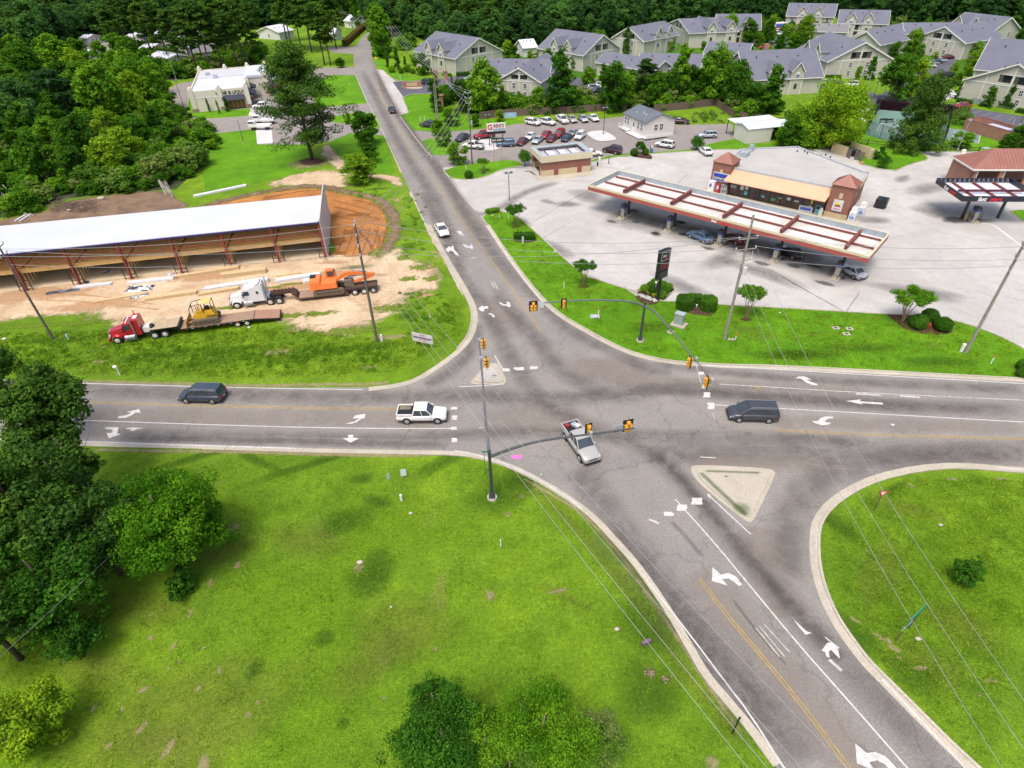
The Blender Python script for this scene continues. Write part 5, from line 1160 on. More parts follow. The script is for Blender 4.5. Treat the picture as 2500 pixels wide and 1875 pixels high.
# --- white metal shed by the lime tree
p0,p1=at('B',1437,1238),at('B',1555,1298);F=Fr(p0,p1-p0);w=(p1-p0).length;p2=at('B',1712,1272);dp=(p2-p1).dot(F.V)+1.2
T=wth('metal_shed','small white metal shed with lean-to canopy beside the lime green tree','shed',(p0[0],p0[1],0))
RIBW=siding_mat("ribbed_white_sheet",(.62,.61,.56),(.57,.56,.51),.3,.0)
b=MB();F.box(b,0,w,0,dp,0,3.3);b.quad(F.p(0,0,3.3),F.p(w,0,3.3),F.p(w*.5,0,3.9));b.mk('wall',RIBW,T)
for i in range(16):
 b=MB();v=dp*(i+.5)/16;F.box(b,w,w+.05,v-.05,v+.05,.05,3.2);b.mk('wall_rib',mat("rib_shade_paint",(.5,.49,.44),.6),T)
b=MB();slab(b,F.p(-.2,-.25,3.35),F.p(w/2,-.25,4.0),F.p(w/2,dp+5,4.0),F.p(-.2,dp+5,3.35),.1);slab(b,F.p(w/2+.001,-.25,4.0),F.p(w+.2,-.25,3.35),F.p(w+.2,dp+5,3.35),F.p(w/2+.001,dp+5,4.0),.1);b.mk('roof',WHITEM,T)
b=MB();slab(b,F.p(-3.6,-.2,3.5),F.p(-.21,-.2,3.4),F.p(-.21,dp+5,3.4),F.p(-3.6,dp+5,3.5),.12);b.mk('canopy',WHITEM,T)
for v in(.1,dp+4.5):
 b=MB();b.tb(F.p(-3.5,v,0),F.p(-3.5,v,3.4),.1);b.mk('canopy_post',BLK,T)
 # --- copper roofed brick building and brick bin enclosure
F=Fr(at('H',1700,350,4.4),(math.cos(math.radians(-5)),math.sin(math.radians(-5)),0));L=16;dp=7.4;z0,z1=4.4,7.0
T=wth('brick_pavilion','brick car wash building with copper coloured hipped metal roof at the frame edge','brick building',tuple(F.p(4,3,0)))
q=[F.p(-.3,-.3,z0),F.p(L+.3,-.3,z0),F.p(L+.3,dp+.3,z0),F.p(-.3,dp+.3,z0)];ra,rb=F.p(4.2,dp/2,z1),F.p(L-4.2,dp/2,z1)
b=MB();b.add(q+[ra,rb],[(0,1,5,4),(2,3,4,5),(3,0,4),(1,2,5),(3,2,1,0)]);ro=b.mk('roof',COPPER,T)
b=MB();up=Vec((0,0,.03))
for i in range(26):
 t=(i+.5)/26;u=L*t;top=F.p(u,dp/2,z1) if 4.2<u<L-4.2 else(F.p(u,dp/2*(u/4.2),z0+(z1-z0)*u/4.2) if u<=4.2 else F.p(u,dp/2*((L-u)/4.2),z0+(z1-z0)*(L-u)/4.2))
 b.tb(F.p(u,-.3,z0)+up,top+up,.035,.035,4)
for i in range(12):
 v=dp*(i+.5)/12;f=1-abs(v-dp/2)/(dp/2);b.tb(F.p(-.3,v,z0)+up,F.p(4.2*f,v,z0+(z1-z0)*f)+up,.035,.035,4)
b.mk('standing_seam',mat("copper_seam",(.30,.12,.09),.5),ro,kind='stuff')
b=MB();F.box(b,-.42,L+.42,-.42,-.3,z0-.25,z0+.02);F.box(b,-.42,-.3,-.3,dp+.4,z0-.25,z0+.02);b.mk('gutter',TRIM,T)
b=MB();F.box(b,0,.4,0,dp,0,z0-.25);F.box(b,.4,L,dp-.4,dp,0,z0-.25);b.mk('wall',BRICK2,T)
for u in(.4,5.2,10):
 b=MB();F.box(b,u-.4,u+.4,0,.5,0,z0-.25);b.mk('pier',BRICK2,T)
 b=MB();F.box(b,u+.4,u+.5,-.1,.1,0,z0-.25);b.mk('downpipe',TRIM,T)
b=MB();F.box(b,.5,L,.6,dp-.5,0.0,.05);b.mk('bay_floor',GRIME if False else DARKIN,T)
c=at('R',1270,1100);tag(MB().tb(c,c+Vec((0,0,.6)),.5,.45,10).ball(c+Vec((0,0,.6)),(.5,.5,.25)).mk('white_tank',WHITEP),'small white domed tank behind the copper roofed building','tank')
F=Fr(at('R',1255,735),at('R',1690,872)-at('R',1255,735));w=(at('R',1960,960)-at('R',1255,735)).length
T=wth('brick_enclosure','open topped brick bin enclosure beside the marked car park','brick enclosure',tuple(F.p(w/2,2,0)))
for u0_,u1_,v0,v1 in((0,w,0,.3),(0,.3,.3,5),(w-.3,w,.3,5),(.3,w-.3,4.7,5)):
 b=MB();F.box(b,u0_,u1_,v0,v1,0,2.5);b.mk('wall',BRICK2,T);b=MB();F.box(b,u0_-.03,u1_+.03,v0-.03,v1+.03,2.5,2.6);b.mk('coping',BRICK,T)
b=MB();F.box(b,.3,w-.3,.3,4.7,.02,.08);b.mk('enclosure_floor',CONC_W,T)
T2=wth('blue_skip','blue rubbish skip with grey lid inside the brick enclosure','skip',tuple(F.p(w/2,2.2,0)))
b=MB();F.box(b,w*.35,w*.8,1.2,3.4,.1,2.1);b.mk('body',mat("skip_blue",(.03,.10,.45),.5),T2);b=MB();F.box(b,w*.36,w*.78,1.3,3.3,2.1,2.25);b.mk('lid',mat("skip_lid",(.45,.5,.6),.5),T2)
# --- bin corral behind the store
F=Fr(at('C',470,1362),at('C',720,1450)-at('C',470,1362));w=(at('C',720,1450)-at('C',470,1362)).length
T=wth('bin_corral','tan block bin corral with weathered wooden gates behind the store','bin corral',tuple(F.p(w/2,2,0)))
for u0_,u1_,v0,v1 in((0,w*.55,0,.25),(0,.25,.25,4),(.25,w-.2,3.75,4),(w-.2,w+.05,2.6,4)):
 b=MB();F.box(b,u0_,u1_,v0,v1,0,2.0);b.mk('wall',TANS,T)
GREYW=mat("weathered_wood",(.16,.13,.125),.9,(.11,.085,.085),5)
for u0_,n_,s in((w*.58,7,0),(w*.86,8,1)):
 for i in range(n_):
  b=MB();F.box(b,u0_+i*.2,u0_+i*.2+.17,-.2+(i*.12 if s else-i*.05),-.12+(i*.12 if s else-i*.05),.1,1.9);b.mk('gate_board',GREYW,T)
for u_ in(w*.5,w*.66):
 T2=wth('rubbish_bin','dark bin standing in the corral, %s'%('nearer the store' if u_<w*.6 else 'nearer the gate'),'bin',tuple(F.p(u_,2,0)))
 b=MB();F.box(b,u_-.6,u_+.6,1.2,2.4,0,1.3);b.mk('body',BLK,T2);b=MB();F.box(b,u_-.65,u_+.65,1.15,2.45,1.3,1.4);b.mk('lid',DKS,T2)
c=at('C',750,1475);T2=wth('traffic_cone','orange traffic cone by the open corral gate','cone',tuple(c));b=MB();b.tb(c+Vec((0,0,.03)),c+Vec((0,0,.75)),.2,.04,8);b.mk('body',mat("cone_orange",(.75,.12,.03),.5),T2);b=MB();b.box(c+Vec((0,0,.02)),(.45,.45,.04));b.mk('base',mat("cone_orange",(.75,.12,.03),.5),T2);b=MB();b.tb(c+Vec((0,0,.4)),c+Vec((0,0,.55)),.115,.09,8);b.mk('collar',WHITEP,T2)
# --- foliage
def leaf_mat(name,c1,c2,c3,trans=.3,rv=.35):
 m,t,b,out=new_mat(name)
 b.inputs["Roughness"].default_value=.7;b.inputs["Specular IOR Level"].default_value=.08
 a=nd(t,"ShaderNodeAttribute",attribute_name="tint");oi=nd(t,"ShaderNodeObjectInfo")
 f=math_(t,'ADD',math_(t,'MULTIPLY',a.outputs["Fac"],1-rv),math_(t,'MULTIPLY',oi.outputs["Random"],rv))
 c=ramp(t,f,[(0.12,c1),(.5,c2),(.9,c3)])
 t.links.new(c,b.inputs["Base Color"])
 tr=nd(t,"ShaderNodeBsdfTranslucent");mx=nd(t,"ShaderNodeMixShader");mx.inputs[0].default_value=trans
 t.links.new(mixc(t,.5,c,(.16,.30,.01)),tr.inputs[0])
 t.links.new(b.outputs[0],mx.inputs[1]);t.links.new(tr.outputs[0],mx.inputs[2]);t.links.new(mx.outputs[0],out.inputs[0])
 return m
L_BROAD=leaf_mat("broad_leaves",(.028,.098,.008),(.078,.220,.012),(.185,.380,.018),.36,.62)
L_BRIGHT=leaf_mat("bright_leaves",(.100,.220,.012),(.205,.370,.016),(.320,.480,.022),.38,.3)
L_LIME=leaf_mat('lime_leaves',(.11,.255,.010),(.215,.395,.014),(.33,.50,.022),.38,.2)
L_PINE=leaf_mat("pine_needles",(.024,.066,.012),(.050,.122,.016),(.105,.200,.022),.25,.35)
L_DARK=leaf_mat("dark_leaves",(.022,.082,.008),(.046,.155,.012),(.090,.240,.016),.3,.3)
L_HAZE=leaf_mat("haze_cooled_leaves",(.018,.058,.020),(.045,.130,.030),(.100,.235,.040),.3,.6)  # cooler variant of the broad leaves; distance haze put into the colour
L_PURPLE=leaf_mat("purple_hedge_leaves",(.020,.008,.014),(.040,.014,.024),(.065,.022,.030),.1)
L_VINE=leaf_mat("vine_leaves",(.060,.150,.016),(.120,.250,.026),(.280,.300,.110),.32,.5)
L_WEED=leaf_mat("weed_leaves",(.042,.145,.006),(.095,.255,.010),(.175,.350,.016),.35,.3)
L_FLOW=leaf_mat("flower_petals",(.7,.7,.66),(.8,.8,.78),(.75,.55,.5),.2)
L_BED=leaf_mat("yellow_green_leaves",(.2,.34,.02),(.34,.48,.03),(.5,.55,.05),.3)
L_REDB=leaf_mat("reddish_leaves",(.09,.07,.016),(.19,.11,.03),(.26,.17,.05),.3)
BARK=mat("pine_bark",(.105,.078,.062),.95,(.06,.045,.036),3,bmp=.5)
BARK2=mat("grey_bark",(.17,.14,.11),.95,(.10,.08,.065),4,bmp=.4)
TANB=mat("smooth_tan_bark",(.36,.25,.16),.8,(.24,.16,.10),4)
def leaves(name,clumps,n,size,m,flat=0.0,tri=False,shell=.55,jit=1.0):
 """clumps: rows (x,y,z, rx,ry,rz, tint). One little folded card per leaf spray, spread through each clump's outer part."""
 C_=np.array(clumps,float);w=(C_[:,3]*C_[:,4]+C_[:,5]*C_[:,3]);w=w/w.sum()
 idx=rng.choice(len(C_),n,p=w);c=C_[idx]
 d=rng.normal(size=(n,3));d/=np.linalg.norm(d,axis=1)[:,None]
 r=shell+(1-shell)*rng.random(n)**.7
 r=r*(1+.10*rng.normal(size=n)*jit)
 p=c[:,:3]+d*c[:,3:6]*r[:,None]
 nrm=d*(1-flat)+np.array([0,0,.45+flat])+rng.normal(size=(n,3))*.55
 nrm/=np.linalg.norm(nrm,axis=1)[:,None]
 u=np.cross(nrm,rng.normal(size=(n,3)));u/=np.linalg.norm(u,axis=1)[:,None];v=np.cross(nrm,u)
 s=size*rng.uniform(.55,1.35,n)[:,None]
 k=rng.uniform(.45,.8,n)[:,None]
 if tri:
  V=np.stack([p-u*s*.5-v*s*k*.4,p+u*s*.5-v*s*k*.4,p+v*s*k*.8],1);q=3
 else:
  V=np.stack([p-u*s*.5,p-v*s*k*.5+nrm*s*.08,p+u*s*.5-nrm*s*.1,p+v*s*k*.5+nrm*s*.08],1);q=4
 V=V.reshape(-1,3)
 me=bpy.data.meshes.new(name);me.vertices.add(n*q);me.vertices.foreach_set("co",V.ravel().astype(np.float32))
 me.loops.add(n*q);me.loops.foreach_set("vertex_index",np.arange(n*q,dtype=np.int32))
 me.polygons.add(n);me.polygons.foreach_set("loop_start",np.arange(0,n*q,q,dtype=np.int32))
 try:me.polygons.foreach_set("loop_total",np.full(n,q,dtype=np.int32))
 except Exception:pass
 a=me.attributes.new("tint",'FLOAT','FACE')
 tint=np.clip(c[:,6]+rng.normal(size=n)*.16,0,1)
 a.data.foreach_set("value",tint.astype(np.float32))
 me.materials.append(m);me.update(calc_edges=True)
 return me
def lobed(h,base,rmax,prof,lobes,sub,seed,clr=.20,lean=0.0):
 """clump rows for a crown: prof(u)-> radius fraction at height u in 0..1"""
 r_=random.Random(seed);out=[]
 for i in range(lobes):
  u=(i+r_.random())/lobes;a=r_.uniform(0,2*PI);R=rmax*prof(u)
  rr=R*r_.uniform(.35,.78);cz=base+(h-base)*u
  cx,cy=rr*math.cos(a)+lean*u,rr*math.sin(a)
  lr=rmax*r_.uniform(.28,.45);t0=r_.uniform(.2,.8)
  for j in range(sub):
   d=Vec((r_.gauss(0,1),r_.gauss(0,1),r_.gauss(.25,.8))).normalized()
   q=Vec((cx,cy,cz))+d*lr*r_.uniform(.5,1.0)
   s=rmax*clr*r_.uniform(.65,1.3)
   out.append((q[0],q[1],max(q[2],s*.5),s,s,s*.75,min(1,max(0,t0+r_.gauss(0,.15)))))
 return out
def broad_clumps(h,rmax,seed,base=.12,lobes=22,sub=7):return lobed(h*.95,h*base,rmax,lambda u:math.sin(PI*(.12+.83*u))**.7,lobes,sub,seed)
def cone_clumps(h,rmax,seed,base=.05,lobes=26,sub=6):return lobed(h*.97,h*base,rmax,lambda u:(1-u)**.8*.95+.05,lobes,sub,seed,.19)
def pine_clumps(h,rmax,seed,base=.45,layers=14):
 r_=random.Random(seed);out=[];limbs=[]
 for i in range(layers):
  u=i/(layers-1);z=h*(base+(1-base)*u*.95)
  R=rmax*(math.sin(PI*(.25+.68*u))**.9)*r_.uniform(.75,1.1)
  for j in range(r_.randint(3,5)):
   a=r_.uniform(0,2*PI);L=R*r_.uniform(.6,1.05);t0=r_.uniform(.2,.8)
   e=Vec((L*math.cos(a),L*math.sin(a),z+L*r_.uniform(-.05,.25)))
   limbs.append((Vec((0,0,z-L*.15)),e))
   for q in range(r_.randint(4,6)):
    f=r_.uniform(.4,1.05);s=rmax*r_.uniform(.13,.22)
    out.append((e[0]*f+r_.gauss(0,s*.6),e[1]*f+r_.gauss(0,s*.6),z+(e[2]-z)*f+r_.gauss(0,s*.3),s,s,s*.45,min(1,max(0,t0+r_.gauss(0,.15)))))
 return out,limbs
def trunk_mesh(name,h,r,m,limbs=(),lean=0.0,fork=0):
 b=MB();P=[Vec((lean*(i/5)+random.gauss(0,r*.25)*(i>0),random.gauss(0,r*.25)*(i>0),h*i/5)) for i in range(6)]
 b.path([(P[0][0],P[0][1],-.1)]+P[1:],r,7,r*.25)
 for a,e in limbs:b.tb(a,e,r*.22,r*.06,4,False)
 me_o=b.mk(name,m,smooth=True);me=me_o.data;bpy.data.objects.remove(me_o);return me
KINDS_={}
def kind(key,h,crown,trunk):KINDS_.setdefault(key,[]).append((h,crown,trunk))
def mk_kinds():
 for s in range(5):
  h=10;cl=broad_clumps(h,3.9,100+s);r_=random.Random(s)
  limbs=[(Vec((0,0,h*r_.uniform(.2,.5))),Vec((r_.uniform(-2.6,2.6),r_.uniform(-2.6,2.6),h*r_.uniform(.5,.8)))) for _ in range(9)]
  kind('broad',h,leaves('crown',cl,5200,.55,L_BROAD),trunk_mesh('trunk',h*.8,.22,BARK2,limbs))
 for s in range(3):
  h=10;cl=broad_clumps(h,4.1,200+s,.10,20,9)
  limbs=[(Vec((0,0,h*random.uniform(.15,.5))),Vec((random.uniform(-2.6,2.6),random.uniform(-2.6,2.6),h*random.uniform(.5,.8)))) for _ in range(9)]
  kind('bright',h,leaves('crown',cl,5200,.5,L_BRIGHT),trunk_mesh('trunk',h*.8,.24,BARK2,limbs))
 for s in range(4):
  h=10;cl=cone_clumps(h,2.7,300+s)
  kind('cone',h,leaves('crown',cl,5200,.45,L_BROAD),trunk_mesh('trunk',h*.9,.18,BARK2))
 for s in range(2):
  h=10;cl=cone_clumps(h,3.0,330+s)
  kind('cone_dark',h,leaves('crown',cl,5200,.42,L_DARK),trunk_mesh('trunk',h*.9,.18,BARK))
 for s in range(4):
  h=20;cl,lb=pine_clumps(h,4.0,400+s,.42)
  kind('pine',h,leaves('crown',cl,5600,.62,L_PINE,.1),trunk_mesh('trunk',h*.96,.26,BARK,lb))
 for s in range(3):
  h=4;cl=lobed(h*.9,.5,2.6,lambda u:1-.5*u*u,16,8,500+s,.22)
  kind('thicket',h,leaves('crown',cl,3400,.42,L_VINE if s==1 else L_BROAD),trunk_mesh('trunk',h*.6,.1,BARK2))
 h=2.0;cl=[(0,0,1.35,.95,.95,.62,.5)]+lobed(1.8,.9,.95,lambda u:1-.5*u*u,10,5,601,.28)
 kind('lollipop',h,leaves('crown',cl,3600,.14,L_DARK,shell=.75),trunk_mesh('trunk',1.2,.07,BARK2))
 h=1.0;cl=[(0,0,.5,.5,.5,.5,.5)]
 kind('ball',h,leaves('crown',cl,2600,.085,L_BROAD,shell=.9,jit=.5),trunk_mesh('trunk',.5,.04,BARK2))
 h=8;cl=lobed(7.6,.6,1.25,lambda u:(1-u)**.6,30,5,620,.35)
 kind('cypress',h,leaves('crown',cl,5000,.26,L_DARK,shell=.6),trunk_mesh('trunk',5,.12,BARK2))
mk_kinds()
TN={'broad':('broadleaf_tree','tree'),'bright':('light_green_tree','tree'),'cone':('conical_tree','tree'),'cone_dark':('dark_conical_tree','tree'),'pine':('pine_tree','pine tree'),'thicket':('thicket_shrub','shrub'),'lollipop':('clipped_tree','small tree'),'ball':('ball_shrub','shrub'),'cypress':('columnar_cypress','cypress')}
def tree(key,p,h,label,group=None,w=1.0,var=None,z=0.0,name=None):
 L=KINDS_[key];h0,cm,tm=L[random.randrange(len(L)) if var is None else var%len(L)]
 o=thing(name or TN[key][0],label,TN[key][1],(p[0],p[1],z),random.uniform(0,2*PI),group)
 s=h/h0;o.scale=(s*w,s*w,s)
 for n_,me in(('crown',cm),('trunk',tm)):
  c=bpy.data.objects.new(n_,me);COL.objects.link(c);c.parent=o
 return o
def wt(k,bx,by,ty=None,h=None):
 """ground point and height from base and top rows"""
 p=at(k,bx,by);return p,(h if h else hgt(p,k,bx,ty))
def where(p,h,hi,lo,marks):
 """size word and the nearest landmark, for labels"""
 x,y=proj((p[0],p[1],0));s='tall' if h>hi else 'low' if h<lo else 'middling'
 return s,min(marks,key=lambda m:(m[0]-x)**2+((m[1]-y)*1.4)**2)[2]
MW=((20,500,'above the far end of the shed roof'),(170,450,'by the brush pile'),(330,430,'behind the middle of the shed roof'),(470,400,'by the roof panels on the lawn'),(500,320,'at the shop lawn edge'),(400,280,'beside the shop car park'),(250,330,'in the middle of the thicket'),(80,350,'in the thicket by the frame edge'),(60,230,'in the upper thicket by the frame edge'),(220,220,'in the upper thicket below the trailers'),(340,220,'in the thicket below the pines'))
MF=((960,60,'above the bending road'),(1060,70,'behind the nearest gabled block'),(1180,60,'between the first two gabled blocks'),(1300,60,'behind the second gabled block'),(1450,50,'left of the diagonal row'),(1600,40,'behind the diagonal row of blocks'),(1750,30,'behind the end of the diagonal row'),(1880,20,'left of the distant cream block'),(2050,10,'behind the distant cream block'),(2200,30,'behind the block with two far dormers'),(2350,30,'behind the blue roofed hill block'),(2480,50,'in the upper corner beyond the hill block'))
def scatter(poly,spacing,n_max,seed):
 r_=random.Random(seed);xs=[p[0] for p in poly];ys=[p[1] for p in poly];out=[];tries=0
 while len(out)<n_max and tries<n_max*40:
  tries+=1;x,y=r_.uniform(min(xs),max(xs)),r_.uniform(min(ys),max(ys))
  if inpoly(x,y,poly) and not any(inpoly(x,y,q) for q in FOOT) and all((x-a)**2+(y-b)**2>spacing**2 for a,b in out):out.append((x,y))
 return out
 # --- thicket and woods of the north-west
NWW=mxp(['X',(-250,560),(-60,545),(60,520),(160,485),(300,470),(430,462),(470,425),(500,385),(545,345),(470,300),(420,262),(390,240),(400,215),(330,170),(150,150),(0,150),(-250,160)])
n_=0
for x,y in scatter(NWW,5.2,115,5):
 d=min((Vec((x,y,0))-q).length for q in rsm(NWW[:9],3))
 if d<7:key,h=random.choice((('thicket',random.uniform(2.5,4.5)),('broad',random.uniform(4,6)),('thicket',random.uniform(3,5))))
 else:key,h=random.choices((('broad',random.uniform(7,13)),('bright',random.uniform(6,10)),('broad',random.uniform(8,11)),('thicket',random.uniform(4,6))),(4,3,2.5,2))[0]
 lab={'broad':('mid green broadleaf tree in the thicket west of the white shopping building','broadleaf trees in the western thicket'),'bright':('light green broadleaf tree in the thicket west of the white shopping building','light green trees in the western thicket'),'thicket':('low vine covered shrub in the thicket behind the long shed','vine covered shrubs behind the long shed')}[key]
 s_,w_=where((x,y),h,9.5 if key!='thicket' else 4.6,7.5 if key!='thicket' else 3.4,MW);lab=('%s %s %s'%(s_,{'broad':'mid green broadleaf tree','bright':'light green tree','thicket':'vine covered shrub'}[key],w_),lab[1])
 tree(key,(x,y),h,lab[0],lab[1],random.uniform(.95,1.35))
tree('broad',at('Q',950,1060),15,'tall brownish green oak standing over the western thicket',None,1.25,0)
tree('broad',at('Q',700,1000),11,'dull olive oak beside the tall oak in the western thicket',None,1.2,2)
tree('bright',at('Q',1200,960),11,'bright yellow green tree at the east end of the western thicket',None,1.05,1)
tree('broad',at('Q',1230,820),13,'rounded mid green tree behind the bright tree by the shop car park',None,1.15,3)
tree('broad',at('Q',1440,1080),7,'bushy green tree at the thicket corner by the shop car park',None,1.5,1)
tree('broad',at('Q',1500,1260),6,'dark green bush at the eastern tip of the thicket on the lawn',None,1.7,4)
for x,y in((1500,1500),(1620,1480),(1380,1560),(1700,1430)):
 tree('thicket',at('Q',x,y),5.0,'grey green shrub draped with pale dead vines at the lawn edge','vine draped shrubs at the lawn edge',1.1,1)
 # --- pines behind the shop
for i,(x,y,h) in enumerate(((300,640,22),(420,640,24),(520,620,21),(640,600,23),(700,560,22),(160,600,20),(60,560,22),(800,520,20),(350,560,24),(560,520,25),(220,500,22),(740,470,24),(1380,560,21),(1430,560,19),(1270,450,24),(1180,430,23),(1100,420,24),(1350,420,22),(1480,420,21),(1060,360,24),(1250,340,25),(480,420,26),(640,400,26))):
 s_,w_=where(at('P',x,y),h,23,21.5,((450,170,'at the left end of the row behind the white shop'),(520,170,'behind the left corner of the white shop'),(600,150,'behind the roof of the white shop'),(720,130,'between the white shop and the gabled house'),(780,150,'beside the side lane near the lone pine')))
 tree('pine',at('P',x,y),h,'%s dark pine %s'%(s_,w_),'pines behind the shopping building',1.15)
for i,(x,y,h) in enumerate(((-90,500,20),(-200,470,21),(-40,430,22),(-300,420,20),(-380,480,19),(-150,380,22),(-280,340,22))):
 tree('pine',at('P',x,y),h,'dark pine beside the white roofed trailers','pines beside the trailers',1.2)
 # --- trees round the shop lawn
p,h=wt('P',1275,1365,400)
cl,lb=pine_clumps(23,9.6,77,.22,17)
cl+=lobed(23,15.5,6.0,lambda u:math.sin(PI*(.25+.65*u)),16,7,78,.17)
lone=thing('pine_tree','large lone pine with a sparse layered crown on the shop lawn','pine tree',(p[0],p[1],0))
for n_,me in(('crown',leaves('crown',cl,36000,.42,L_PINE,.15)),('trunk',trunk_mesh('trunk',21.5,.46,BARK,lb,lean=-1.0))):
 c=bpy.data.objects.new(n_,me);COL.objects.link(c);c.parent=lone
p,h=wt('P',1740,1240,960);tree('broad',p,h,'dark upright tree on the verge above the round bush',None,1.35,0)
p,h=wt('P',1770,1390,1230);tree('broad',p,h,'small tree between the upright tree and the round bush on the verge',None,1.5,2)
p,h=wt('P',1690,1560,1310);tree('bright',p,h*.97,'large round bush on the sandy verge beside the sloping road',None,1.75,1)
p,h=wt('P',1580,1065,965);tree('broad',p,h,'small ragged shrub on the grass strip by the shop entrance',None,.9,3)
p,h=wt('P',1520,580,505);tree('broad',p,h*1.1,'dark rounded shrub on the small lawn by the side lane',None,1.6,4)
for x,y in((395,960),(480,975)):tree('cone',at('P',x,y),3.6,'thin young cypress against the white shop wall','young cypresses at the shop wall',.5)
tree('cone',at('P',550,955),3.8,'young cypress in front of the brown shop window',None,.9)
tree('thicket',at('P',275,770),1.8,'yellowish hedge beside the back corner of the white shop',None,1.0,1)
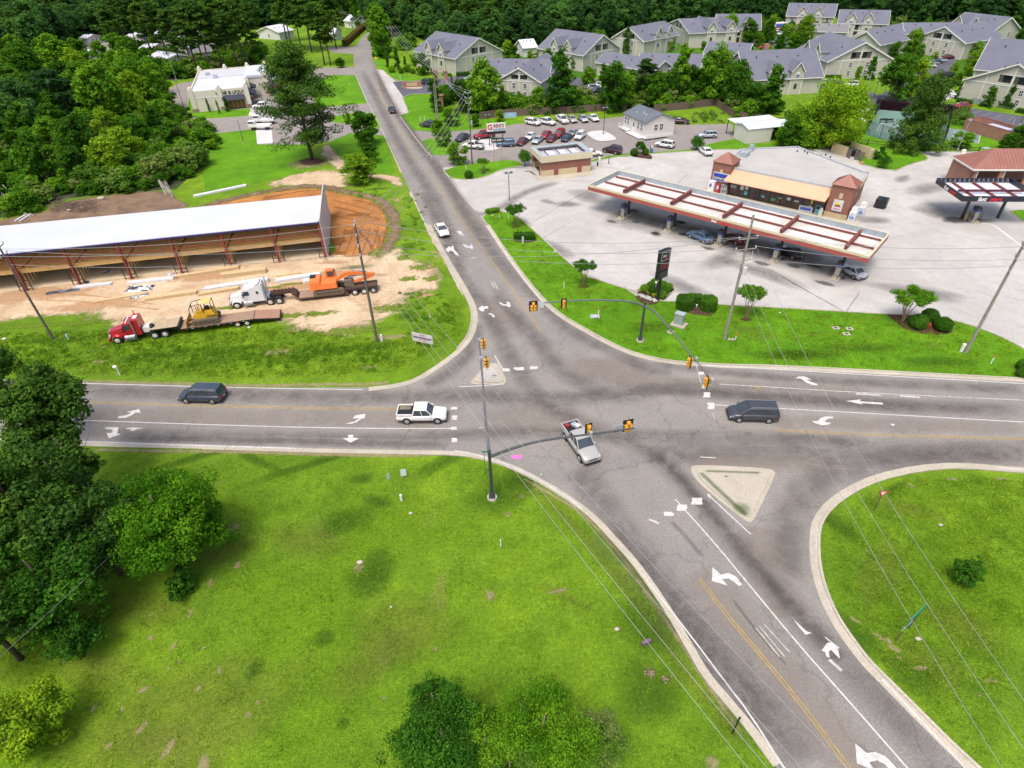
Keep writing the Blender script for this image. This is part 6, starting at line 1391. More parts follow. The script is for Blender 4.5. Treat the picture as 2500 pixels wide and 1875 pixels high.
# --- trees round the car lot and apartments
for i,(k_,x,by,ty,key,w,lab) in enumerate((('A',985,990,530,'broad',.95,'tall dense dark green tree between the wooden pole and the gabled block'),('A',1640,960,440,'cone_dark',1.15,'broad dark conifer behind the fence in front of the second big block'),('A',1150,960,740,'cone',1.0,'young conifer behind the fence below the balcony gable'),('A',1290,960,790,'cone',1.0,'slim young pine behind the fence under the lower window'),('A',1370,965,860,'cone',1.2,'low young pine behind the fence next to the dark conifer'),('A',1230,965,880,'broad',1.5,'bushy low tree behind the wooden fence'),('A',1780,960,780,'cone_dark',1.3,'dark bushy tree at the corner of the apartment car park'),('A',1450,970,750,'broad',1.1,'dark tree on the near side of the broad conifer'),('A',710,1080,930,'broad',1.4,'rounded green tree on the verge behind the two wooden posts'),('A',800,960,690,'broad',1.2,'leafy tree between the tall hedge and the dense dark tree'),('A',920,1085,975,'broad',1.3,'small round tree on the verge right of the tall wooden pole'),('A',1120,1040,945,'bright',1.3,'small light green tree by the fence next to the blue banner'),('A',600,1165,1025,'broad',1.4,'first round tree of the pair at the car lot entrance'),('A',650,1250,1090,'broad',1.3,'second round tree of the pair at the car lot entrance'),('A',765,1410,1225,'broad',1.35,'low spreading tree at the corner of the car lot island'),('A',1190,500,350,'bright',1.05,'pale green young tree between the two big gabled blocks'),('A',1390,515,430,'bright',1.2,'pale shrub beside the white steps between the blocks'),('A',470,640,460,'broad',1.25,'round dark tree at the entrance porch of the first gabled block'),('A',1880,730,590,'broad',1.35,'round street tree at the apartment car park below the gable'),('A',2010,690,545,'cone_dark',1.3,'second street tree at the apartment car park'),('A',2100,960,560,'broad',1.05,'big green tree in the tree belt right of the car park'),('A',1530,570,420,'broad',1.1,'tree at the front corner of the second gabled block'),('A',1760,600,480,'broad',.9,'narrow tree in front of the arched dormers'),('B',130,780,610,'broad',1.2,'street tree above the parked silver car'),('B',350,940,580,'broad',.95,'bright edged tree at the left of the tree belt'),('B',440,950,650,'broad',1.1,'tree filling the left of the tree belt behind the office'),('B',620,940,530,'pine',1.6,'dark pine in the tree belt behind the office'),('B',720,950,650,'broad',1.15,'mid green tree in the tree belt behind the fence'),('B',850,940,640,'broad',.9,'leafy tree in the tree belt left of the tall poplar'),('B',950,920,440,'cone',1.1,'tall pointed tree in the middle of the tree belt'),('B',1060,900,600,'broad',1.0,'tree right behind the bend of the wooden fence'),('B',1170,920,470,'cone',1.0,'second tall pointed tree in the tree belt'),('B',1250,930,430,'broad',.9,'tall mid green tree next to the second pointed tree'),('B',1340,940,560,'broad',1.0,'round tree behind the fence bend'),('B',1430,980,570,'broad',1.1,'large light topped tree at the right of the tree belt'),('B',1500,990,650,'cone',1.1,'narrow bright tree at the right of the tree belt'),('B',1600,1010,750,'broad',1.2,'tree behind the white roofed shed'),('B',1760,1020,600,'cone',1.2,'large leaved conical tree in front of the big dormered roof'),('B',1850,1010,900,'broad',1.2,'dark low tree behind the white roofed shed'),('B',470,500,250,'cone',.7,'narrow tree in front of the fourth block gable'),('B',870,450,330,'broad',1.3,'round tree before the third dormered block'),('B',870,470,370,'bright',.8,'light pointed tree behind the low pyramid roof'),('B',1000,490,390,'bright',1.1,'light green tree behind the low pyramid roof'),('B',1160,400,200,'broad',.95,'tree left of the arched dormer in the upper row'),('B',1385,390,130,'broad',1.0,'dense round tree in the middle of the upper row of blocks'),('B',1565,410,175,'broad',1.0,'tall tree at the right end of the upper row of blocks'),('B',1660,420,290,'broad',1.2,'round tree above the red brick chimney'),('B',680,480,410,'bright',1.4,'pale willowy shrub before the third block'),('B',1740,400,180,'broad',.9,'tree left of the parked delivery truck'),('B',1850,460,300,'broad',1.1,'light tree below the parked delivery truck'),('B',2070,330,150,'bright',.9,'young tree in front of the distant twin dormered block'),('B',2000,440,280,'broad',1.1,'tree on the bank below the distant twin dormered block'),('B',1900,240,165,'broad',1.2,'low shrubby tree left of the distant twin dormered block'),('B',2020,800,680,'cone_dark',1.8,'dark spreading tree in front of the big dormered roof'),('B',1270,470,390,'broad',1.1,'tree left of the clubhouse roof'),('C',220,420,150,'bright',.9,'bright young tree below the far left block'),('C',30,430,310,'broad',1.1,'tree near the far left parked cars'),('C',120,440,290,'broad',1.1,'tree in the middle group on the far bank'),('C',240,450,330,'broad',1.1,'rightmost tree of the middle group on the far bank'),('C',440,330,215,'cone_dark',.9,'dark conical tree before the low hidden roof'),('C',560,300,210,'broad',1.4,'bushy trees before the second far block'),('C',700,240,175,'bright',1.3,'light tree between the far dormers'),('C',860,235,150,'broad',1.1,'round tree covering the far dormer'),('C',980,235,140,'broad',1.1,'tree at the end wall of the second far block'),('C',1180,480,265,'broad',1.1,'tree left of the balcony gable block'),('C',1050,540,380,'broad',1.3,'wide tree right of the big near gable'),('C',1250,540,400,'broad',1.0,'tree between the gable block and the car park'),('C',1360,470,395,'lollipop',1.6,'first clipped round tree at the gable wall'),('C',1490,500,405,'lollipop',1.6,'second clipped round tree at the gable wall'),('C',1605,510,415,'lollipop',1.6,'third clipped round tree at the gable wall'),('C',1390,560,470,'bright',1.1,'small bright tree at the car park head'),('C',1730,400,270,'broad',1.2,'dark tree left of the last dormered block'),('C',1870,400,250,'bright',1.1,'light tree in front of the last dormered block'),('C',2050,380,225,'bright',1.1,'pale tree covering the end of the last dormered block'),('C',2170,420,250,'broad',1.1,'tree at the edge beyond the last dormered block'),('C',1760,530,380,'broad',1.1,'tree on the slope beside the right car park'),('C',1700,680,470,'bright',.95,'tall light tree on the car park bank'),('C',1560,680,570,'bright',1.1,'light shrubby tree on the car park bank'),('C',1600,770,650,'broad',1.4,'dark low tree below the light tree on the bank'),('C',1630,890,735,'cone_dark',1.5,'round dark tree beside the path to the tennis court'),('C',1870,960,780,'cone_dark',1.4,'first dark myrtle at the cream gable wall'),('C',2040,970,770,'cone_dark',1.3,'second dark myrtle at the cream gable wall'),('C',810,720,510,'cone',1.0,'tall tree in front of the cream gable wall by the lamp'),('C',690,770,600,'cone',1.0,'narrow tree beside the white parked car'),('C',1010,910,500,'broad',1.05,'large yellow green tree at the car park corner'),('C',1200,900,540,'bright',.9,'light green tree behind the big court pine'),('C',1640,1330,1190,'broad',1.9,'wide dark bush by the lamp at the lot edge'),('C',2060,1340,1200,'broad',1.6,'dark bush behind the copper roofed building'),('C',2180,1330,1120,'broad',1.5,'large bush right of the brick bin enclosure'),('C',550,1340,1150,'broad',1.3,'understory tree left of the court lawn'),('C',100,1330,1080,'broad',1.3,'dark understory tree beside the white shed'),('C',200,790,685,'cone_dark',1.8,'dark spreading tree at the eave of the big dormered roof'),)):
 p,h=wt(k_,x,by,ty);tree(key,p,h,lab,None,w)
def special(key,k_,x,by,ty,rmax,n,size,m,label,name,seed,lobes=26,sub=8,base=.1,cat='tree',clr=.2,barkm=BARK2,flat=0.0):
 p,h=wt(k_,x,by,ty)
 cl=cone_clumps(h,rmax,seed,base,lobes,sub) if key=='cone' else lobed(h*.95,h*base,rmax,lambda u:math.sin(PI*(.15+.8*u))**.6,lobes,sub,seed,clr)
 o=thing(name,label,cat,(p[0],p[1],0));r_=random.Random(seed)
 lb=[(Vec((0,0,h*r_.uniform(.1,.5))),Vec((r_.uniform(-.7,.7)*rmax,r_.uniform(-.7,.7)*rmax,h*r_.uniform(.4,.8)))) for _ in range(12)]
 for n__,me in(('crown',leaves('crown',cl,n,size,m,flat)),('trunk',trunk_mesh('trunk',h*.85,h*.02+.05,barkm,lb))):
  c=bpy.data.objects.new(n__,me);COL.objects.link(c);c.parent=o
 return o
special('b','C',420,1330,790,8.2,30000,.42,L_LIME,'huge lime green tree rising behind the flat store roof','light_green_tree',31,34,9)
special('b','C',180,1320,1000,5.0,12000,.42,L_BROAD,'mid green tree left of the huge lime green tree','broadleaf_tree',32)
special('cone','C',1200,1350,720,6.2,24000,.40,L_PINE,'big dark pine at the near side of the tennis court','pine_tree',33,36,8,.0,'pine tree')
# --- near left pines and shrubs: crowns surveyed by their middle, apparent radius and height
def near_tree(cx,cy,rp,z,n,size,m,label,name,cat='tree',seed=0,lobes=26,sub=8,clr=.17,barkm=BARK2,flat=0.0,tall=1.0):
 P=at('X',cx,cy,z);dep=(Vec((P[0],P[1],P[2]-HC))).dot(Vec(FW));R=rp*dep/FPX;r_=random.Random(seed);cl=[]
 for i in range(lobes):
  d=Vec((r_.gauss(0,1),r_.gauss(0,1),r_.gauss(.1,1)*tall)).normalized();lr=R*r_.uniform(.25,.42);q0=d*(R-lr)*r_.uniform(.45,1.0);t0=r_.uniform(.15,.85)
  for j in range(sub):
   e=Vec((r_.gauss(0,1),r_.gauss(0,1),r_.gauss(.25,.8))).normalized();q=q0+e*lr*r_.uniform(.4,1.0);s=R*clr*r_.uniform(.6,1.25)
   cl.append((q[0],q[1],max(z+q[2]*.9,s*.4),s,s,s*.7,min(1,max(0,t0+r_.gauss(0,.15)))))
 o=thing(name,label,cat,(P[0],P[1],0))
 lb=[(Vec((0,0,z*r_.uniform(.3,1.0))),Vec((r_.uniform(-.7,.7)*R,r_.uniform(-.7,.7)*R,z+r_.uniform(-.3,.6)*R))) for _ in range(10)]
 for n__,me in(('crown',leaves('crown',cl,n,size*1.25,m,flat)),('trunk',trunk_mesh('trunk',z+R*.6,.08+R*.03,barkm,lb))):
  c=bpy.data.objects.new(n__,me);COL.objects.link(c);c.parent=o
 return o
for i,(cx,cy,rp,z,n,sz,m,lab) in enumerate(((70,1010,155,10,22000,.27,L_PINE,'upper dark pine crown reaching over the road line at the frame edge'),(170,1120,110,7,15000,.25,L_PINE,'dark pine crown with a bare dead branch below the road'),(30,1230,200,9,30000,.25,L_PINE,'largest dark pine crown filling the lower frame edge'),(215,1290,150,6,24000,.22,L_PINE,'dark pine mass touching the bright bush tree'),(110,1430,170,5,24000,.21,L_DARK,'low dark pine boughs over the shaded lawn'),(-60,1500,170,6,16000,.21,L_PINE,'dark pine crown cut by the frame edge above the light corner tree'),(-70,900,130,11,12000,.28,L_PINE,'tall pine top at the frame edge above the road'),(170,1540,90,2.5,8000,.18,L_DARK,'dark undergrowth below the pines near the wire'))):
 near_tree(cx,cy,rp,z,n,sz,m,lab,'pine_tree','pine tree',51+i,24,8,.16,BARK,.1)
near_tree(405,1275,165,5.0,50000,.18,L_WEED,'full bright green bush tree on the lawn beside the dark pines','broadleaf_tree',seed=71,lobes=44)
near_tree(440,1420,50,1.2,3500,.2,L_DARK,'feathery low mimosa shrub at the foot of the bush tree','mimosa_shrub','shrub',73,14,6)
near_tree(45,1770,120,2.6,22000,.16,L_BRIGHT,'light green leafy tree at the lower frame corner','light_green_tree',seed=74,lobes=28)
near_tree(1085,1825,165,4.5,42000,.12,L_DARK,'dark mimosa with a wide crown and pale orange blossoms at the bottom edge','mimosa_tree',seed=75,lobes=40)
near_tree(1325,1790,150,5,46000,.105,L_WEED,'bright green leafy tree at the bottom edge beside the mimosa','light_green_tree',seed=76,lobes=40)
near_tree(1190,1830,110,4.6,24000,.11,L_BROAD,'mid green leafy crown joining the mimosa and the bright tree','broadleaf_tree',seed=77)
near_tree(1245,1880,90,5,14000,.10,L_VINE,'olive green bush in front of the reddish shrub at the bottom edge','olive_bush','shrub',81,20,8)
near_tree(1465,1810,85,3.2,12000,.10,L_VINE,'thin olive tinged tree right of the bright tree','broadleaf_tree',seed=78,lobes=22,sub=6)
near_tree(1060,1720,95,4.5,13000,.11,L_DARK,'upper sprays of the mimosa reaching over the lawn','mimosa_tree',seed=79,lobes=22,sub=6)
b=MB();b.path([at('X',-20,1080,9),at('X',90,1110,8.4),at('X',140,1160,8)],.14,6,.05);b.path([at('X',60,1100,8.5),at('X',150,1105,8),at('X',195,1125,8)],.08,5,.03);tag(b.mk('dead_branch',mat("dead_grey_wood",(.26,.20,.18),.9)),'bare grey dead branch poking out of the pine crown','branch')
# --- crepe myrtles: vase of stems under a flat-topped crown
MY=[]
for s in range(3):
 r_=random.Random(900+s);h=4.6
 cl=[]
 for i in range(48):
  a=r_.uniform(0,2*PI);R=1.6*math.sqrt(r_.random());z=3.3+r_.uniform(-.35,.75)*(1-R/3.2)
  cl.append((R*math.cos(a),R*math.sin(a),z,.42,.42,.38,r_.uniform(.2,.8)))
 b=MB()
 for i in range(7):
  a=2*PI*i/7+r_.uniform(-.3,.3);b.path([(.06*math.cos(a),.06*math.sin(a),-.05),(.22*math.cos(a),.22*math.sin(a),1.1),(.55*math.cos(a),.55*math.sin(a),2.1),(.95*math.cos(a),.95*math.sin(a),3.2)],.055,5,.02)
 to=b.mk('trunk',TANB);tm=to.data;bpy.data.objects.remove(to)
 KINDS_.setdefault('myrtle',[]).append((h,leaves('crown',cl,6500,.17,L_BROAD,shell=.3),tm))
TN['myrtle']=('crepe_myrtle','small tree')
for k_,x,y,ty,lab,w,v in(('F',738,705,510,'crepe myrtle on the narrow grass strip near the black lamp post',1.15,0),('F',1315,1215,985,'crepe myrtle at the corner of the lot by the bay lines',1.0,1),('K',1130,440,150,'crepe myrtle beside the leaning wooden pole with the transformer',1.0,2),('L',1170,470,170,'crepe myrtle in the mulch bed with three ball shrubs',1.25,0),('A',985,1470,1350,'small myrtle on the lawn corner below the pole sign',1.2,1)):
 p,h=wt(k_,x,y,ty);tree('myrtle',p,h,lab,None,w,v)
 if k_!='L':
  blob(k_,x,y+12,1.0 if k_!='A' else .7,.75,MULCH,.0195,"mulch_ring")
for k_,x,y,ty,w,lab in(('S',135,1100,870,1.0,'clipped lollipop tree left of the brick pump hut'),('S',1905,925,725,.85,'clipped cone shaped tree in the mulch bed by the car lot'),('B',1105,1345,1235,1.25,'clipped flat topped tree beside the parked white sedan'),('C',940,1510,1410,1.3,'clipped small tree at the tip of the court lawn')):
 p,h=wt(k_,x,y,ty);tree('lollipop',p,h,lab,None,w)
p,h=wt('M',1905,690,520);special('b','M',1905,690,590,1.15,4500,.16,L_DARK,'dark young tree alone on the right lawn','young_tree',71,18,6,.2)
special('b','C',895,1430,1320,1.3,2600,.2,L_DARK,'flowering bush with white blossoms on the court lawn','flowering_bush',72,14,6,.1,'shrub')
# --- cypresses and hedges by the apartment entrance
for x,y,ty,w,lab in((250,600,400,.9,'first dark columnar cypress by the apartment entrance'),(165,590,430,.8,'second dark columnar cypress by the apartment entrance'),(575,960,670,1.5,'large clipped cypress behind the two wooden posts'),(715,720,640,.8,'small pointed cypress at the car park wall'),(760,715,660,.7,'smallest pointed cypress at the car park wall'),(320,610,480,.8,'cypress with brown foliage by the apartment entrance')):
 p,h=wt('A',x,y,ty);tree('cypress',p,h,lab,None,w*(1.2 if h<8 else 1))
for x,y,r in((200,620,2.2),(280,630,1.5),(330,620,2.4),(380,630,1.6),(100,480,5),(90,380,6),(300,430,5),(360,400,5),(400,560,4),(680,900,3.5),(640,840,3.5),(880,960,3)):
 p=at('A',x,y);tree('thicket' if r>2.3 else 'ball',p,r,'dark clipped shrub in the planting at the apartment entrance','shrubs at the apartment entrance',1.2)
 # --- far woods
sheet('hillside_ground',mxp(['A',(800,480),(1200,640),(1700,800),'B',(300,640),(900,720),(1700,750),(2200,760),'C',(600,690),(1200,680),(2400,700),'X',(2900,200),(2900,100),(1100,60)]),.0016,G_FLOOR)
for i,(x,y,key,h) in enumerate([(1460+i*13,255+(i%3)*12-i*4,'pine',17) for i in range(8)]):
 tree(key,at('P',x,y-40),h,'pine beyond the brown fence where the road bends away','pines at the road bend')
for i in range(14):tree('pine',at('P',1990+i*26,260-(i%4)*14),random.uniform(14,19),'dark pine on the far side of the road bend','pines right of the road bend',1.2)
for x,y,h in((1860,420,15),(1840,330,14),(1900,500,10),(1650,240,9),(1620,180,12),(1560,190,14)):tree('broad',at('P',x,y),h,'leafy tree crowding the edge of the bending road','leafy trees at the road bend',1.0)
WB=mxp(['A',(120,320),(420,320),(600,420),(1150,480),(1430,440),(1600,350),(2212,350),'B',(300,300),(450,290),(900,250),(1300,220),(1700,200),(1850,190),(1890,160),'C',(50,120),(540,160),(1040,200),(1200,230),(1550,200),(1750,250),(2150,270),(2400,300),'X',(2700,60),(2700,-8),(900,-8),(880,40)])
k_n=0
for x,y in scatter(WB,7.0,215,9):
 dd=math.hypot(x,y)
 key=random.choices(('broad','cone','pine','bright'),(6,4,1.5,.7))[0];h=random.uniform(9,15) if key!='pine' else random.uniform(15,19);s_,w_=where((x,y),h,13 if key!='pine' else 18,11 if key!='pine' else 16.5,MF)
 t_=tree(key,(x,y),h,'%s %s %s'%(s_,{'broad':'rounded tree','cone':'pointed young tree','pine':'dark pine','bright':'light green tree'}[key],w_),{'broad':'rounded trees in the far woods','cone':'pointed trees in the far woods','pine':'pines in the far woods','bright':'light trees in the far woods'}[key],random.uniform(1.0,1.3))
 if key in('broad','cone'):sl=t_.children[0].material_slots[0];sl.link='OBJECT';sl.material=L_HAZE
FCOL={}
def crown_collection(key,meshes):
 if key not in FCOL:
  c=bpy.data.collections.new(key);FCOL[key]=c
  for me in meshes:c.objects.link(bpy.data.objects.new(key+'_crown',me))
 return FCOL[key]
def gn_forest(name,P,key,meshes,hr,seed,wide=1.15,h0=10.0):
 r_=random.Random(seed);me=bpy.data.meshes.new(name);me.from_pydata([(x,y,0) for x,y in P],[],[])
 a=me.attributes.new("size",'FLOAT','POINT');a.data.foreach_set("value",[r_.uniform(*hr)/h0 for _ in P])
 o=bpy.data.objects.new(name,me);COL.objects.link(o);o['kind']='stuff'
 t=bpy.data.node_groups.new(name,'GeometryNodeTree');t.interface.new_socket("Geometry",in_out='INPUT',socket_type='NodeSocketGeometry');t.interface.new_socket("Geometry",in_out='OUTPUT',socket_type='NodeSocketGeometry')
 gi,go=t.nodes.new("NodeGroupInput"),t.nodes.new("NodeGroupOutput");ip=t.nodes.new("GeometryNodeInstanceOnPoints");ci=t.nodes.new("GeometryNodeCollectionInfo")
 ci.inputs["Collection"].default_value=crown_collection(key,meshes);ci.inputs["Separate Children"].default_value=True;ci.inputs["Reset Children"].default_value=True
 ip.inputs["Pick Instance"].default_value=True
 ri=t.nodes.new("FunctionNodeRandomValue");ri.data_type='INT';ri.inputs[4].default_value=0;ri.inputs[5].default_value=len(meshes)-1
 rr=t.nodes.new("FunctionNodeRandomValue");rr.data_type='FLOAT';rr.inputs[2].default_value=0;rr.inputs[3].default_value=6.28;rr.inputs["Seed"].default_value=3
 cx=t.nodes.new("ShaderNodeCombineXYZ");sc=t.nodes.new("ShaderNodeCombineXYZ");na=t.nodes.new("GeometryNodeInputNamedAttribute");na.data_type='FLOAT';na.inputs["Name"].default_value="size"
 mu=t.nodes.new("ShaderNodeMath");mu.operation='MULTIPLY';mu.inputs[1].default_value=wide;L=t.links.new
 L(gi.outputs[0],ip.inputs["Points"]);L(ci.outputs[0],ip.inputs["Instance"]);L(ri.outputs[2],ip.inputs["Instance Index"]);L(rr.outputs[1],cx.inputs[2]);L(cx.outputs[0],ip.inputs["Rotation"])
 L(na.outputs[0],mu.inputs[0]);L(mu.outputs[0],sc.inputs[0]);L(mu.outputs[0],sc.inputs[1]);L(na.outputs[0],sc.inputs[2]);L(sc.outputs[0],ip.inputs["Scale"]);L(ip.outputs[0],go.inputs[0])
 md=o.modifiers.new("trees",'NODES');md.node_group=t;return o
def jit_grid(poly,step,seed,keep=1.0):
 r_=random.Random(seed);xs=[p[0] for p in poly];ys=[p[1] for p in poly];out=[]
 x=min(xs)
 while x<max(xs):
  y=min(ys)
  while y<max(ys):
   px_,py_=x+r_.uniform(-.45,.45)*step,y+r_.uniform(-.45,.45)*step
   if inpoly(px_,py_,poly) and r_.random()<keep and not any(inpoly(px_,py_,q) for q in FOOT):out.append((px_,py_))
   y+=step
  x+=step
 return out
def far_copy(k_):
 out=[]
 for q in KINDS_[k_]:m_=q[1].copy();m_.materials[0]=L_HAZE;out.append(m_)
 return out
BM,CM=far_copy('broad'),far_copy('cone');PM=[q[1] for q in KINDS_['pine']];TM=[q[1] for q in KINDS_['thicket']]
FLOOR=mat("dark_woods_floor",(.035,.050,.016),.95,(.022,.034,.012),.5,world=True)  # near-black ground sheet, keeps the gaps between crowns dark
def woods(nm,poly,step,seed,hb,mix=(1,.5,.25),floor=True):
 poly=[Vec((p[0],p[1],0)) for p in poly]
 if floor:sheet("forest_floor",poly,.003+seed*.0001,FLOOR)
 gn_forest(nm+'_broadleaf_woods',jit_grid(poly,step,seed,mix[0]),'broad',BM,hb,seed)
 if mix[1]:gn_forest(nm+'_pointed_woods',jit_grid(poly,step*1.5,seed+1,mix[1]),'cone',CM,(hb[0]*1.1,hb[1]*1.15),seed+1)
 if mix[2]:gn_forest(nm+'_pine_woods',jit_grid(poly,step*1.6,seed+2,mix[2]),'pine',PM,(hb[0]*1.4,hb[1]*1.45),seed+2,1.2,20.0)
woods('apartment',WB,7.5,20,(8,14),(.9,.6,.3))
woods('behind',[Vec(q) for q in((10,440,0),(60,330,0),(140,360,0),(220,360,0),(280,330,0),(560,420,0),(600,760,0),(-80,760,0),(-60,540,0))],9,30,(10,17),(.9,.5,.3))
WW=mxp(['X',(-500,160),(-200,165),(0,150),(150,140),(230,100),(330,105),(420,70),(560,75),(700,60),(830,30),(860,-5),(300,-40),(-700,20)])
woods('western',WW,7.5,40,(10,17),(1,.3,.35))
woods('northern',[Vec(q) for q in((-700,560,0),(-60,540,0),(10,480,0),(-60,800,0),(-900,850,0))],11,50,(12,20),(1,.4,.4))
woods('horizon',[Vec(q) for q in((-1000,760,0),(900,640,0),(1100,1000,0),(-1200,1100,0))],17,60,(16,24),(1,0,0))
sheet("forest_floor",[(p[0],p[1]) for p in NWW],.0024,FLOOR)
gn_forest('thicket_undergrowth',jit_grid(NWW,3.4,70),'thicket',TM,(1.6,3.4),70,1.3,4.0)
belt=mxp(['A',(850,980),(1000,720),(1480,700),(1900,900),(2150,820),'B',(500,700),(1100,780),(1700,780),(1840,1000),(1560,1075),(1275,940),(1000,975),(480,985),'A',(1800,955),(1350,975)])
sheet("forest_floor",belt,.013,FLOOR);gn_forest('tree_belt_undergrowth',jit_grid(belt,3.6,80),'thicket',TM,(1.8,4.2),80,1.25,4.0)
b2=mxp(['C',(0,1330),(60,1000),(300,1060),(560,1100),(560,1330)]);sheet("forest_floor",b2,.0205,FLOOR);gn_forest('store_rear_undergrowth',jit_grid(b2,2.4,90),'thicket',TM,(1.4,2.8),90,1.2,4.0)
ap_=mxp(['A',(780,500),(1150,560),(1450,640),(1800,620),'B',(350,560),(700,480),(1150,470),(1250,420),(1650,440),(1900,330),(2200,400),'C',(420,480),(1200,500),(1300,420),(1700,420),(1900,420),(2300,420),(2300,300),(1500,230),(700,240),(0,200),'B',(1300,250),(600,300),'A',(1500,400),(900,460)])
gn_forest('apartment_planting',jit_grid(ap_,6.5,91,.55),'thicket',TM,(2.2,4.5),91,1.1,4.0)
def turf(poly,n,seed,size,m):
 r_=random.Random(seed);xs=[p[0] for p in poly];ys=[p[1] for p in poly];cl=[]
 while len(cl)<n//22:
  x,y=r_.uniform(min(xs),max(xs)),r_.uniform(min(ys),max(ys))
  if inpoly(x,y,poly):s=r_.uniform(.25,1.0);cl.append((x,y,.02,s,s,.05,r_.random()))
 o=bpy.data.objects.new('lawn_tufts',leaves('lawn_tufts',cl,n,size,m,0,True,.05));COL.objects.link(o);o['kind']='stuff'
L_TURF=leaf_mat("turf_blades",(.085,.180,.010),(.155,.290,.014),(.260,.385,.030),.38,.1)
turf([p for p in offset(SEG_SW,1.2)[2:24]]+[at('W',0,1640),at('W',700,2000)],100000,1,.11,L_TURF)
turf([p for p in offset(SEG_SE,1.2)[1:18]]+[at('W',2300,1000)],45000,2,.11,L_TURF)
turf(lawn_ne+[p for p in reversed(offset(ne_edge,.6))],50000,3,.16,L_TURF)
turf(mxp(['W',(0,720),(600,705),(850,740),(990,640),(1000,720),(850,805),(600,815),(0,805)]),50000,4,.18,L_TURF)
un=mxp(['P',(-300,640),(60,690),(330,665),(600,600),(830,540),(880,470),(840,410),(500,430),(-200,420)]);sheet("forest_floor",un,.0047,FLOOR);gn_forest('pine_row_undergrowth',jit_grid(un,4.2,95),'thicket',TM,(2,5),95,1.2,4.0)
woods('roadside',[Vec(q) for q in((-78,-30,0),(-76,40,0),(-130,46,0),(-320,40,0),(-320,-60,0))],9,11,(9,15),(1,.3,.5))
woods('shed_side',[Vec(q) for q in((-125,75,0),(-120,180,0),(-330,180,0),(-330,70,0))],9,12,(9,15),(1,.3,.4))
# --- fuel canopies and pumps
FASR=mat("faded_red_fascia",(.36,.085,.065),.55,(.32,.07,.055),.4);FASC=mat("cream_fascia",(.60,.54,.38),.7,(.55,.49,.34),.8)
PANW=mat("stained_white_deck",(.66,.655,.65),.55,(.50,.47,.42),.22,world=True);RUST=mat("rusted_red_beam",(.22,.055,.04),.7,(.13,.04,.03),2)
F=Fr(at('F',1355,350,5.2),(math.cos(math.radians(-41.8)),math.sin(math.radians(-41.8)),0));L,Wd=47.0,9.9
T=wth('fuel_canopy','long red and cream fuel canopy with open white deck and red beams','canopy',tuple(F.p(L/2,Wd/2,0)))
Z0,Z1=4.15,5.15
def fascia(T,F,L,Wd,Z0,Z1,mats,z_mid):
 for u0,u1,v0,v1 in((0,L,0,.14),(0,L,Wd-.14,Wd),(0,.14,.14,Wd-.14),(L-.14,L,.14,Wd-.14)):
  back=v0>1 and u1-u0>1 or(u0==0 and u1<1)
  b=MB();F.box(b,u0,u1,v0,v1,Z0,z_mid);fo=b.mk('fascia',mats[0],T)
  b=MB();e=.03;F.box(b,u0-(e if v1-v0>1 or True else 0),u1+e,v0-e,v1+e,z_mid,Z1);b.mk('fascia_cap',mats[1],fo)
fascia(T,F,L,Wd,Z0,Z1,(FASR,FASC),4.78)
b=MB();F.box(b,.14,L-.14,.14,Wd-.14,4.2,4.26);b.mk('deck',PANW,T)
nb=78;b=MB()
for i in range(nb):
 u=.3+(L-.6)*i/(nb-1);F.box(b,u-.035,u+.035,.2,Wd-.2,4.26,4.33)
b.mk('deck_rib',PANW,T,kind='stuff')
for i in range(int(L/1.55)):
 u=.2+i*1.55;b=MB();F.box(b,u,u+1.5,Wd-.2,Wd-.145,4.28,5.1);b.mk('fascia_back_panel',GALV,T)
for i in range(6):
 v=.3+i*1.55;b=MB();F.box(b,.145,.2,v,v+1.5,4.28,5.1);b.mk('fascia_back_panel',GALV,T)
for v in(.9,4.6,8.2):
 b=MB();F.box(b,.6,L-.5,v-.09,v+.09,4.35,4.6);b.mk('purlin',RUST,T)
cols=[at('F',1660,630),at('F',2045,740),at('G',620,930),at('G',1090,1070),at('G',1620,1215)]
cu=[(c-F.P).dot(F.U) for c in cols];s0=(cu[-1]-cu[0])/4
cu=[cu[0]+i*s0 for i in range(5)]
for u in cu:
 b=MB();F.box(b,u-.14,u+.14,1.4,8.6,4.5,5.12);F.box(b,u-.2,u+.2,1.4,8.6,5.12,5.17);b.mk('cross_beam',RUST,T)
 b=MB();F.box(b,u-.18,u+.18,3.6,3.96,0,4.2);b.mk('column',DKS,T)
LW=mat("letter_white",(.75,.75,.75),.5);LR=mat("letter_red",(.62,.02,.05),.45)
letr("fast",.62,LW,T,F.p(24.2,-.02,4.46),F.U,(0,0,1),.015,bold=.02,shear=.2)
letr("mart",.62,LR,T,F.p(26.1,-.02,4.46),F.U,(0,0,1),.015,bold=.02,shear=.2)
PUMPS=mat("pump_side_panel",(.42,.38,.28),.5);PBLU=mat("pump_blue",(.03,.08,.55),.45);HOSE=mat("rubber_hose",(.015,.015,.017),.5)
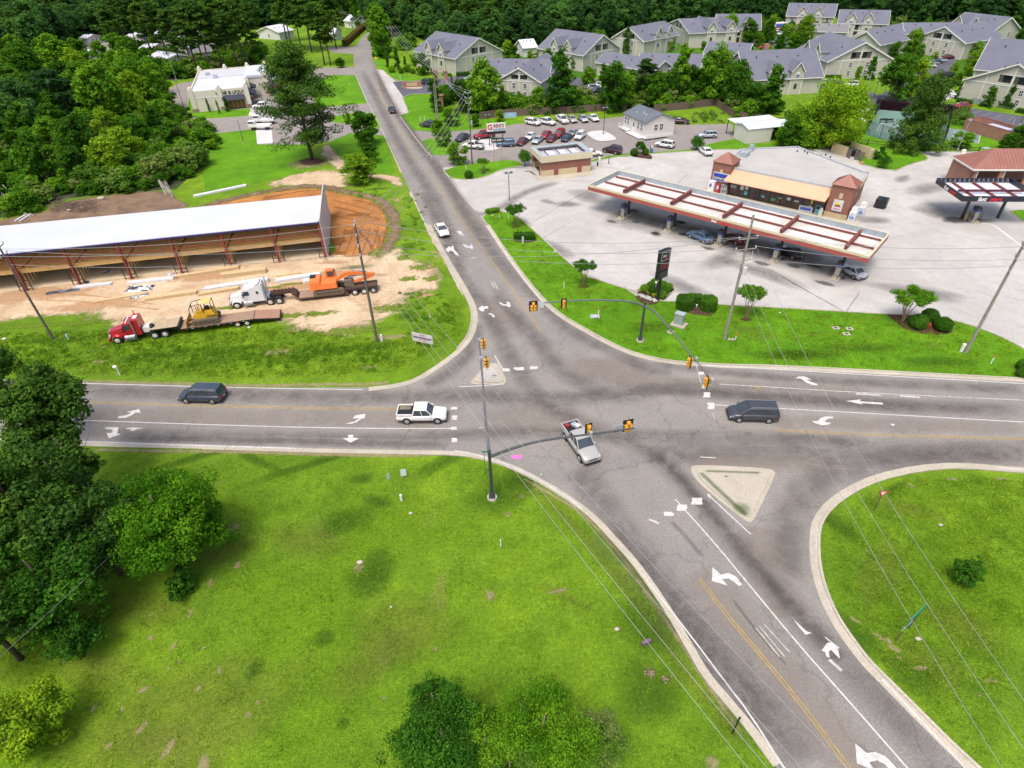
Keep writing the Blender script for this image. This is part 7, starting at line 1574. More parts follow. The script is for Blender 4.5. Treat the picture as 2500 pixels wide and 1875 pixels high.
def pump(loc,rz,label):
 T=thing('fuel_pump',label,'fuel pump',loc,rz,'fuel pumps under the long canopy')
 b=MB();b.box((0,0,.08),(1.3,3.2,.16));b.mk('plinth',CKB,T)
 b=MB();b.box((0,0,.95),(.62,1.0,1.6));b.mk('cabinet',PUMPS,T)
 for s in(-1,1):
  b=MB();b.box((s*.32,0,1.35),(.04,.8,.7));b.mk('display_panel',mat("pump_face_grey",(.45,.48,.52),.3),T)
  b=MB();b.box((s*.33,.1,1.45),(.04,.3,.2));b.mk('screen',GLASSD,T)
  b=MB();b.box((s*.36,-.3,.8),(.14,.2,.35));b.mk('nozzle',PBLU,T)
  b=MB();b.path([(s*.38,-.45,2.1),(s*.75,-.6,1.5),(s*.8,-.62,.6),(s*.6,-.5,.35),(s*.38,-.3,.7)],.035,6);b.mk('hose',HOSE,T)
  b=MB();b.path([(s*.3,-1.1,.1),(s*.3,-1.1,.9),(s*.3,-.75,.95)] if False else[(-.45,s*1.35,.1),(-.45,s*1.35,.8),(.45,s*1.35,.8),(.45,s*1.35,.1)],.05,6);b.mk('guard_rail',BLK,T)
 b=MB();b.box((0,0,1.86),(.75,1.15,.24));b.mk('valance',PBLU,T)
 b=MB();b.box((0,0,2.2),(.8,1.2,.42));b.mk('top_box',DKS,T)
 b=MB();b.tb((0,1.05,.16),(0,1.05,1.1),.22);b.mk('bin',mat("ochre_bin",(.32,.26,.10),.7),T)
 return T
P0=None;names_=['fuel pump at the left end of the long canopy','fuel pump second from the left under the long canopy','fuel pump between the blue and the maroon car','fuel pump beside the black sedan','fuel pump beside the silver sedan at the right end']
for i,u in enumerate(cu):
 q=F.p(u,2.2,0);rz=math.radians(-41.8)
 if P0 is None:P0=pump(q,rz,names_[0])
 else:dup(P0,q,rz,names_[i])
F2=Fr(at('H',1590,632,5.2),(math.cos(math.radians(-5)),math.sin(math.radians(-5)),0));L2,W2=12.5,9.0
T=wth('small_canopy','smaller black fuel canopy with red beams and lit style lettering at the frame edge','canopy',tuple(F2.p(3,4,0)))
NAVY=mat("black_navy_fascia",(.018,.02,.035),.4)
fascia(T,F2,L2,W2,4.25,5.15,(NAVY,NAVY),5.1)
b=MB();F2.box(b,.14,L2-.14,.14,W2-.14,4.3,4.36);b.mk('deck',WHITEM,T)
for u in(2.6,6.0,9.4):
 b=MB();F2.box(b,u-.14,u+.14,.6,W2-.5,4.4,4.68);b.mk('beam',RUST,T)
b=MB();F2.box(b,1.0,L2-1,3.4,3.7,4.68,5.0);b.mk('main_beam',mat("plum_beam",(.10,.015,.035),.6),T)
for i in range(15):
 b=MB();u=.6+i*.8;b.tb(F2.p(u,W2-.2,4.4),F2.p(u,W2-.2,5.1),.03);b.tb(F2.p(u,W2-.2,5.1),F2.p(u,W2-.9,4.4),.02);b.mk('fascia_bracket',GALV,T)
for sgn in(0,1):
 if sgn==0:o_,x_=F2.p(4.0,-.03,4.66),F2.U
 else:o_,x_=F2.p(-.03,4.4,4.66),-F2.V
 letr("fast",.95,LW,T,o_-x_*.95,x_,(0,0,1),.015,bold=.03,shear=.2);letr("mart",.95,LR,T,o_+x_*1.2,x_,(0,0,1),.015,bold=.03,shear=.2)
for u in(3.6,9.5):
 b=MB();F2.box(b,u-.18,u+.18,3.4,3.76,0,4.3);b.mk('column',DKS,T)
dpump=dup(P0,at('H',1680,900)+Vec((.3,.6,0)),math.radians(-5),'fuel pump with a black hose loop under the smaller canopy');dpump['group']='fuel pumps';P0['group']='fuel pumps'
c=at('H',1595,880);tag(MB().tb(c,c+Vec((0,0,1.0)),.26,n=10).mk('ochre_barrel',mat("ochre_bin",(.32,.26,.10),.7)),'ochre barrel at the foot of the smaller canopy column','barrel')
# --- vehicles
TYRE=mat("tyre_rubber",(.02,.02,.021),.8);RIM=mat("alloy_rim",(.45,.46,.48),.3,metal=.6);RIMW=mat("white_rim",(.62,.60,.55),.5);LAMP=mat("headlight_glass",(.6,.62,.64),.1)
TAIL=mat("tail_light_red",(.45,.01,.015),.25);AUTOG=mat("car_glass",(.035,.045,.055),.05,(.05,.065,.08),.8,spec=.8);PLATE=mat("number_plate",(.6,.6,.58),.5);DKPL=mat("dark_plastic",(.03,.03,.032),.6)
def paint(n,c,metal=.1):return mat(n,c,.28,tuple(v*.93 for v in c),.7,metal=metal,coat=.5)
PT_={'white':paint('white_car_paint',(.72,.72,.71),0),'silver':paint('silver_car_paint',(.42,.43,.45),.35),'black':paint('black_car_paint',(.015,.015,.018)),'navy':paint('navy_car_paint',(.02,.035,.075)),'slate':paint('slate_blue_car_paint',(.045,.065,.095),.2),'grey':paint('dark_grey_car_paint',(.06,.062,.075),.2),'maroon':paint('maroon_car_paint',(.12,.012,.018)),'red':paint('red_car_paint',(.33,.012,.025)),'plum':paint('plum_car_paint',(.05,.012,.03)),'blue':paint('steel_blue_car_paint',(.08,.16,.27),.2),'gold':paint('champagne_car_paint',(.50,.49,.46),.3),'lsilver':paint('pale_blue_silver_paint',(.5,.54,.6),.3)}
def loft(rows,n):
 b=MB();vs=[v for r in rows for v in r];fs=[]
 for i in range(len(rows)-1):
  for j in range(n-1):fs.append((i*n+j,i*n+j+1,(i+1)*n+j+1,(i+1)*n+j))
 fs.append(tuple(range(n)));fs.append(tuple(range((len(rows)-1)*n,len(rows)*n))[::-1]);b.add(vs,fs);return b
SPEC={'sedan':dict(W=1.80,st=[(-2.38,.66,.80,.42),(-2.32,.86,.90,.30),(-2.1,.96,.97,.25),(-1.5,1.0,1,.24),(-.2,.97,1,.22),(.95,.96,1,.24),(1.6,.86,.98,.24),(2.15,.74,.92,.26),(2.36,.60,.80,.34)],g=(-1.75,1.0,-1.0,.15),belt=.95,roof=1.42,wx=(-1.38,1.42),wr=.32),'suv':dict(W=1.86,st=[(-2.3,.85,.85,.48),(-2.26,1.0,.94,.36),(-2.0,1.06,.99,.32),(-.5,1.05,1,.30),(.95,1.05,1,.30),(1.6,.98,.98,.30),(2.1,.88,.93,.34),(2.3,.72,.82,.42)],g=(-2.22,1.1,-1.95,.35),belt=1.03,roof=1.66,wx=(-1.35,1.40),wr=.36),'minivan':dict(W=1.96,st=[(-2.55,.85,.86,.44),(-2.5,1.02,.95,.32),(-2.2,1.08,1,.28),(-.5,1.06,1,.25),(1.25,1.05,1,.25),(1.85,.96,.98,.26),(2.35,.82,.90,.30),(2.56,.66,.78,.38)],g=(-2.48,1.6,-2.22,.62),belt=1.04,roof=1.74,wx=(-1.52,1.55),wr=.35),'truck':dict(W=1.92,st=[(-2.72,.92,.94,.55),(-2.68,1.06,.99,.45),(-.75,1.08,1,.42),(.95,1.10,1,.42),(1.6,1.06,.99,.42),(2.3,.98,.95,.42),(2.62,.84,.88,.46)],g=(-.95,1.2,-.75,.55),belt=1.08,roof=1.76,wx=(-1.62,1.68),wr=.40),'crew':dict(W=1.95,st=[(-2.95,.95,.94,.55),(-2.9,1.10,.99,.45),(-.9,1.12,1,.42),(1.1,1.14,1,.42),(1.8,1.10,.99,.42),(2.6,1.02,.95,.42),(2.9,.86,.88,.46)],g=(-1.15,1.4,-.95,.72),belt=1.12,roof=1.84,wx=(-1.85,1.85),wr=.41)}
PROTO={}
def car(kind_,colour,label,k,x,y,ang,rimm=None,p=None,group=None,name=None,scale=1.0):
 cat={'sedan':'car','suv':'suv','minivan':'minivan','truck':'pickup truck','crew':'pickup truck'}[kind_]
 nm=name or{'sedan':'sedan_car','suv':'suv_car','minivan':'minivan','truck':'pickup_truck','crew':'pickup_truck'}[kind_]
 loc=p if p is not None else at(k,x,y)
 if kind_ not in PROTO:PROTO[kind_]=car_proto(kind_)
 def cp(o,parent):
  c=o.copy();COL.objects.link(c);c.parent=parent
  if o.data is not None and o.name.split('.')[0] in('body','roof','mirror','tailgate'):
   c.material_slots[0].link='OBJECT';c.material_slots[0].material=PT_[colour]
  for ch in o.children:cp(ch,c)
  return c
 T=cp(PROTO[kind_],None);T.name=nm
 T['label']=label;T['category']=cat
 if group:T['group']=group
 T.location=(loc[0],loc[1],.03);T.rotation_euler=(0,0,ang);T.scale=(scale,)*3
 return T
def car_proto(kd):
 S=SPEC[kd];W=S['W']/2;T=thing('car_prototype','x','car')
 rows=[]
 for x,zt,wf,zb in S['st']:
  w=W*wf;prof=[(0,zb),(w*.86,zb),(w*.97,zb+.06),(w,zb+(zt-zb)*.35),(w*1.0,zb+(zt-zb)*.62),(w*.965,zt-.07),(w*.88,zt-.01),(w*.5,zt+.025),(0,zt+.035)]
  rows.append([(x,-a,z) for a,z in prof]+[(x,a,z) for a,z in prof[::-1][1:-1]])
 n=len(rows[0]);b=MB();vs=[v for r in rows for v in r];fs=[]
 for i in range(len(rows)-1):
  for j in range(n):fs.append((i*n+j,(i+1)*n+j,(i+1)*n+(j+1)%n,i*n+(j+1)%n))
 fs.append(tuple(range(n)));fs.append(tuple(range((len(rows)-1)*n,len(rows)*n))[::-1])
 b.add(vs,fs);body=b.mk('body',PT_['white'],T,smooth=True)
 me=body.data;bm=bmesh.new();bm.from_mesh(me);bmesh.ops.recalc_face_normals(bm,faces=bm.faces)
 bm.to_mesh(me);bm.free()
 me.polygons.foreach_set("use_smooth",[len(f.vertices)<6 for f in me.polygons])
 x0,x1,r0,r1=S['g'];zb,zr=S['belt'],S['roof'];wb_,wr_=W*.93,W*.76
 B4=[(x0,-wb_*.96,zb),(x1,-wb_*.96,zb),(x1,wb_*.96,zb),(x0,wb_*.96,zb)];R4=[(r0,-wr_,zr),(r1,-wr_,zr),(r1,wr_,zr),(r0,wr_,zr)]
 xm=(x0+x1)/2
 b=MB();b.quad(*[Vec(B4[i]) for i in(1,2)],Vec(R4[2]),Vec(R4[1]));b.mk('windscreen',AUTOG,T)
 b=MB();b.quad(Vec(B4[3]),Vec(B4[0]),Vec(R4[0]),Vec(R4[3]));b.mk('rear_window',AUTOG,T)
 for s,(i,j) in((-1,(0,1)),(1,(2,3))):
  b=MB();b.quad(Vec(B4[i]),Vec(B4[j]),Vec(R4[j]),Vec(R4[i]));b.mk('side_window',AUTOG,T)
 b=MB();e=.05
 nn=5;rr=[]
 for i in range(nn):
  x=r0-e+(r1-r0+2*e)*i/(nn-1);cz=.05*math.sin(PI*i/(nn-1))
  rr.append([(x,-wr_-.02,zr-.01),(x,-wr_*.9,zr+.05+cz),(x,0,zr+.075+cz),(x,wr_*.9,zr+.05+cz),(x,wr_+.02,zr-.01)])
 vs=[v for r in rr for v in r];b.add(vs,[(i*5+j,(i+1)*5+j,(i+1)*5+j+1,i*5+j+1) for i in range(nn-1) for j in range(4)]);b.add([v for v in rr[0]],[(4,3,2,1,0)]);b.add([v for v in rr[-1]],[(0,1,2,3,4)])
 def pil(a,c,r=.045):
  a,c=Vec(a),Vec(c);b.tb(a,c,r,r,5)
 for s in(0,1):
  bi,ri=(0,1),(0,1)
  q=(-1,1)[s]
  pil((x1,q*wb_*.95,zb),(r1,q*wr_,zr));pil((x0,q*wb_*.95,zb),(r0,q*wr_,zr),.07)
  for t in((.5,) if kd in('sedan','truck') else(.38,.68)):
   pil((x0+(x1-x0)*t*.98,q*wb_*.965,zb),(r0+(r1-r0)*min(1,t*1.02),q*wr_*1.01,zr),.035)
 b.mk('roof',PT_['white'],T)
 if kd in('suv','minivan'):
  for q in(-1,1):
   b=MB();b.tb((r0+.1,q*wr_*.85,zr+.12),(r1-.15,q*wr_*.85,zr+.13),.025,.025,5);b.mk('roof_rail',DKPL if kd=='suv' else RIM,T)
 xf,xr=S['st'][-1][0],S['st'][0][0];zf=S['st'][-1][1]
 b=MB();b.box((xf-.10,0,.40),(.24,W*1.72,.2));b.mk('front_bumper',DKPL,T)
 b=MB();b.box((xf-.02,0,zf-.08),(.06,W*.9,.13));b.mk('grille',DKPL,T)
 b=MB();b.box((xr+.10,0,.44),(.24,W*1.72,.2));b.mk('rear_bumper',DKPL,T)
 b=MB();b.box((xr-.02,0,.62 if kd!='truck' and kd!='crew' else .6),(.03,.36,.16));b.mk('number_plate',PLATE,T)
 zt1,zt2=S['st'][1][1],S['st'][-2][1]
 for q in(-1,1):
  b=MB();b.hx([(xf-.34,q*W*.93-.01,zf-.06),(xf-.02,q*W*.84-.01,zf-.12),(xf-.0,q*W*.55,zf-.12),(xf-.3,q*W*.58,zf-.04)],[(xf-.36,q*W*.94,zf+.10),(xf-.1,q*W*.82,zf+.06),(xf-.08,q*W*.58,zf+.06),(xf-.34,q*W*.60,zf+.12)]);b.mk('headlight',LAMP,T)
  b=MB();b.box((xr+.07,q*W*.76,zt1-.16),(.16,W*.28,.2 if kd in('sedan','truck','crew') else .34));b.mk('tail_light',TAIL,T)
  b=MB();b.box((x1-.25,q*(W*.93+.12),zb+.08),(.14,.2,.13));b.mk('mirror',PT_['white'],T)
  for t in(.34,.66):
   b=MB();b.box((x0+(x1-x0)*t,q*(W+.0),zb-.14),(.16,.03,.035));b.mk('door_handle',DKPL,T)
  b=MB()
  for t in((.05,.5,.95) if kd!='truck' else(.05,.95)):b.box((x0+(x1-x0)*t,q*(W*.995),zb-.33),(.014,.02,.5))
  b.box(((S['wx'][0]+S['wx'][1])/2,q*W*.985,.36),(S['wx'][1]-S['wx'][0]-.8,.03,.08));b.mk('door_seam',DKPL,T)
 for x in S['wx']:
  for q in(-1,1):
   r=S['wr'];b=MB();b.tb((x,q*(W-.26),r+.02),(x,q*(W+.006),r+.02),r*1.2,r*1.2,16);b.mk('wheel_arch',DKPL,T)
   b=MB();b.tb((x,q*(W-.24),r),(x,q*(W+.02),r),r,r*.97,16);wo_=b.mk('wheel',TYRE,T)
   b=MB();b.tb((x,q*(W+.015),r),(x,q*(W+.035),r),r*.64,r*.6,10);b.mk('rim',RIM,wo_)
   b=MB()
   for i in range(5):
    a=2*PI*i/5;b.tb((x,q*(W+.04),r),(x+math.cos(a)*r*.58,q*(W+.04),r+math.sin(a)*r*.58),.03,.03,4)
   b.mk('spoke',RIM,wo_)
 if kd in('truck','crew'):
  xb0,xb1=xr+.12,x0-.1;zt=zb+.07
  b=MB();b.box(((xb0+xb1)/2,0,zt-.01),(xb1-xb0,W*1.66,.06));b.mk('bed_floor',BLK,T)
  b=MB()
  for q in(-1,1):b.box(((xb0+xb1)/2,q*W*.90,zt+.06),(xb1-xb0+.1,W*.13,.22))
  b.box((xb0-.05,0,zt+.04),(.1,W*1.7,.2));b.mk('tailgate',PT_['white'],T)
  b=MB();b.box((xb1+.04,0,zt+.1),(.06,W*1.7,.3));b.mk('bed_front',DKPL,T)
 return T
R=math.radians
def heading(k,a,b):p,q=at(k,*a),at(k,*b);return math.atan2(q[1]-p[1],q[0]-p[0])
def cpos(k,a,b,off=.9):
 """centre of a car whose near-side wheels touch at a (rear) and b (front); off = half width away from viewer"""
 p,q=at(k,*a),at(k,*b);m_=(p+q)/2;d=(q-p).normalized();nrm=Vec((-d[1],d[0],0))
 if nrm[1]<0:nrm=-nrm
 return m_+nrm*off,math.atan2(d[1],d[0])
def carw(kd,col,label,k,a,b,off=.9,**kw):
 p,h=cpos(k,a,b,off);return car(kd,col,label,None,0,0,h,p=p,**kw)
carw('truck','white','white pickup with an open black bed waiting at the stop bar','J',(330,1180),(590,1178))
carw('minivan','slate','slate blue minivan driving away in the top lane of the road','I',(1820,482),(1615,478),.95)
carw('minivan','grey','dark grey minivan waiting in the left turn lane','K',(1328,1350),(1055,1342),.95)
p,q=at('J',1670,1290),at('J',1825,1520);d=(q-p).normalized();nrm=Vec((-d[1],d[0],0))
sp=car('truck','gold','champagne pickup with a loaded bed turning through the junction',None,0,0,math.atan2(d[1],d[0]),p=(p+q)/2+nrm*(.92 if nrm[0]>0 else-.92),scale=1.04)
def on_bed(T_,items):
 for nm,lab,cat,m,x,y,z,s in items:
  o=MB().box((0,0,s[2]/2),s).mk(nm,m);o.location=T_.matrix_world@Vec((x,y,z)) if False else(Matrix.Translation(T_.location)@Matrix.Rotation(T_.rotation_euler[2],4,'Z'))@Vec((x,y,z));o.rotation_euler=(0,0,T_.rotation_euler[2]+.2);tag(o,lab,cat)
on_bed(sp,(('toolbox','dark toolbox across the champagne pickup bed','toolbox',DKS,-1.1,0,1.2,(.45,1.5,.3)),('red_crate','red crate in the champagne pickup bed','crate',mat("crate_red",(.30,.03,.04),.5),-2.2,-.5,1.2,(.5,.4,.3)),('white_bucket','white tub in the champagne pickup bed','tub',WHITEP,-1.7,.45,1.2,(.5,.4,.35)),('grey_case','grey case lying in the champagne pickup bed','case',GALV,-2.2,.3,1.2,(.5,.6,.15))))
wp=at('J',330,1060);o=MB().box((0,0,.04),(1.2,1.1,.08)).mk('brush_load',mat("tan_load",(.22,.19,.14),.9,(.1,.1,.07),6));o.location=(wp[0]+.1,wp[1]-.8,1.2);tag(o,'flat tan load in the white pickup bed at the stop bar','load')
p=at('E',2035,490);car('sedan','white','white sedan coming down the sloping road to the junction',None,0,0,heading('E',(1990,420),(2070,545)),p=p)
p=at('A',202,962);car('sedan','black','black car driving away up the bending road',None,0,0,heading('A',(240,1000),(170,900)),p=p)
for kd,col,lab,x,y in(('sedan','blue','steel blue sedan beside the middle pump',455,868),('sedan','maroon','maroon sedan parked right of the middle pump',728,880),('sedan','black','black sedan refuelling under the long canopy',1205,1000),('sedan','lsilver','silver sedan at the last pump under the long canopy',1740,1165)):
 p=at('G',x-4,y+28);car(kd,col,lab,None,0,0,R(125 if x!=1740 else 112),p=p)
for kd,col,lab,k,a,b,off in(('suv','white','white suv at the left of the back row along the wooden fence','S',(155,470),(300,500),.9),('truck','white','white crew pickup second in the back row along the fence','S',(395,470),(490,490),.9),('crew','white','white pickup with an open bed in the back row','S',(620,415),(700,465),-.9),('sedan','gold','pale gold sedan in the back row beside the white pickup','S',(790,410),(835,445),-.9),('sedan','lsilver','pale silver car second from the end of the back row','S',(960,400),(1010,440),-.9),('sedan','white','white sedan at the right end of the back row','S',(1115,390),(1175,430),-.9),('suv','plum','dark plum suv driving on the car lot behind the brick hut','S',(1535,935),(1370,905),.9),('suv','white','white suv on the lane in front of the sales office','B',(852,1342),(760,1328),.9),('suv','lsilver','silver suv parked near the metal shed','B',(1250,1248),(1168,1250),.9),('suv','grey','dark hatchback parked on the verge beside the bending road','A',(540,1100),(455,1092),.9),('suv','blue','slate blue suv behind the phone number sign','T',(1560,1640),(1410,1645),.9),('suv','navy','navy suv by the brick entrance sign of the apartments','A',(500,730),(435,722),.9),('truck','white','white pickup facing left in front of the utility pole','A',(915,1285),(850,1280),.9)):
 p,h=cpos(k,a,b,abs(off));car(kd,col,lab,None,0,0,h,p=p,scale=.98)
for kd,col,lab,x,y in(('sedan','maroon','maroon hatchback at the front left corner of the car cluster',95,745),('sedan','white','white sedan second in the back of the car cluster',220,665),('sedan','lsilver','pale silver sedan in front of the car cluster',330,720),('sedan','red','red sedan at the back of the car cluster next to the white one',460,640),('sedan','maroon','maroon sedan in the front row of the car cluster centre',550,695),('sedan','red','red suv like car at the back right of the cluster',665,630),('sedan','navy','navy coupe in the front row of the car cluster',775,685),('sedan','silver','silver sedan at the back right of the car cluster',865,615),('suv','white','white small suv at the right end of the car cluster',985,660)):
 p=at('S',x,y+25);car('suv' if 'suv' in lab else kd,col,lab,None,0,0,R(-115) if 'back' not in lab else R(-117),p=p,scale=.95)
p=at('T',815,1530);car('sedan','grey','dark grey sedan behind the utility pole on the car lot',None,0,0,R(-120),p=p)
p=at('T',1150,1500);car('truck','red','red pickup partly hidden by the car dealer sign',None,0,0,R(205),p=p)
p=at('S',1165,950);car('sedan','white','white sedan peeking out behind the brick hut',None,0,0,R(0),p=p)
p=at('B',1185,1385);car('sedan','white','white sedan parked behind the convenience store',None,0,0,heading('B',(1150,1350),(1215,1400))+PI,p=p)
p=at('B',960,1112);car('sedan','plum','dark car behind the sales office',None,0,0,R(-20),p=p)
p=at('P',850,930);car('crew','white','white and blue pickup in front of the shop entrance',None,0,0,R(185),p=p)
for x,y,c,lab,a in((905,730,'plum','plum car parked by the shop porch',-70),(925,690,'white','white car beside the shop porch',-70),(960,760,'red','red pickup behind the shop porch posts',-60)):
 car('suv',c,lab,None,0,0,R(a),p=at('P',x,y))
for k,x,y,c,kd,a,lab in(('A',1890,775,'silver','suv',200,'silver hatchback in the left apartment car park'),('A',1945,805,'black','suv',200,'black suv in the left apartment car park'),('A',1980,745,'white','sedan',200,'white car behind the silver hatchback'),('A',2030,765,'white','sedan',200,'second white car at the tree edge'),('A',865,690,'silver','sedan',190,'pale car in the small bay by the hedge'),('B',445,540,'white','sedan',190,'white car behind the gabled block'),('B',490,550,'red','sedan',190,'red car behind the gabled block'),('C',400,760,'silver','sedan',170,'silver sedan in the row below the widest gable'),('C',465,765,'lsilver','suv',170,'pale suv in the row below the widest gable'),('C',540,775,'black','sedan',170,'black car in the row below the widest gable'),('C',640,780,'white','suv',170,'white suv in the row below the widest gable'),('C',505,830,'lsilver','suv',110,'silver car end-on at the parking bay'),('C',1345,610,'white','minivan',0,'white van in the far car park row'),('C',1380,585,'silver','sedan',0,'silver car behind the white van'),('C',1420,570,'slate','sedan',0,'blue grey car in the far car park row'),('C',1450,560,'lsilver','sedan',0,'last pale car of the far car park row'),('C',1530,530,'maroon','sedan',0,'maroon sedan at the car park head'),('C',1600,515,'red','sedan',0,'red car behind the maroon sedan'),('C',1525,700,'black','suv',0,'black car half hidden on the right of the aisle'),('C',1460,770,'white','sedan',10,'white car at the lower aisle bend'),('C',1490,790,'silver','suv',10,'silver suv at the lower aisle bend'),('C',1450,800,'white','suv',10,'nearest white suv at the lower aisle bend'),('C',1645,975,'red','sedan',185,'dark red car in the near marked car park'),('B',1830,290,'white','sedan',10,'white car beside the delivery truck on the hill'),('B',1880,320,'white','sedan',10,'second white car below the delivery truck'),('B',1950,300,'red','sedan',10,'red car below the far left block'),('B',1720,440,'red','sedan',10,'red car near the red brick chimney'),('B',1760,390,'lsilver','sedan',10,'pale car behind the chimney')):
 car(kd,c,lab,None,0,0,R(a),p=at(k,x,y))
c=at('B',1820,275);T=wth('delivery_truck','white box truck with red and blue stripes on the hill','truck',tuple(c))
b=MB();b.box(c+Vec((.6,0,2.0)),(6.5,2.3,2.6));b.mk('box',WHITEP,T);b=MB();b.box(c+Vec((-3.6,0,1.4)),(1.8,2.1,1.9));b.mk('cab',WHITEP,T);b=MB();b.box(c+Vec((1.2,-1.16,2.2)),(4,.03,1.2));b.mk('stripe',PB,T);b=MB();b.box(c+Vec((1.2,-1.17,1.4)),(4,.03,.5));b.mk('stripe',PR,T)
for x in(-3.4,2.4):
 b=MB();b.tb(c+Vec((x,-1.15,.45)),c+Vec((x,1.15,.45)),.45,n=10);b.mk('wheel',TYRE,T)
for x,y in((880,1060),(840,1110)):
 c=at('P',x,y);T=wth('service_truck','white flatbed service truck at the pad, %s'%('farther from the lawn' if y<1100 else 'nearer the lawn'),'truck',tuple(c))
 b=MB();b.box(c+Vec((0,0,1.1)),(5.4,2.1,.5));b.mk('deck',WHITEP,T);b=MB();b.box(c+Vec((-2.2,0,1.6)),(1.7,2.0,1.3));b.mk('cab',WHITEP,T);b=MB();b.box(c+Vec((-2.2,0,2.0)),(1.5,2.04,.45));b.mk('window',GLASSD,T)
 for xx in(-2,1.6):
  b=MB();b.tb(c+Vec((xx,-1.05,.42)),c+Vec((xx,1.05,.42)),.42,n=10);b.mk('wheel',TYRE,T)
  # --- semi trucks, bulldozer, excavator (local x = forward)
def wheel(T,x,y,r,w,rim=RIMW,dual=False):
 q=1 if y>0 else-1;b=MB();b.tb((x,y-q*w,r),(x,y,r),r,r,18);wo_=b.mk('wheel',TYRE,T)
 b=MB();b.tb((x,y+q*.005,r),(x,y+q*.03,r),r*.62,r*.55,14);b.mk('rim',rim,wo_)
 b=MB();b.tb((x,y+q*.03,r),(x,y+q*.10,r),r*.22,r*.18,8);b.mk('hub',RIMW,wo_)
def rounded(b,x0,x1,y,z0,z1,nose=0.0,tw=.08):
 b.hx([(x0,-y,z0),(x1,-y,z0),(x1,y,z0),(x0,y,z0)],[(x0+nose,-y+tw,z1),(x1-nose,-y+tw,z1),(x1-nose,y-tw,z1),(x0+nose,y-tw,z1)])
def tractor(pm,label,sleeper,loc,rz):
 """conventional tractor: bumper at x=0, chassis trailing to -7"""
 T=thing('truck_tractor',label,'semi truck',loc,rz)
 b=MB();b.box((-3.6,.42,.85),(6.6,.12,.25));b.box((-3.6,-.42,.85),(6.6,.12,.25));b.mk('chassis',DKS,T)
 b=MB();b.hx([(-1.9,-.85,.95),(-.05,-.62,.75),(-.05,.62,.75),(-1.9,.85,.95)],[(-1.9,-.72,2.0),(-.25,-.5,1.62),(-.25,.5,1.62),(-1.9,.72,2.0)]);b.mk('bonnet',pm,T)
 for q in(-1,1):
  b=MB();n=7;vs=[]
  for i in range(n):
   a=PI*(i/(n-1));vs+=[(-.95+math.cos(a)*.72,q*.6,.55+math.sin(a)*.68),(-.95+math.cos(a)*.72,q*1.16,.5+math.sin(a)*.64)]
  b.add(vs,[(2*i,2*i+1,2*i+3,2*i+2) for i in range(n-1)]);b.mk('mudguard',pm,T)
  b=MB();b.box((-.2,q*.72,1.1),(.16,.26,.22));b.mk('headlight',LAMP,T)
  b=MB();b.box((-2.25,q*1.32,1.95),(.1,.18,.55));b.tb((-2.25,q*1.0,2.1),(-2.25,q*1.3,2.1),.03);b.mk('mirror',BLK,T)
  b=MB();b.tb((-3.2,q*1.0,.72),(-2.0,q*1.0,.72),.32,n=12);b.mk('fuel_tank',RIM,T)
  b=MB();b.box((-2.6,q*1.14,.4),(1.6,.2,.06));b.mk('step',RIM,T)
  wheel(T,-.95,q*1.12,.50,.3)
  for x in(-5.5,-6.75):wheel(T,x,q*1.2,.51,.6)
 b=MB();b.box((-.02,0,.6),(.2,2.1,.35));b.mk('bumper',RIM if sleeper else pm,T)
 b=MB();b.box((-.1,0,1.2),(.14,.95,.7));b.mk('grille',RIM,T)
 x1=-3.25;zc=2.65 if not sleeper else 2.75
 b=MB();b.hx([(x1,-1.05,.85),(-1.85,-1.0,.85),(-1.85,1.0,.85),(x1,1.05,.85)],[(x1,-1.0,zc),(-2.25,-.88,zc),(-2.25,.88,zc),(x1,1.0,zc)]);b.mk('cab',pm,T)
 b=MB();b.hx([(-1.93,-.86,2.02),(-1.92,-.86,2.0),(-1.92,.86,2.0),(-1.93,.86,2.02)],[(-2.24,-.78,zc-.1),(-2.2,-.78,zc-.1),(-2.2,.78,zc-.1),(-2.24,.78,zc-.1)]);b.mk('windscreen',AUTOG,T)
 for q in(-1,1):
  b=MB();b.box((-2.62,q*1.0,2.15),(.72,.07,.6));b.mk('side_window',AUTOG,T)
 if sleeper:
  b=MB();b.hx([(-4.9,-1.1,.85),(-3.26,-1.1,.85),(-3.26,1.1,.85),(-4.9,1.1,.85)],[(-4.85,-1.02,3.35),(-3.0,-.98,2.85),(-3.0,.98,2.85),(-4.85,1.02,3.35)]);b.mk('sleeper',pm,T)
  b=MB();b.hx([(-3.1,-.95,2.72),(-2.3,-.8,2.72),(-2.3,.8,2.72),(-3.1,.95,2.72)],[(-4.6,-.9,3.5),(-3.2,-.7,3.05),(-3.2,.7,3.05),(-4.6,.9,3.5)]);b.mk('roof_fairing',pm,T)
  for q in(-1,1):
   b=MB();b.box((-4.1,q*1.09,2.2),(.3,.05,.35));b.mk('sleeper_window',AUTOG,T);b=MB();b.box((-5.1,q*1.0,2.0),(.06,.35,2.2));b.mk('side_fairing',GALV,T)
  b=MB();b.box((-5.25,0,1.1),(.5,1.6,.5));b.mk('battery_box',GALV,T)
 else:
  b=MB();b.hx([(-4.15,-1.02,.9),(-3.26,-1.02,.9),(-3.26,1.02,.9),(-4.15,1.02,.9)],[(-4.1,-.95,3.0),(-3.26,-.95,3.0),(-3.26,.95,3.0),(-4.1,.95,3.0)]);b.mk('sleeper',pm,T)
  b=MB();b.box((-3.7,0,3.02),(.5,.8,.06));b.box((-2.6,0,2.68),(.12,1.6,.08));b.mk('roof_detail',WHITEP,T)
  b=MB();b.box((-4.75,.2,1.3),(1.0,1.0,.7));b.mk('tarpaulin_load',WHITEP,T)
  b=MB();b.ball((-5.3,.3,1.5),(.35,.5,.4));b.mk('cable_reel',BLK,T)
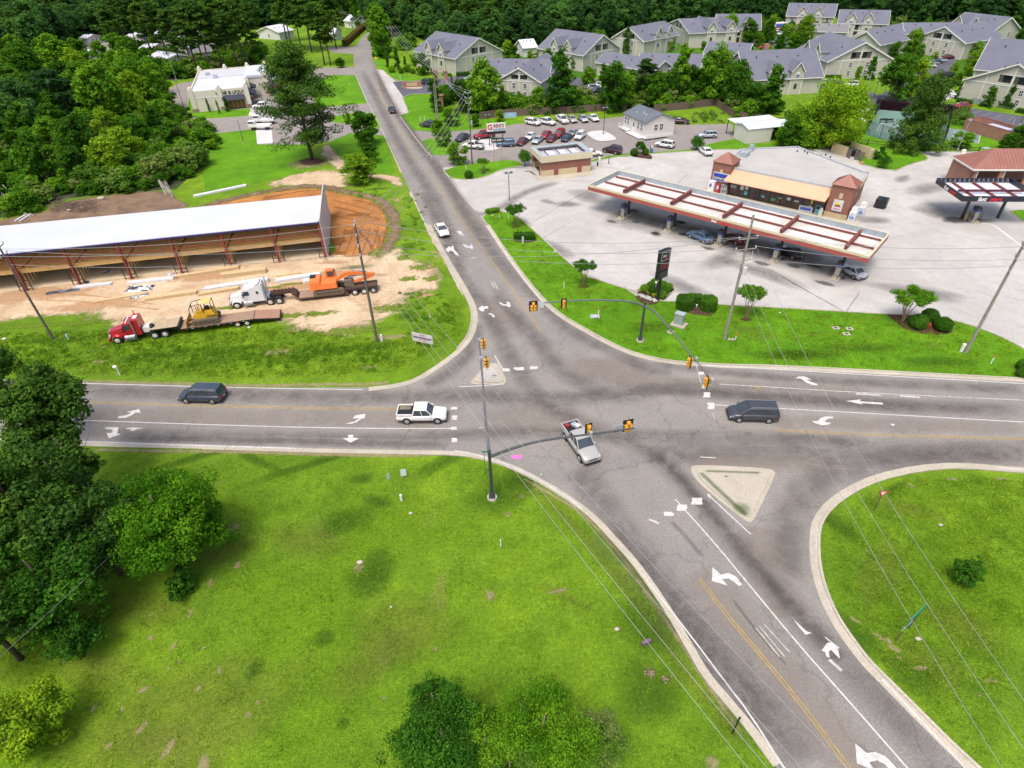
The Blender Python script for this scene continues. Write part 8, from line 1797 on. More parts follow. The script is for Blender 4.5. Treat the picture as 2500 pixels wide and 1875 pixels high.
 for q in(-1,1):
  b=MB();b.tb((-3.35 if not sleeper else-5.05,q*1.12,.7),(-3.35 if not sleeper else-5.05,q*1.12,3.5),.09,n=8);b.mk('exhaust_stack',RIM if not sleeper else GALV,T)
 b=MB();b.tb((-6.1,0,1.0),(-6.1,0,1.12),.5,n=12);b.mk('fifth_wheel',BLK,T)
 return T
pf,pr=at('D',1020,1440),at('D',2080,1290)
ang=math.atan2(pf[1]-pr[1],pf[0]-pr[0]);d=Vec((math.cos(ang),math.sin(ang),0));nr=Vec((-d[1],d[0],0));nr=nr if nr[1]>0 else-nr
org=pf+d*.95+nr*1.15
tractor(paint('red_truck_paint',(.42,.012,.03)),'red tractor unit parked on the grass pulling a step deck trailer',False,tuple(org),ang)
T=thing('step_deck_trailer','long black step deck trailer with wooden floor behind the red tractor','trailer',tuple(org),ang)
DECKW=mat("worn_deck_planks",(.34,.23,.16),.85,(.26,.17,.12),2);REDW=mat("reddish_ramp_planks",(.38,.20,.14),.85,(.30,.18,.12),2)
b=MB();b.box((-6.9,0,1.33),(3.4,2.5,.16));b.box((-13.4,0,.85),(9.6,2.5,.18));b.hx([(-8.75,-1.25,.76),(-8.4,-1.25,1.25),(-8.4,1.25,1.25),(-8.75,1.25,.76)],[(-8.75,-1.25,.94),(-8.55,-1.25,1.41),(-8.55,1.25,1.41),(-8.75,1.25,.94)])
for q in(-.5,.5):b.box((-13.4,q,.62),(9.4,.15,.3))
b.mk('frame',BLK,T)
for y0 in range(8):
 y=-1.2+y0*.3
 b=MB();b.box((-6.9,y+.15,1.44),(3.3,.27,.05));b.mk('deck_plank',mat("pale_deck_planks",(.46,.36,.24),.85),T)
 b=MB();b.box((-13.4,y+.15,.965),(9.2,.27,.05));b.mk('deck_plank',DECKW,T)
 b=MB();b.hx([(-21.3,y+.01,.55),(-18.1,y+.01,.94),(-18.1,y+.28,.94),(-21.3,y+.28,.55)],[(-21.3,y+.01,.61),(-18.1,y+.01,1.0),(-18.1,y+.28,1.0),(-21.3,y+.28,.61)]);b.mk('ramp_plank',REDW,T)
b=MB();b.hx([(-21.4,-1.25,.35),(-18.1,-1.25,.7),(-18.1,1.25,.7),(-21.4,1.25,.35)],[(-21.4,-1.25,.5),(-18.1,-1.25,.9),(-18.1,1.25,.9),(-21.4,1.25,.5)]);b.mk('beaver_tail',BLK,T)
for q in(-1,1):
 for x in(-15.85,-17.05):wheel(T,x,q*1.2,.42,.55)
b=MB();b.tb((-8.62,-1.25,1.3),(-8.62,1.25,1.3),.2,n=10);b.mk('roller',DKPL,T)
for i in range(10):
 b=MB();b.box((-9.5-i*.8,-1.265 if(nr.cross(d))[2]>0 else-1.265,.85),(.3,.02,.06));b.box((-9.5-i*.8,1.265,.85),(.3,.02,.06));b.mk('marker_strip',PW if i%2 else PR,T)
YEL2=mat("machine_yellow",(.62,.36,.02),.5,(.55,.31,.03),1.5);TRK=mat("muddy_track",(.17,.13,.09),.9,(.11,.085,.06),3)
def track(T,x0,x1,y,w,r,z,m=TRK):
 b=MB();n=8;prof=[]
 for i in range(n+1):a=PI/2+PI*i/n;prof.append((x0+r*math.cos(a),z+r*math.sin(a)))
 for i in range(n+1):a=-PI/2+PI*i/n;prof.append((x1+r*math.cos(a),z+r*math.sin(a)))
 k_=len(prof);vs=[(a,y-w/2,c) for a,c in prof]+[(a,y+w/2,c) for a,c in prof]
 b.add(vs,[(i,(i+1)%k_,(i+1)%k_+k_,i+k_) for i in range(k_)]+[tuple(range(k_))[::-1],tuple(range(k_,2*k_))]);to=b.mk('track',m,T)
 L_=x1-x0;cnt=int(L_/.22)
 for zz in(z-r,z+r):
  for i in range(cnt):
   b=MB();b.box((x0+(i+.5)*L_/cnt,y,zz),(.05,w,.05));b.mk('track_shoe',m,to)
 b=MB()
 b.box(((x0+x1)/2,y,z),(L_,w+.04,r*.7));b.mk('track_frame',mat("mud_dark",(.08,.06,.045),.9),to)
 for i in range(6):
  b=MB();xx=x0+L_*i/5;b.tb((xx,y-w/2-.05,z-.12),(xx,y+w/2+.05,z-.12),r*.45,n=10);b.mk('roller_wheel',TRK,to)
bc=org-d*12.0
T=thing('bulldozer','yellow bulldozer with roll cage riding on the step deck trailer','bulldozer',(bc[0],bc[1],.99),ang)
for q in(-1,1):track(T,-1.35,1.35,q*.88,.45,.38,.42)
b=MB();rounded(b,-1.5,1.35,.55,.45,1.25,.1);b.mk('body',YEL2,T)
b=MB();b.hx([(-.1,-.42,1.25),(1.3,-.4,1.15),(1.3,.4,1.15),(-.1,.42,1.25)],[(-.1,-.36,1.95),(1.15,-.3,1.45),(1.15,.3,1.45),(-.1,.36,1.95)]);b.mk('engine_hood',YEL2,T)
b=MB();rounded(b,-1.45,-.2,.75,1.2,1.75,.08);b.mk('rear_tank',YEL2,T)
b=MB();b.box((-.55,0,1.95),(.5,.5,.5));b.mk('seat',BLK,T)
b=MB();b.hx([(-1.35,-.75,2.98),(-.05,-.75,2.98),(-.05,.75,2.98),(-1.35,.75,2.98)],[(-1.3,-.68,3.1),(-.1,-.68,3.1),(-.1,.68,3.1),(-1.3,.68,3.1)]);b.mk('cab_roof',mat("pale_yellow_roof",(.66,.52,.18),.5),T)
for x,y in((-1.3,-.68),(-1.3,.68),(-.1,-.68),(-.1,.68)):
 b=MB();b.tb((x,y,1.7),(x,y,2.99),.06);b.mk('cab_post',BLK,T)
for y in(-.68,.68):
 b=MB();b.path([(-.1,y,2.95),(1.25,y,2.75),(1.5,y,2.3),(1.5,y,1.1)],.045);b.path([(.6,y,2.86),(.6,y,1.6)],.035);b.mk('roll_cage',BLK,T)
b=MB();b.tb((1.5,-.68,2.3),(1.5,.68,2.3),.045);b.tb((1.25,-.68,2.75),(1.25,.68,2.75),.045);b.mk('roll_cage_bar',BLK,T)
b=MB();b.hx([(2.25,-1.35,.1),(2.4,-1.35,.1),(2.4,1.35,.1),(2.25,1.35,.1)],[(2.15,-1.35,.95),(2.25,-1.35,.95),(2.25,1.35,.95),(2.15,1.35,.95)]);b.mk('blade',mat("worn_yellow_blade",(.40,.25,.08),.6),T)
for y in(-.6,.6):
 b=MB();b.tb((1.2,y,.6),(2.2,y,.4),.08);b.mk('push_arm',YEL2,T)
b=MB();b.tb((.6,0,1.7),(.6,0,2.3),.06);b.mk('exhaust',BLK,T)
pf,pr=at('E',285,1140),at('E',1450,1005)
ang=math.atan2(pf[1]-pr[1],pf[0]-pr[0]);d=Vec((math.cos(ang),math.sin(ang),0));nr=Vec((-d[1],d[0],0));nr=nr if nr[1]>0 else-nr
org=pf+d*.95+nr*1.15
tractor(paint('white_truck_paint',(.70,.71,.72),0),'white sleeper tractor unit coupled to the excavator trailer',True,tuple(org),ang)
T=thing('lowboy_trailer','rusty dark lowboy trailer carrying the excavator behind the white tractor','trailer',tuple(org),ang)
RSTD=mat("rusty_dark_steel",(.10,.05,.035),.8,(.06,.035,.028),2)
xw3=-(pf-pr).length-.95
b=MB();b.box((-7.2,.3,1.35),(3.0,.2,.4));b.box((-7.2,-.3,1.35),(3.0,.2,.4))
b.hx([(-9.4,-.9,.45),(-8.5,-.7,1.1),(-8.5,.7,1.1),(-9.4,.9,.45)],[(-9.2,-.9,1.0),(-8.6,-.7,1.6),(-8.6,.7,1.6),(-9.2,.9,1.0)])
b.box(((xw3+3.6-9.4)/2,0,.48),(abs(xw3+3.6+9.4),2.5,.22));b.box((xw3+1.6,0,1.0),(4.6,1.7,.3));b.mk('frame',RSTD,T)
for i in range(5):
 for y in(-.4,.15):
  b=MB();b.box((-6.2-i*.5,y+.1,1.62),(.2,.35,.1));b.mk('gooseneck_rib',RSTD,T)
for y0 in range(8):
 b=MB();y=-1.2+y0*.3;b.box((-11.6,y+.15,.62),(4.2,.27,.05));b.mk('deck_plank',DECKW,T)
for q in(-1,1):
 for i in range(3):wheel(T,xw3+i*1.32,q*1.2,.48,.55,RIM if i==0 else RIMW)
ec=org+d*(xw3+6.2)
T=thing('excavator','orange tracked excavator with folded arm on the lowboy trailer','excavator',(ec[0],ec[1],.6),ang+PI)
ORG_=mat("machine_orange",(.78,.20,.05),.5,(.70,.17,.04),1.2)
for q in(-1,1):track(T,-1.75,1.75,q*1.1,.55,.42,.42)
b=MB();b.tb((0,0,.75),(0,0,1.05),.9,n=16);b.mk('slew_ring',DKS,T)
b=MB();rounded(b,-2.5,1.3,1.35,1.05,1.85,.08);b.hx([(-2.5,-1.3,1.86),(-.9,-1.3,1.86),(-.9,1.3,1.86),(-2.5,1.3,1.86)],[(-2.4,-1.2,2.3),(-1.0,-1.2,2.3),(-1.0,1.2,2.3),(-2.4,1.2,2.3)]);b.mk('house',ORG_,T)
b=MB();b.box((-2.0,.5,2.34),(.8,1.1,.08));b.mk('engine_grille',BLK,T)
b=MB();b.hx([(-.3,.45,1.86),(1.25,.45,1.86),(1.25,1.32,1.86),(-.3,1.32,1.86)],[(-.2,.5,3.0),(.95,.5,3.0),(.95,1.27,3.0),(-.2,1.27,3.0)]);b.mk('cab',ORG_,T)
for a in((.5,.44,2.45,.9,.03,.8),(.5,1.33,2.45,.9,.03,.8),(1.14,.88,2.45,.12,.7,.8)):
 b=MB();b.box(a[:3],a[3:]);b.mk('cab_window',AUTOG,T)
def arm(T,P,wv,nm,m):
 b=MB()
 for i in range(len(P)-1):
  (x0,z0,h0),(x1,z1,h1)=P[i],P[i+1];w=wv/2
  b.hx([(x0,-w,z0-h0),(x1,-w,z1-h1),(x1,w,z1-h1),(x0,w,z0-h0)],[(x0,-w,z0+h0),(x1,-w,z1+h1),(x1,w,z1+h1),(x0,w,z0+h0)])
 return b.mk(nm,m,T)
arm(T,[(1.0,1.6,.2),(2.6,2.45,.3),(4.0,2.5,.28),(6.4,1.95,.17)],.45,'boom',ORG_)
arm(T,[(6.7,2.1,.2),(5.6,1.5,.2),(3.6,1.05,.14)],.36,'stick',ORG_)
arm(T,[(2.9,1.9,.09),(5.0,2.1,.09)],.3,'cylinder',GALV);arm(T,[(3.6,2.9,.07),(5.6,2.55,.07)],.2,'cylinder',GALV)
b=MB();b.hx([(2.4,-.65,.7),(3.7,-.65,.5),(3.7,.65,.5),(2.4,.65,.7)],[(2.3,-.65,1.6),(3.4,-.65,1.7),(3.4,.65,1.7),(2.3,.65,1.6)]);b.mk('bucket',mat("worn_bucket",(.15,.12,.09),.7),T)
# --- poles, wires, signals
POLE=mat("weathered_pole",(.145,.135,.105),.9,(.09,.085,.07),4);POLEL=mat("pale_pole",(.30,.29,.25),.9,(.2,.2,.17),3);INS=mat("porcelain",(.62,.63,.65),.3)
def upole(k,x,y,h,r,arms,label,m=POLE,lean=(0,0)):
 """arms: (z, length, angle, n) crossarms with insulators; returns attachment points"""
 c=at(k,x,y);T=wth('utility_pole',label,'utility pole',tuple(c));top=c+Vec((lean[0],lean[1],h))
 b=MB();b.path([c+Vec((0,0,-.2)),c.lerp(top,.5),top],r,9,r*.6);b.mk('shaft',m,T)
 pts_=[]
 for z,L,a,n in arms:
  p=c.lerp(top,z/h);dv=Vec((math.cos(a),math.sin(a),0))
  if L>.3:
   b=MB();b.tb(p-dv*L/2,p+dv*L/2,.06,.06,5);ao=b.mk('crossarm',m if L>1.4 else GALV,T)
  for i in range(n):
   q=p+dv*(L*(i/(n-1)-.5) if n>1 else L/2)
   b=MB();b.tb(q,q+Vec((0,0,.22)),.05,.03,6);b.ball(q+Vec((0,0,.25)),.1,6,5);b.mk('insulator',INS,T);pts_.append(q+Vec((0,0,.3)))
 return T,c,top,pts_
WIRE=mat("bright_wire",(.42,.42,.42),.4,metal=.3);WIRED=mat("dull_wire",(.20,.20,.20),.5)
def wire(a,b_,sag,r,label,group,m=None):
 P=[]
 for i in range(25):
  t=i/24;p=Vec(a).lerp(Vec(b_),t);p[2]-=4*sag*t*(1-t);P.append(p)
 o=MB().path(P,r,4).mk('power_line',m or WIRE);tag(o,label,'power line',group);return o
TL,cL,tL,aL=upole('D',455,1395,13.3,.17,[(13.1,2.2,R(100),2),(12.0,1.6,R(100),2),(10.4,.5,R(100),1)],'leaning wooden pole at the frame side in front of the shed')
TM,cM,tM,aM=upole('E',1478,1420,16.1,.19,[(15.9,1.2,R(100),2),(14.7,1.2,R(100),2),(13.4,1.2,R(100),2),(12.2,1.0,R(100),2)],'tall wooden pole standing before the orange excavator')
TC,cC,tC,aC=upole('K',945,625,16.4,.2,[(13.6,2.2,R(10),2),(12.3,2.4,R(10),2),(10.9,2.0,R(10),2)],'wooden pole with transformer leaning in front of the long canopy',POLEL)
TR,cR,tR,aR=upole('L',1710,740,15.4,.2,[(13.9,1.8,R(60),2),(12.4,1.6,R(60),2),(11.0,1.2,R(60),1)],'thick wooden pole at the right beside a white marker',POLEL)
TA,cA,tA,aA=upole('A',888,1405,14.8,.17,[(14.6,1.2,R(10),2),(13.6,1.2,R(10),2),(12.6,1.0,R(10),2),(11.4,.8,R(10),1)],'grey wooden pole beside the dealer sign with insulators')
TB,cB,tB,aB=upole('A',595,1020,12.9,.16,[(12.7,2.8,R(-20),4),(11.9,2.2,R(-20),3)],'first of two paired pale posts with cluttered crossarms',POLEL)
c=at('A',583,1020);T=wth('support_pole','second pale post standing against the crossarm pole','pole',tuple(c));MB().tb(c,c+Vec((0,0,9.0)),.15,.1).mk('shaft',POLEL,T)
TD,cD,tD,aD=upole('A',215,430,8.9,.15,[(8.7,4.0,R(0),4),(8.2,3.0,R(0),3)],'far pale pole with wide crossarm at the road bend',POLEL)
def can(k_,c,z,s,T,m=INS):
 b=MB();b.tb(Vec((c[0],c[1],z)),Vec((c[0],c[1],z+.9*s)),.28*s,n=10);b.ball(Vec((c[0],c[1],z+.95*s)),(.28*s,.28*s,.12));b.mk('transformer',m,T)
can('',cC+Vec((.35,-.25,0)),9.2,1.0,TC);can('',cA+Vec((.4,-.1,0)),8.3,.8,TA,GALV)
b=MB();b.path([cC+Vec((-.9,0,12.2)),cC+Vec((-.7,-.4,11.0)),cC+Vec((0,-.5,10.6)),cC+Vec((.7,-.4,11.0)),cC+Vec((.9,0,12.2))],.02,4);b.mk('jumper',INS,TC)
for i in range(3):
 b=MB();q=tB-Vec((0,0,1.2+.5*i));b.box(q+Vec((.5*(i-1),0,0)),(.5,.4,.6));b.mk('switch_box',DKS,TB)
def run(a,b_,n,sag,r,label,group):
 for i in range(n):wire(a[i%len(a)],b_[i%len(b_)],sag,r,label,group)
offL=[p+Vec((-60,-14,-1)) for p in aL]
run(aL[:5],offL[:5],3,1.2,.025,'wire running out of frame from the left pole over the sandy yard','wires west of the left pole')
run([aL[0],aL[2],aL[3],aL[4]],[aM[0],aM[2],aM[4],aM[6]],4,.9,.028,'wire crossing in front of the shed between two wooden poles','wires in front of the shed')
run([aM[1],aM[3],aM[5],aM[7]],[aC[0],aC[2],aC[4],aC[1]],4,1.6,.025,'thin wire crossing the junction towards the canopy pole','wires over the junction to the canopy pole')
run([aC[1],aC[3],aC[5]],[aR[0],aR[2],aR[4]],3,.8,.025,'wire over the station lot between the canopy pole and the right pole','wires over the station lot')
run(aR[:4],[p+Vec((40,-8,0)) for p in aR[:4]],3,1,.025,'wire leaving the right pole out of frame','wires east of the right pole')
run([aM[0],aM[2],aM[4],aM[6]],[aA[0],aA[2],aA[4],aA[6]],4,1.6,.03,'wire along the sloping road from the excavator pole to the dealer sign pole','wires along the sloping road')
run([aA[0],aA[1],aA[2],aA[4]],[aB[0],aB[1],aB[2],aB[3]],4,1.0,.035,'wire between the dealer sign pole and the paired posts','wires beside the paired posts')
run(aB[:4],aD[:4],4,1.5,.045,'wire climbing from the paired posts to the far bend pole','wires to the far bend pole')
run(aD[:3],[at('P',1450,60,9)+Vec((i,0,0)) for i in range(3)],3,2,.05,'distant wire beyond the bend pole into the woods','wires beyond the bend')
e4=[at('X',1850,1905,13.2),at('X',1915,1925,12.6),at('X',2005,1930,13.0),at('X',2120,1930,13.4)]
run([aM[7],aM[5],aM[3],aM[1]],e4,4,1.6,.015,'long wire sweeping over the junction to the lower frame edge','wires sweeping over the junction')
e3=[at('X',2500,1960,12.8),at('X',2590,1960,12.8),at('X',2680,1960,13.2)]
run([aC[4],aC[2],aC[3]],e3,3,2.2,.014,'long wire from the canopy pole over the right lawn','wires over the right lawn')
wire(at('X',-40,1640,9),at('X',560,1085,.2),0.1,.018,'guy wire slanting past the dark pines to the roadside',None,WIRED)
SIG=mat("signal_pole_grey",(.055,.062,.072),.45,(.045,.05,.06),1);SIGL=mat("signal_arm_grey",(.13,.14,.155),.4,(.1,.11,.125),1);SIGY=mat("signal_yellow",(.72,.36,.04),.5);BP=mat("backplate_black",(.012,.012,.014),.6)
def sighead(c,facing,label,kind_=3,seen_back=True,s=1.0):
 """facing = direction the lenses look; housings stand behind the backplate"""
 T=wth('traffic_signal',label,'traffic signal',tuple(c));f=Vec((math.cos(facing),math.sin(facing),0));r=Vec((-f[1],f[0],0))
 def bx(mb,a,z,d0,d1,w,h):mb.hx([c+r*(a-w/2)+f*d0+Vec((0,0,z-h/2)),c+r*(a+w/2)+f*d0+Vec((0,0,z-h/2)),c+r*(a+w/2)+f*d1+Vec((0,0,z-h/2)),c+r*(a-w/2)+f*d1+Vec((0,0,z-h/2))],[c+r*(a-w/2)+f*d0+Vec((0,0,z+h/2)),c+r*(a+w/2)+f*d0+Vec((0,0,z+h/2)),c+r*(a+w/2)+f*d1+Vec((0,0,z+h/2)),c+r*(a-w/2)+f*d1+Vec((0,0,z+h/2))])
 cells=[(0,.36),(0,0),(0,-.36)] if kind_==3 else[(0,.36),(-.19,0),(.19,0),(-.19,-.36),(.19,-.36)]
 b=MB();bx(b,0,0,.0,.03,(.66 if kind_==3 else 1.0)*s,1.36*s);b.mk('backplate',BP,T)
 for a,z in cells:
  b=MB();bx(b,a*s,z*s,-.22,-.001,.33*s,.33*s);ho=b.mk('housing',SIGY,T)
  b=MB();q=c+r*a*s+Vec((0,0,z*s));b.tb(q+f*.03,q+f*.27,.15*s,.15*s,10,False);b.mk('visor',SIGY,ho)
  b=MB();b.tb(q+f*.031,q+f*.04,.13*s,n=10);b.mk('lens',mat("dark_lens",(.05,.02,.02),.2),ho)
  if kind_==5 or True:
   b=MB();b.ball(q-f*.22,(.11*s,.11*s,.11*s),8,5);b.mk('housing_dome',SIGY,ho)
 b=MB();b.tb(c+Vec((0,0,.5)),c+Vec((0,0,.85*s))-f*.05,.035);b.mk('bracket',SIGL,T)
 return T
def mast(k,x,y,h,label,r=.17):
 c=at(k,x,y);T=wth('signal_mast',label,'signal mast',tuple(c))
 b=MB();b.tb(c+Vec((0,0,-.1)),c+Vec((0,0,.22)),.5,.48,12);b.mk('footing',CKB,T)
 b=MB();b.tb(c+Vec((0,0,.22)),c+Vec((0,0,.75)),.30,.24,12);b.box(c+Vec((0,0,.25)),(.6,.6,.08));b.mk('base',SIG,T)
 b=MB();b.tb(c+Vec((0,0,.7)),c+Vec((0,0,h)),r,r*.8,12);b.tb(c+Vec((0,0,h)),c+Vec((0,0,h+.15)),r*1.1,r*.9,12);b.mk('shaft',SIG,T)
 return T,c
TN1,cN=mast('X',1201.5,1216,6.0,'dark signal mast with two long arms on the near lawn corner')
def arm_(T,P,r,r1,m=SIGL):
 b=MB();b.path(smp([Vec(p) for p in P],2),r,10,r1);b.mk('mast_arm',m,T)
A1=[cN+Vec((0,0,5.4)),at('J',1000,1150,6.4),at('J',978,800,7.0),at('J',958,600,7.2),at('J',938,400,7.3)]
arm_(TN1,A1,.15,.06)
A2=[cN+Vec((0,0,5.4)),at('J',1200,1395,6.1),at('J',1400,1335,6.5),at('J',1600,1300,6.8),at('J',1900,1265,7.0),at('J',2150,1232,7.1),at('K',175,1388,7.15)]
arm_(TN1,A2,.15,.06,SIG)
TF1,cF=mast('K',220,640,5.5,'dark signal mast with two curved arms on the far lawn corner')
arm_(TF1,[cF+Vec((0,0,5.0)),at('F',1750,1358,6.0),at('F',1500,1342,6.6),at('F',1200,1348,6.9),at('F',980,1366,7.0),at('F',838,1380,7.0)],.14,.05)
arm_(TF1,[cF+Vec((0,0,5.0)),at('K',330,372,5.9),at('K',430,480,6.5),at('K',560,640,6.8),at('K',680,785,7.0),at('K',815,950,7.1)],.14,.05)
up_=Vec((0,0,0))
sighead(at('F',885,1396,6.9),R(95),'five lens signal at the tip of the far arm over the sloping road',5)
sighead(at('F',1146,1374,6.8),R(95),'three lens signal near the middle of the far arm',3)
sighead(at('J',984,490,7.2),R(190),'three lens signal at the tip of the near arm above the small island',3)
sighead(at('J',1010,652,7.0),R(190),'three lens signal second from the tip above the small island',3)
sighead(at('K',645,822,6.7),R(8),'three lens signal on the sloping arm over the lawn kerb',3)
sighead(at('K',792,992,6.9),R(8),'three lens signal at the lower end of the sloping arm',3)
sighead(at('J',1885,1222,7.0),R(105),'three lens signal above the champagne pickup',3,s=1.0)
sighead(at('K',115,1365,7.1),R(105),'five lens signal at the outer tip of the near arm',5)
def flat_sign(c,facing,w,h,m,label,cat,name,mb_extra=None):
 T=wth(name,label,cat,tuple(c));f=Vec((math.cos(facing),math.sin(facing),0));F_=Fr(c-Vec((-f[1],f[0],0))*w/2,(-f[1],f[0],0))
 b=MB();q=[]
 for z in(c[2]-h/2,c[2]+h/2):
  q.append([F_.p(0,-.02,z),F_.p(w,-.02,z),F_.p(w,.02,z),F_.p(0,.02,z)])
 b.hx(*q);b.mk('panel',m,T);return T,F_,f
T,F_,f=flat_sign(at('F',950,1382,6.95),R(95),.7,.9,mat("sign_white_metal",(.60,.62,.63),.4),'small white sign beside the five lens signal on the far arm','road sign','arm_sign')
T,F_,f=flat_sign(at('K',40,1392,7.1),R(-70),.8,.8,GALV,'grey sign back beside the five lens signal of the near arm','road sign','arm_sign')
for k_,x,y,z in(('J',960,620,7.35),('K',838,985,7.2),('J',1905,1262,7.15),('K',702,800,7.0),('J',948,462,7.4)):
 c=at(k_,x,y,z);T=wth('detector_camera',{620:'camera bracket on the arm between two signals over the small island',985:'detector past the lowest signal of the sloping arm',1262:'camera above the champagne pickup signal',800:'bracket between the two signals of the sloping arm',462:'detector at the tip of the arm over the small island'}[y],'camera',tuple(c))
 b=MB();b.box(c,(.25,.25,.5));b.mk('body',GALV,T);b=MB();b.tb(c,c+Vec((.3,0,-.3)),.03);b.mk('bracket',SIGL,T)
 # --- lamp posts
def lamp(k,x,y,h,label,heads=2,m=BLK,hs=.55):
 c=at(k,x,y);T=wth('lamp_post',label,'lamp post',tuple(c))
 b=MB();b.tb(c,c+Vec((0,0,.5)),.25,n=8);b.mk('footing',CKB,T)
 b=MB();b.tb(c+Vec((0,0,.5)),c+Vec((0,0,h)),.08,.06,6);b.mk('shaft',m,T)
 for i in range(heads):
  s=(-1,1)[i] if heads==2 else 0;q=c+Vec((s*.45,.1*s,h))
  b=MB();b.tb(c+Vec((0,0,h-.05)),q,.035);b.box(q,(hs,hs*.8,.3));lo=b.mk('lamp_head',m,T)
  b=MB();b.box(q+Vec((0,-hs*.41,-.05)),(hs*.8,.04,.2));b.mk('lens',GALV,lo)
 return T
lamp('F',680,520,5.9,'black twin lamp post at the corner of the station lot')
lamp('S',1345,620,6.4,'twin lamp post on the pale island of the car lot',m=BLK,hs=.7)
lamp('T',1215,1380,4.0,'twin lamp post behind the dealer sign',m=BLK,hs=.7)
lamp('P',195,985,9.0,'slim grey pole with wide head at the shop car park corner',1,DKS)
lamp('P',108,690,8.0,'leaning grey light pole behind the shop car park',1,GALV)
lamp('P',688,1235,5.5,'thin dark post on the lawn below the shop',1,DKS,.12)
lamp('P',880,1000,6,'thin dark post in front of the shop beside the lone pine',1,DKS,.12)
lamp('C',800,1060,8.5,'tall court floodlight at the left of the tennis court',1,DKS)
lamp('C',940,890,4.5,'court floodlight behind the dark hedge',1,DKS)
lamp('C',1520,1130,8.5,'tall court floodlight at the right of the tennis court',1,DKS)
lamp('C',1610,1358,6.5,'pale street lamp on a thick base at the lot edge',1,GALV)
lamp('C',800,790,4.5,'thin street lamp by the young trees',1,GALV,.3)
lamp('T',508,720,4.2,'pale lamp at the apartment entrance wall',1,GALV,.3)
lamp('C',2170,1130,3.5,'thin street lamp beside the marked bays at the frame edge',1,DKS,.3)
c=at('X',2540,1400,4.0);lamp('X',2560,1420,4.5,'lamp head reaching in from the right frame edge',1,BLK)
# --- signs
c1,c2=at('K',370,300),None
cS=at('K',368,305);hS=7.9
T=wth('price_sign','tall black pylon price sign above the ball shrubs','pylon sign',tuple(cS))
b=MB();b.tb(cS,cS+Vec((0,0,4.2)),.2,.2,10);b.mk('column',BLK,T)
sx=Vec((math.cos(R(35)),math.sin(R(35)),0));Fs=Fr(cS-sx*.95-Vec((-sx[1],sx[0],0))*.3,sx)
for z0,z1,nm in((6.3,7.95,'upper_cabinet'),(5.0,6.2,'price_cabinet'),(3.8,4.9,'lower_cabinet')):
 b=MB();Fs.box(b,0,1.9,0,.55,z0,z1);cb=b.mk(nm,BLK,T)
 b=MB();Fs.box(b,.15,1.75,-.02,-.002,z0+.15,z1-.12);b.mk('face',{'upper_cabinet':GALV,'price_cabinet':mat("sign_dark_red",(.12,.01,.015),.4),'lower_cabinet':DKS}[nm],cb)
 if nm=='upper_cabinet':
  b=MB();Fs.box(b,.25,1.65,-.03,-.021,z0+.25,z1-.22);b.mk('dark_inset',BLK,cb)
letr("fast",.5,LW,T,Fs.p(.75,-.05,7.15),sx,(0,0,1),.01,shear=.2);letr("mart",.42,LR,T,Fs.p(1.2,-.05,6.75),sx,(0,0,1),.01,shear=.2)
a,c=at('T',1225,1620),at('T',1225,1620);Fd=Fr(at('T',1215,1620),(math.cos(R(8)),math.sin(R(8)),0))
T=wth('dealer_sign','white and black dealer board with red lettering on tall posts','sign',tuple(Fd.P))
for u in(.3,3.6):
 b=MB();b.tb(Fd.p(u,0,0),Fd.p(u,0,3.0),.1);b.mk('post',DKS,T)
b=MB();Fd.box(b,-.2,4.3,-.12,.12,3.3,5.1);b.mk('board',WHITEP,T)
b=MB();Fd.box(b,-.2,4.3,-.16,.16,2.7,3.3);b.mk('lower_board',BLK,T)
b=MB();Fd.box(b,1.3,4.2,-.14,-.121,3.4,3.9);b.mk('blue_band',mat("sign_grey_blue",(.3,.42,.5),.5),T)
letr("G",1.7,LR,T,Fd.p(.55,-.13,4.2),Fd.U,(0,0,1),.02,bold=.05);letr("REG'S",1.0,mat("sign_dark_red_letter",(.30,.02,.03),.5),T,Fd.p(2.65,-.13,4.45),Fd.U,(0,0,1),.02,bold=.03)
Fn=Fr(at('A',1078,1385),(math.cos(R(8)),math.sin(R(8)),0));T=wth('phone_sign','black number board on two thin pink posts below the dealer sign','sign',tuple(Fn.P))
for u in(.0,1.6):
 b=MB();b.tb(Fn.p(u,0,0),Fn.p(u,0,4.1),.07);b.mk('post',mat("pink_post",(.6,.28,.22),.6),T)
b=MB();Fn.box(b,-.5,2.2,-.08,.08,4.1,5.1);b.mk('board',BLK,T);letr("601-5501",.62,LW,T,Fn.p(.85,-.1,4.6),Fn.U,(0,0,1),.01,bold=.01)
Fc=Fr(at('J',385,500),at('J',525,530)-at('J',385,500));Lc=2.9
T=wth('site_board','white site board with red and grey print on the corner of the lot','sign',tuple(Fc.P))
for u in(.3,Lc-.3):
 b=MB();b.tb(Fc.p(u,.08,0),Fc.p(u,.08,1.9),.06);b.mk('post',WOOD2,T)
b=MB();Fc.box(b,0,Lc,-.03,.03,.75,2.0);b.mk('board',mat("board_pale_pink",(.66,.62,.66),.5),T)
letr("A&A",.38,LR,T,Fc.p(Lc/2,-.04,1.78),Fc.U,(0,0,1),.005);b=MB();Fc.box(b,.15,Lc-.15,-.045,-.032,1.25,1.52);b.mk('grey_print',mat("print_grey",(.16,.16,.24),.6),T)
letr("FOR LEASE",.24,LR,T,Fc.p(Lc/2,-.04,1.05),Fc.U,(0,0,1),.005);
c=at('M',1475,330);T=wth('yield_sign','red and white triangular yield sign on the right lawn','road sign',tuple(c))
b=MB();b.tb(c,c+Vec((0,0,2.1)),.04);b.mk('post',mat("brown_green_post",(.10,.08,.06),.8),T)
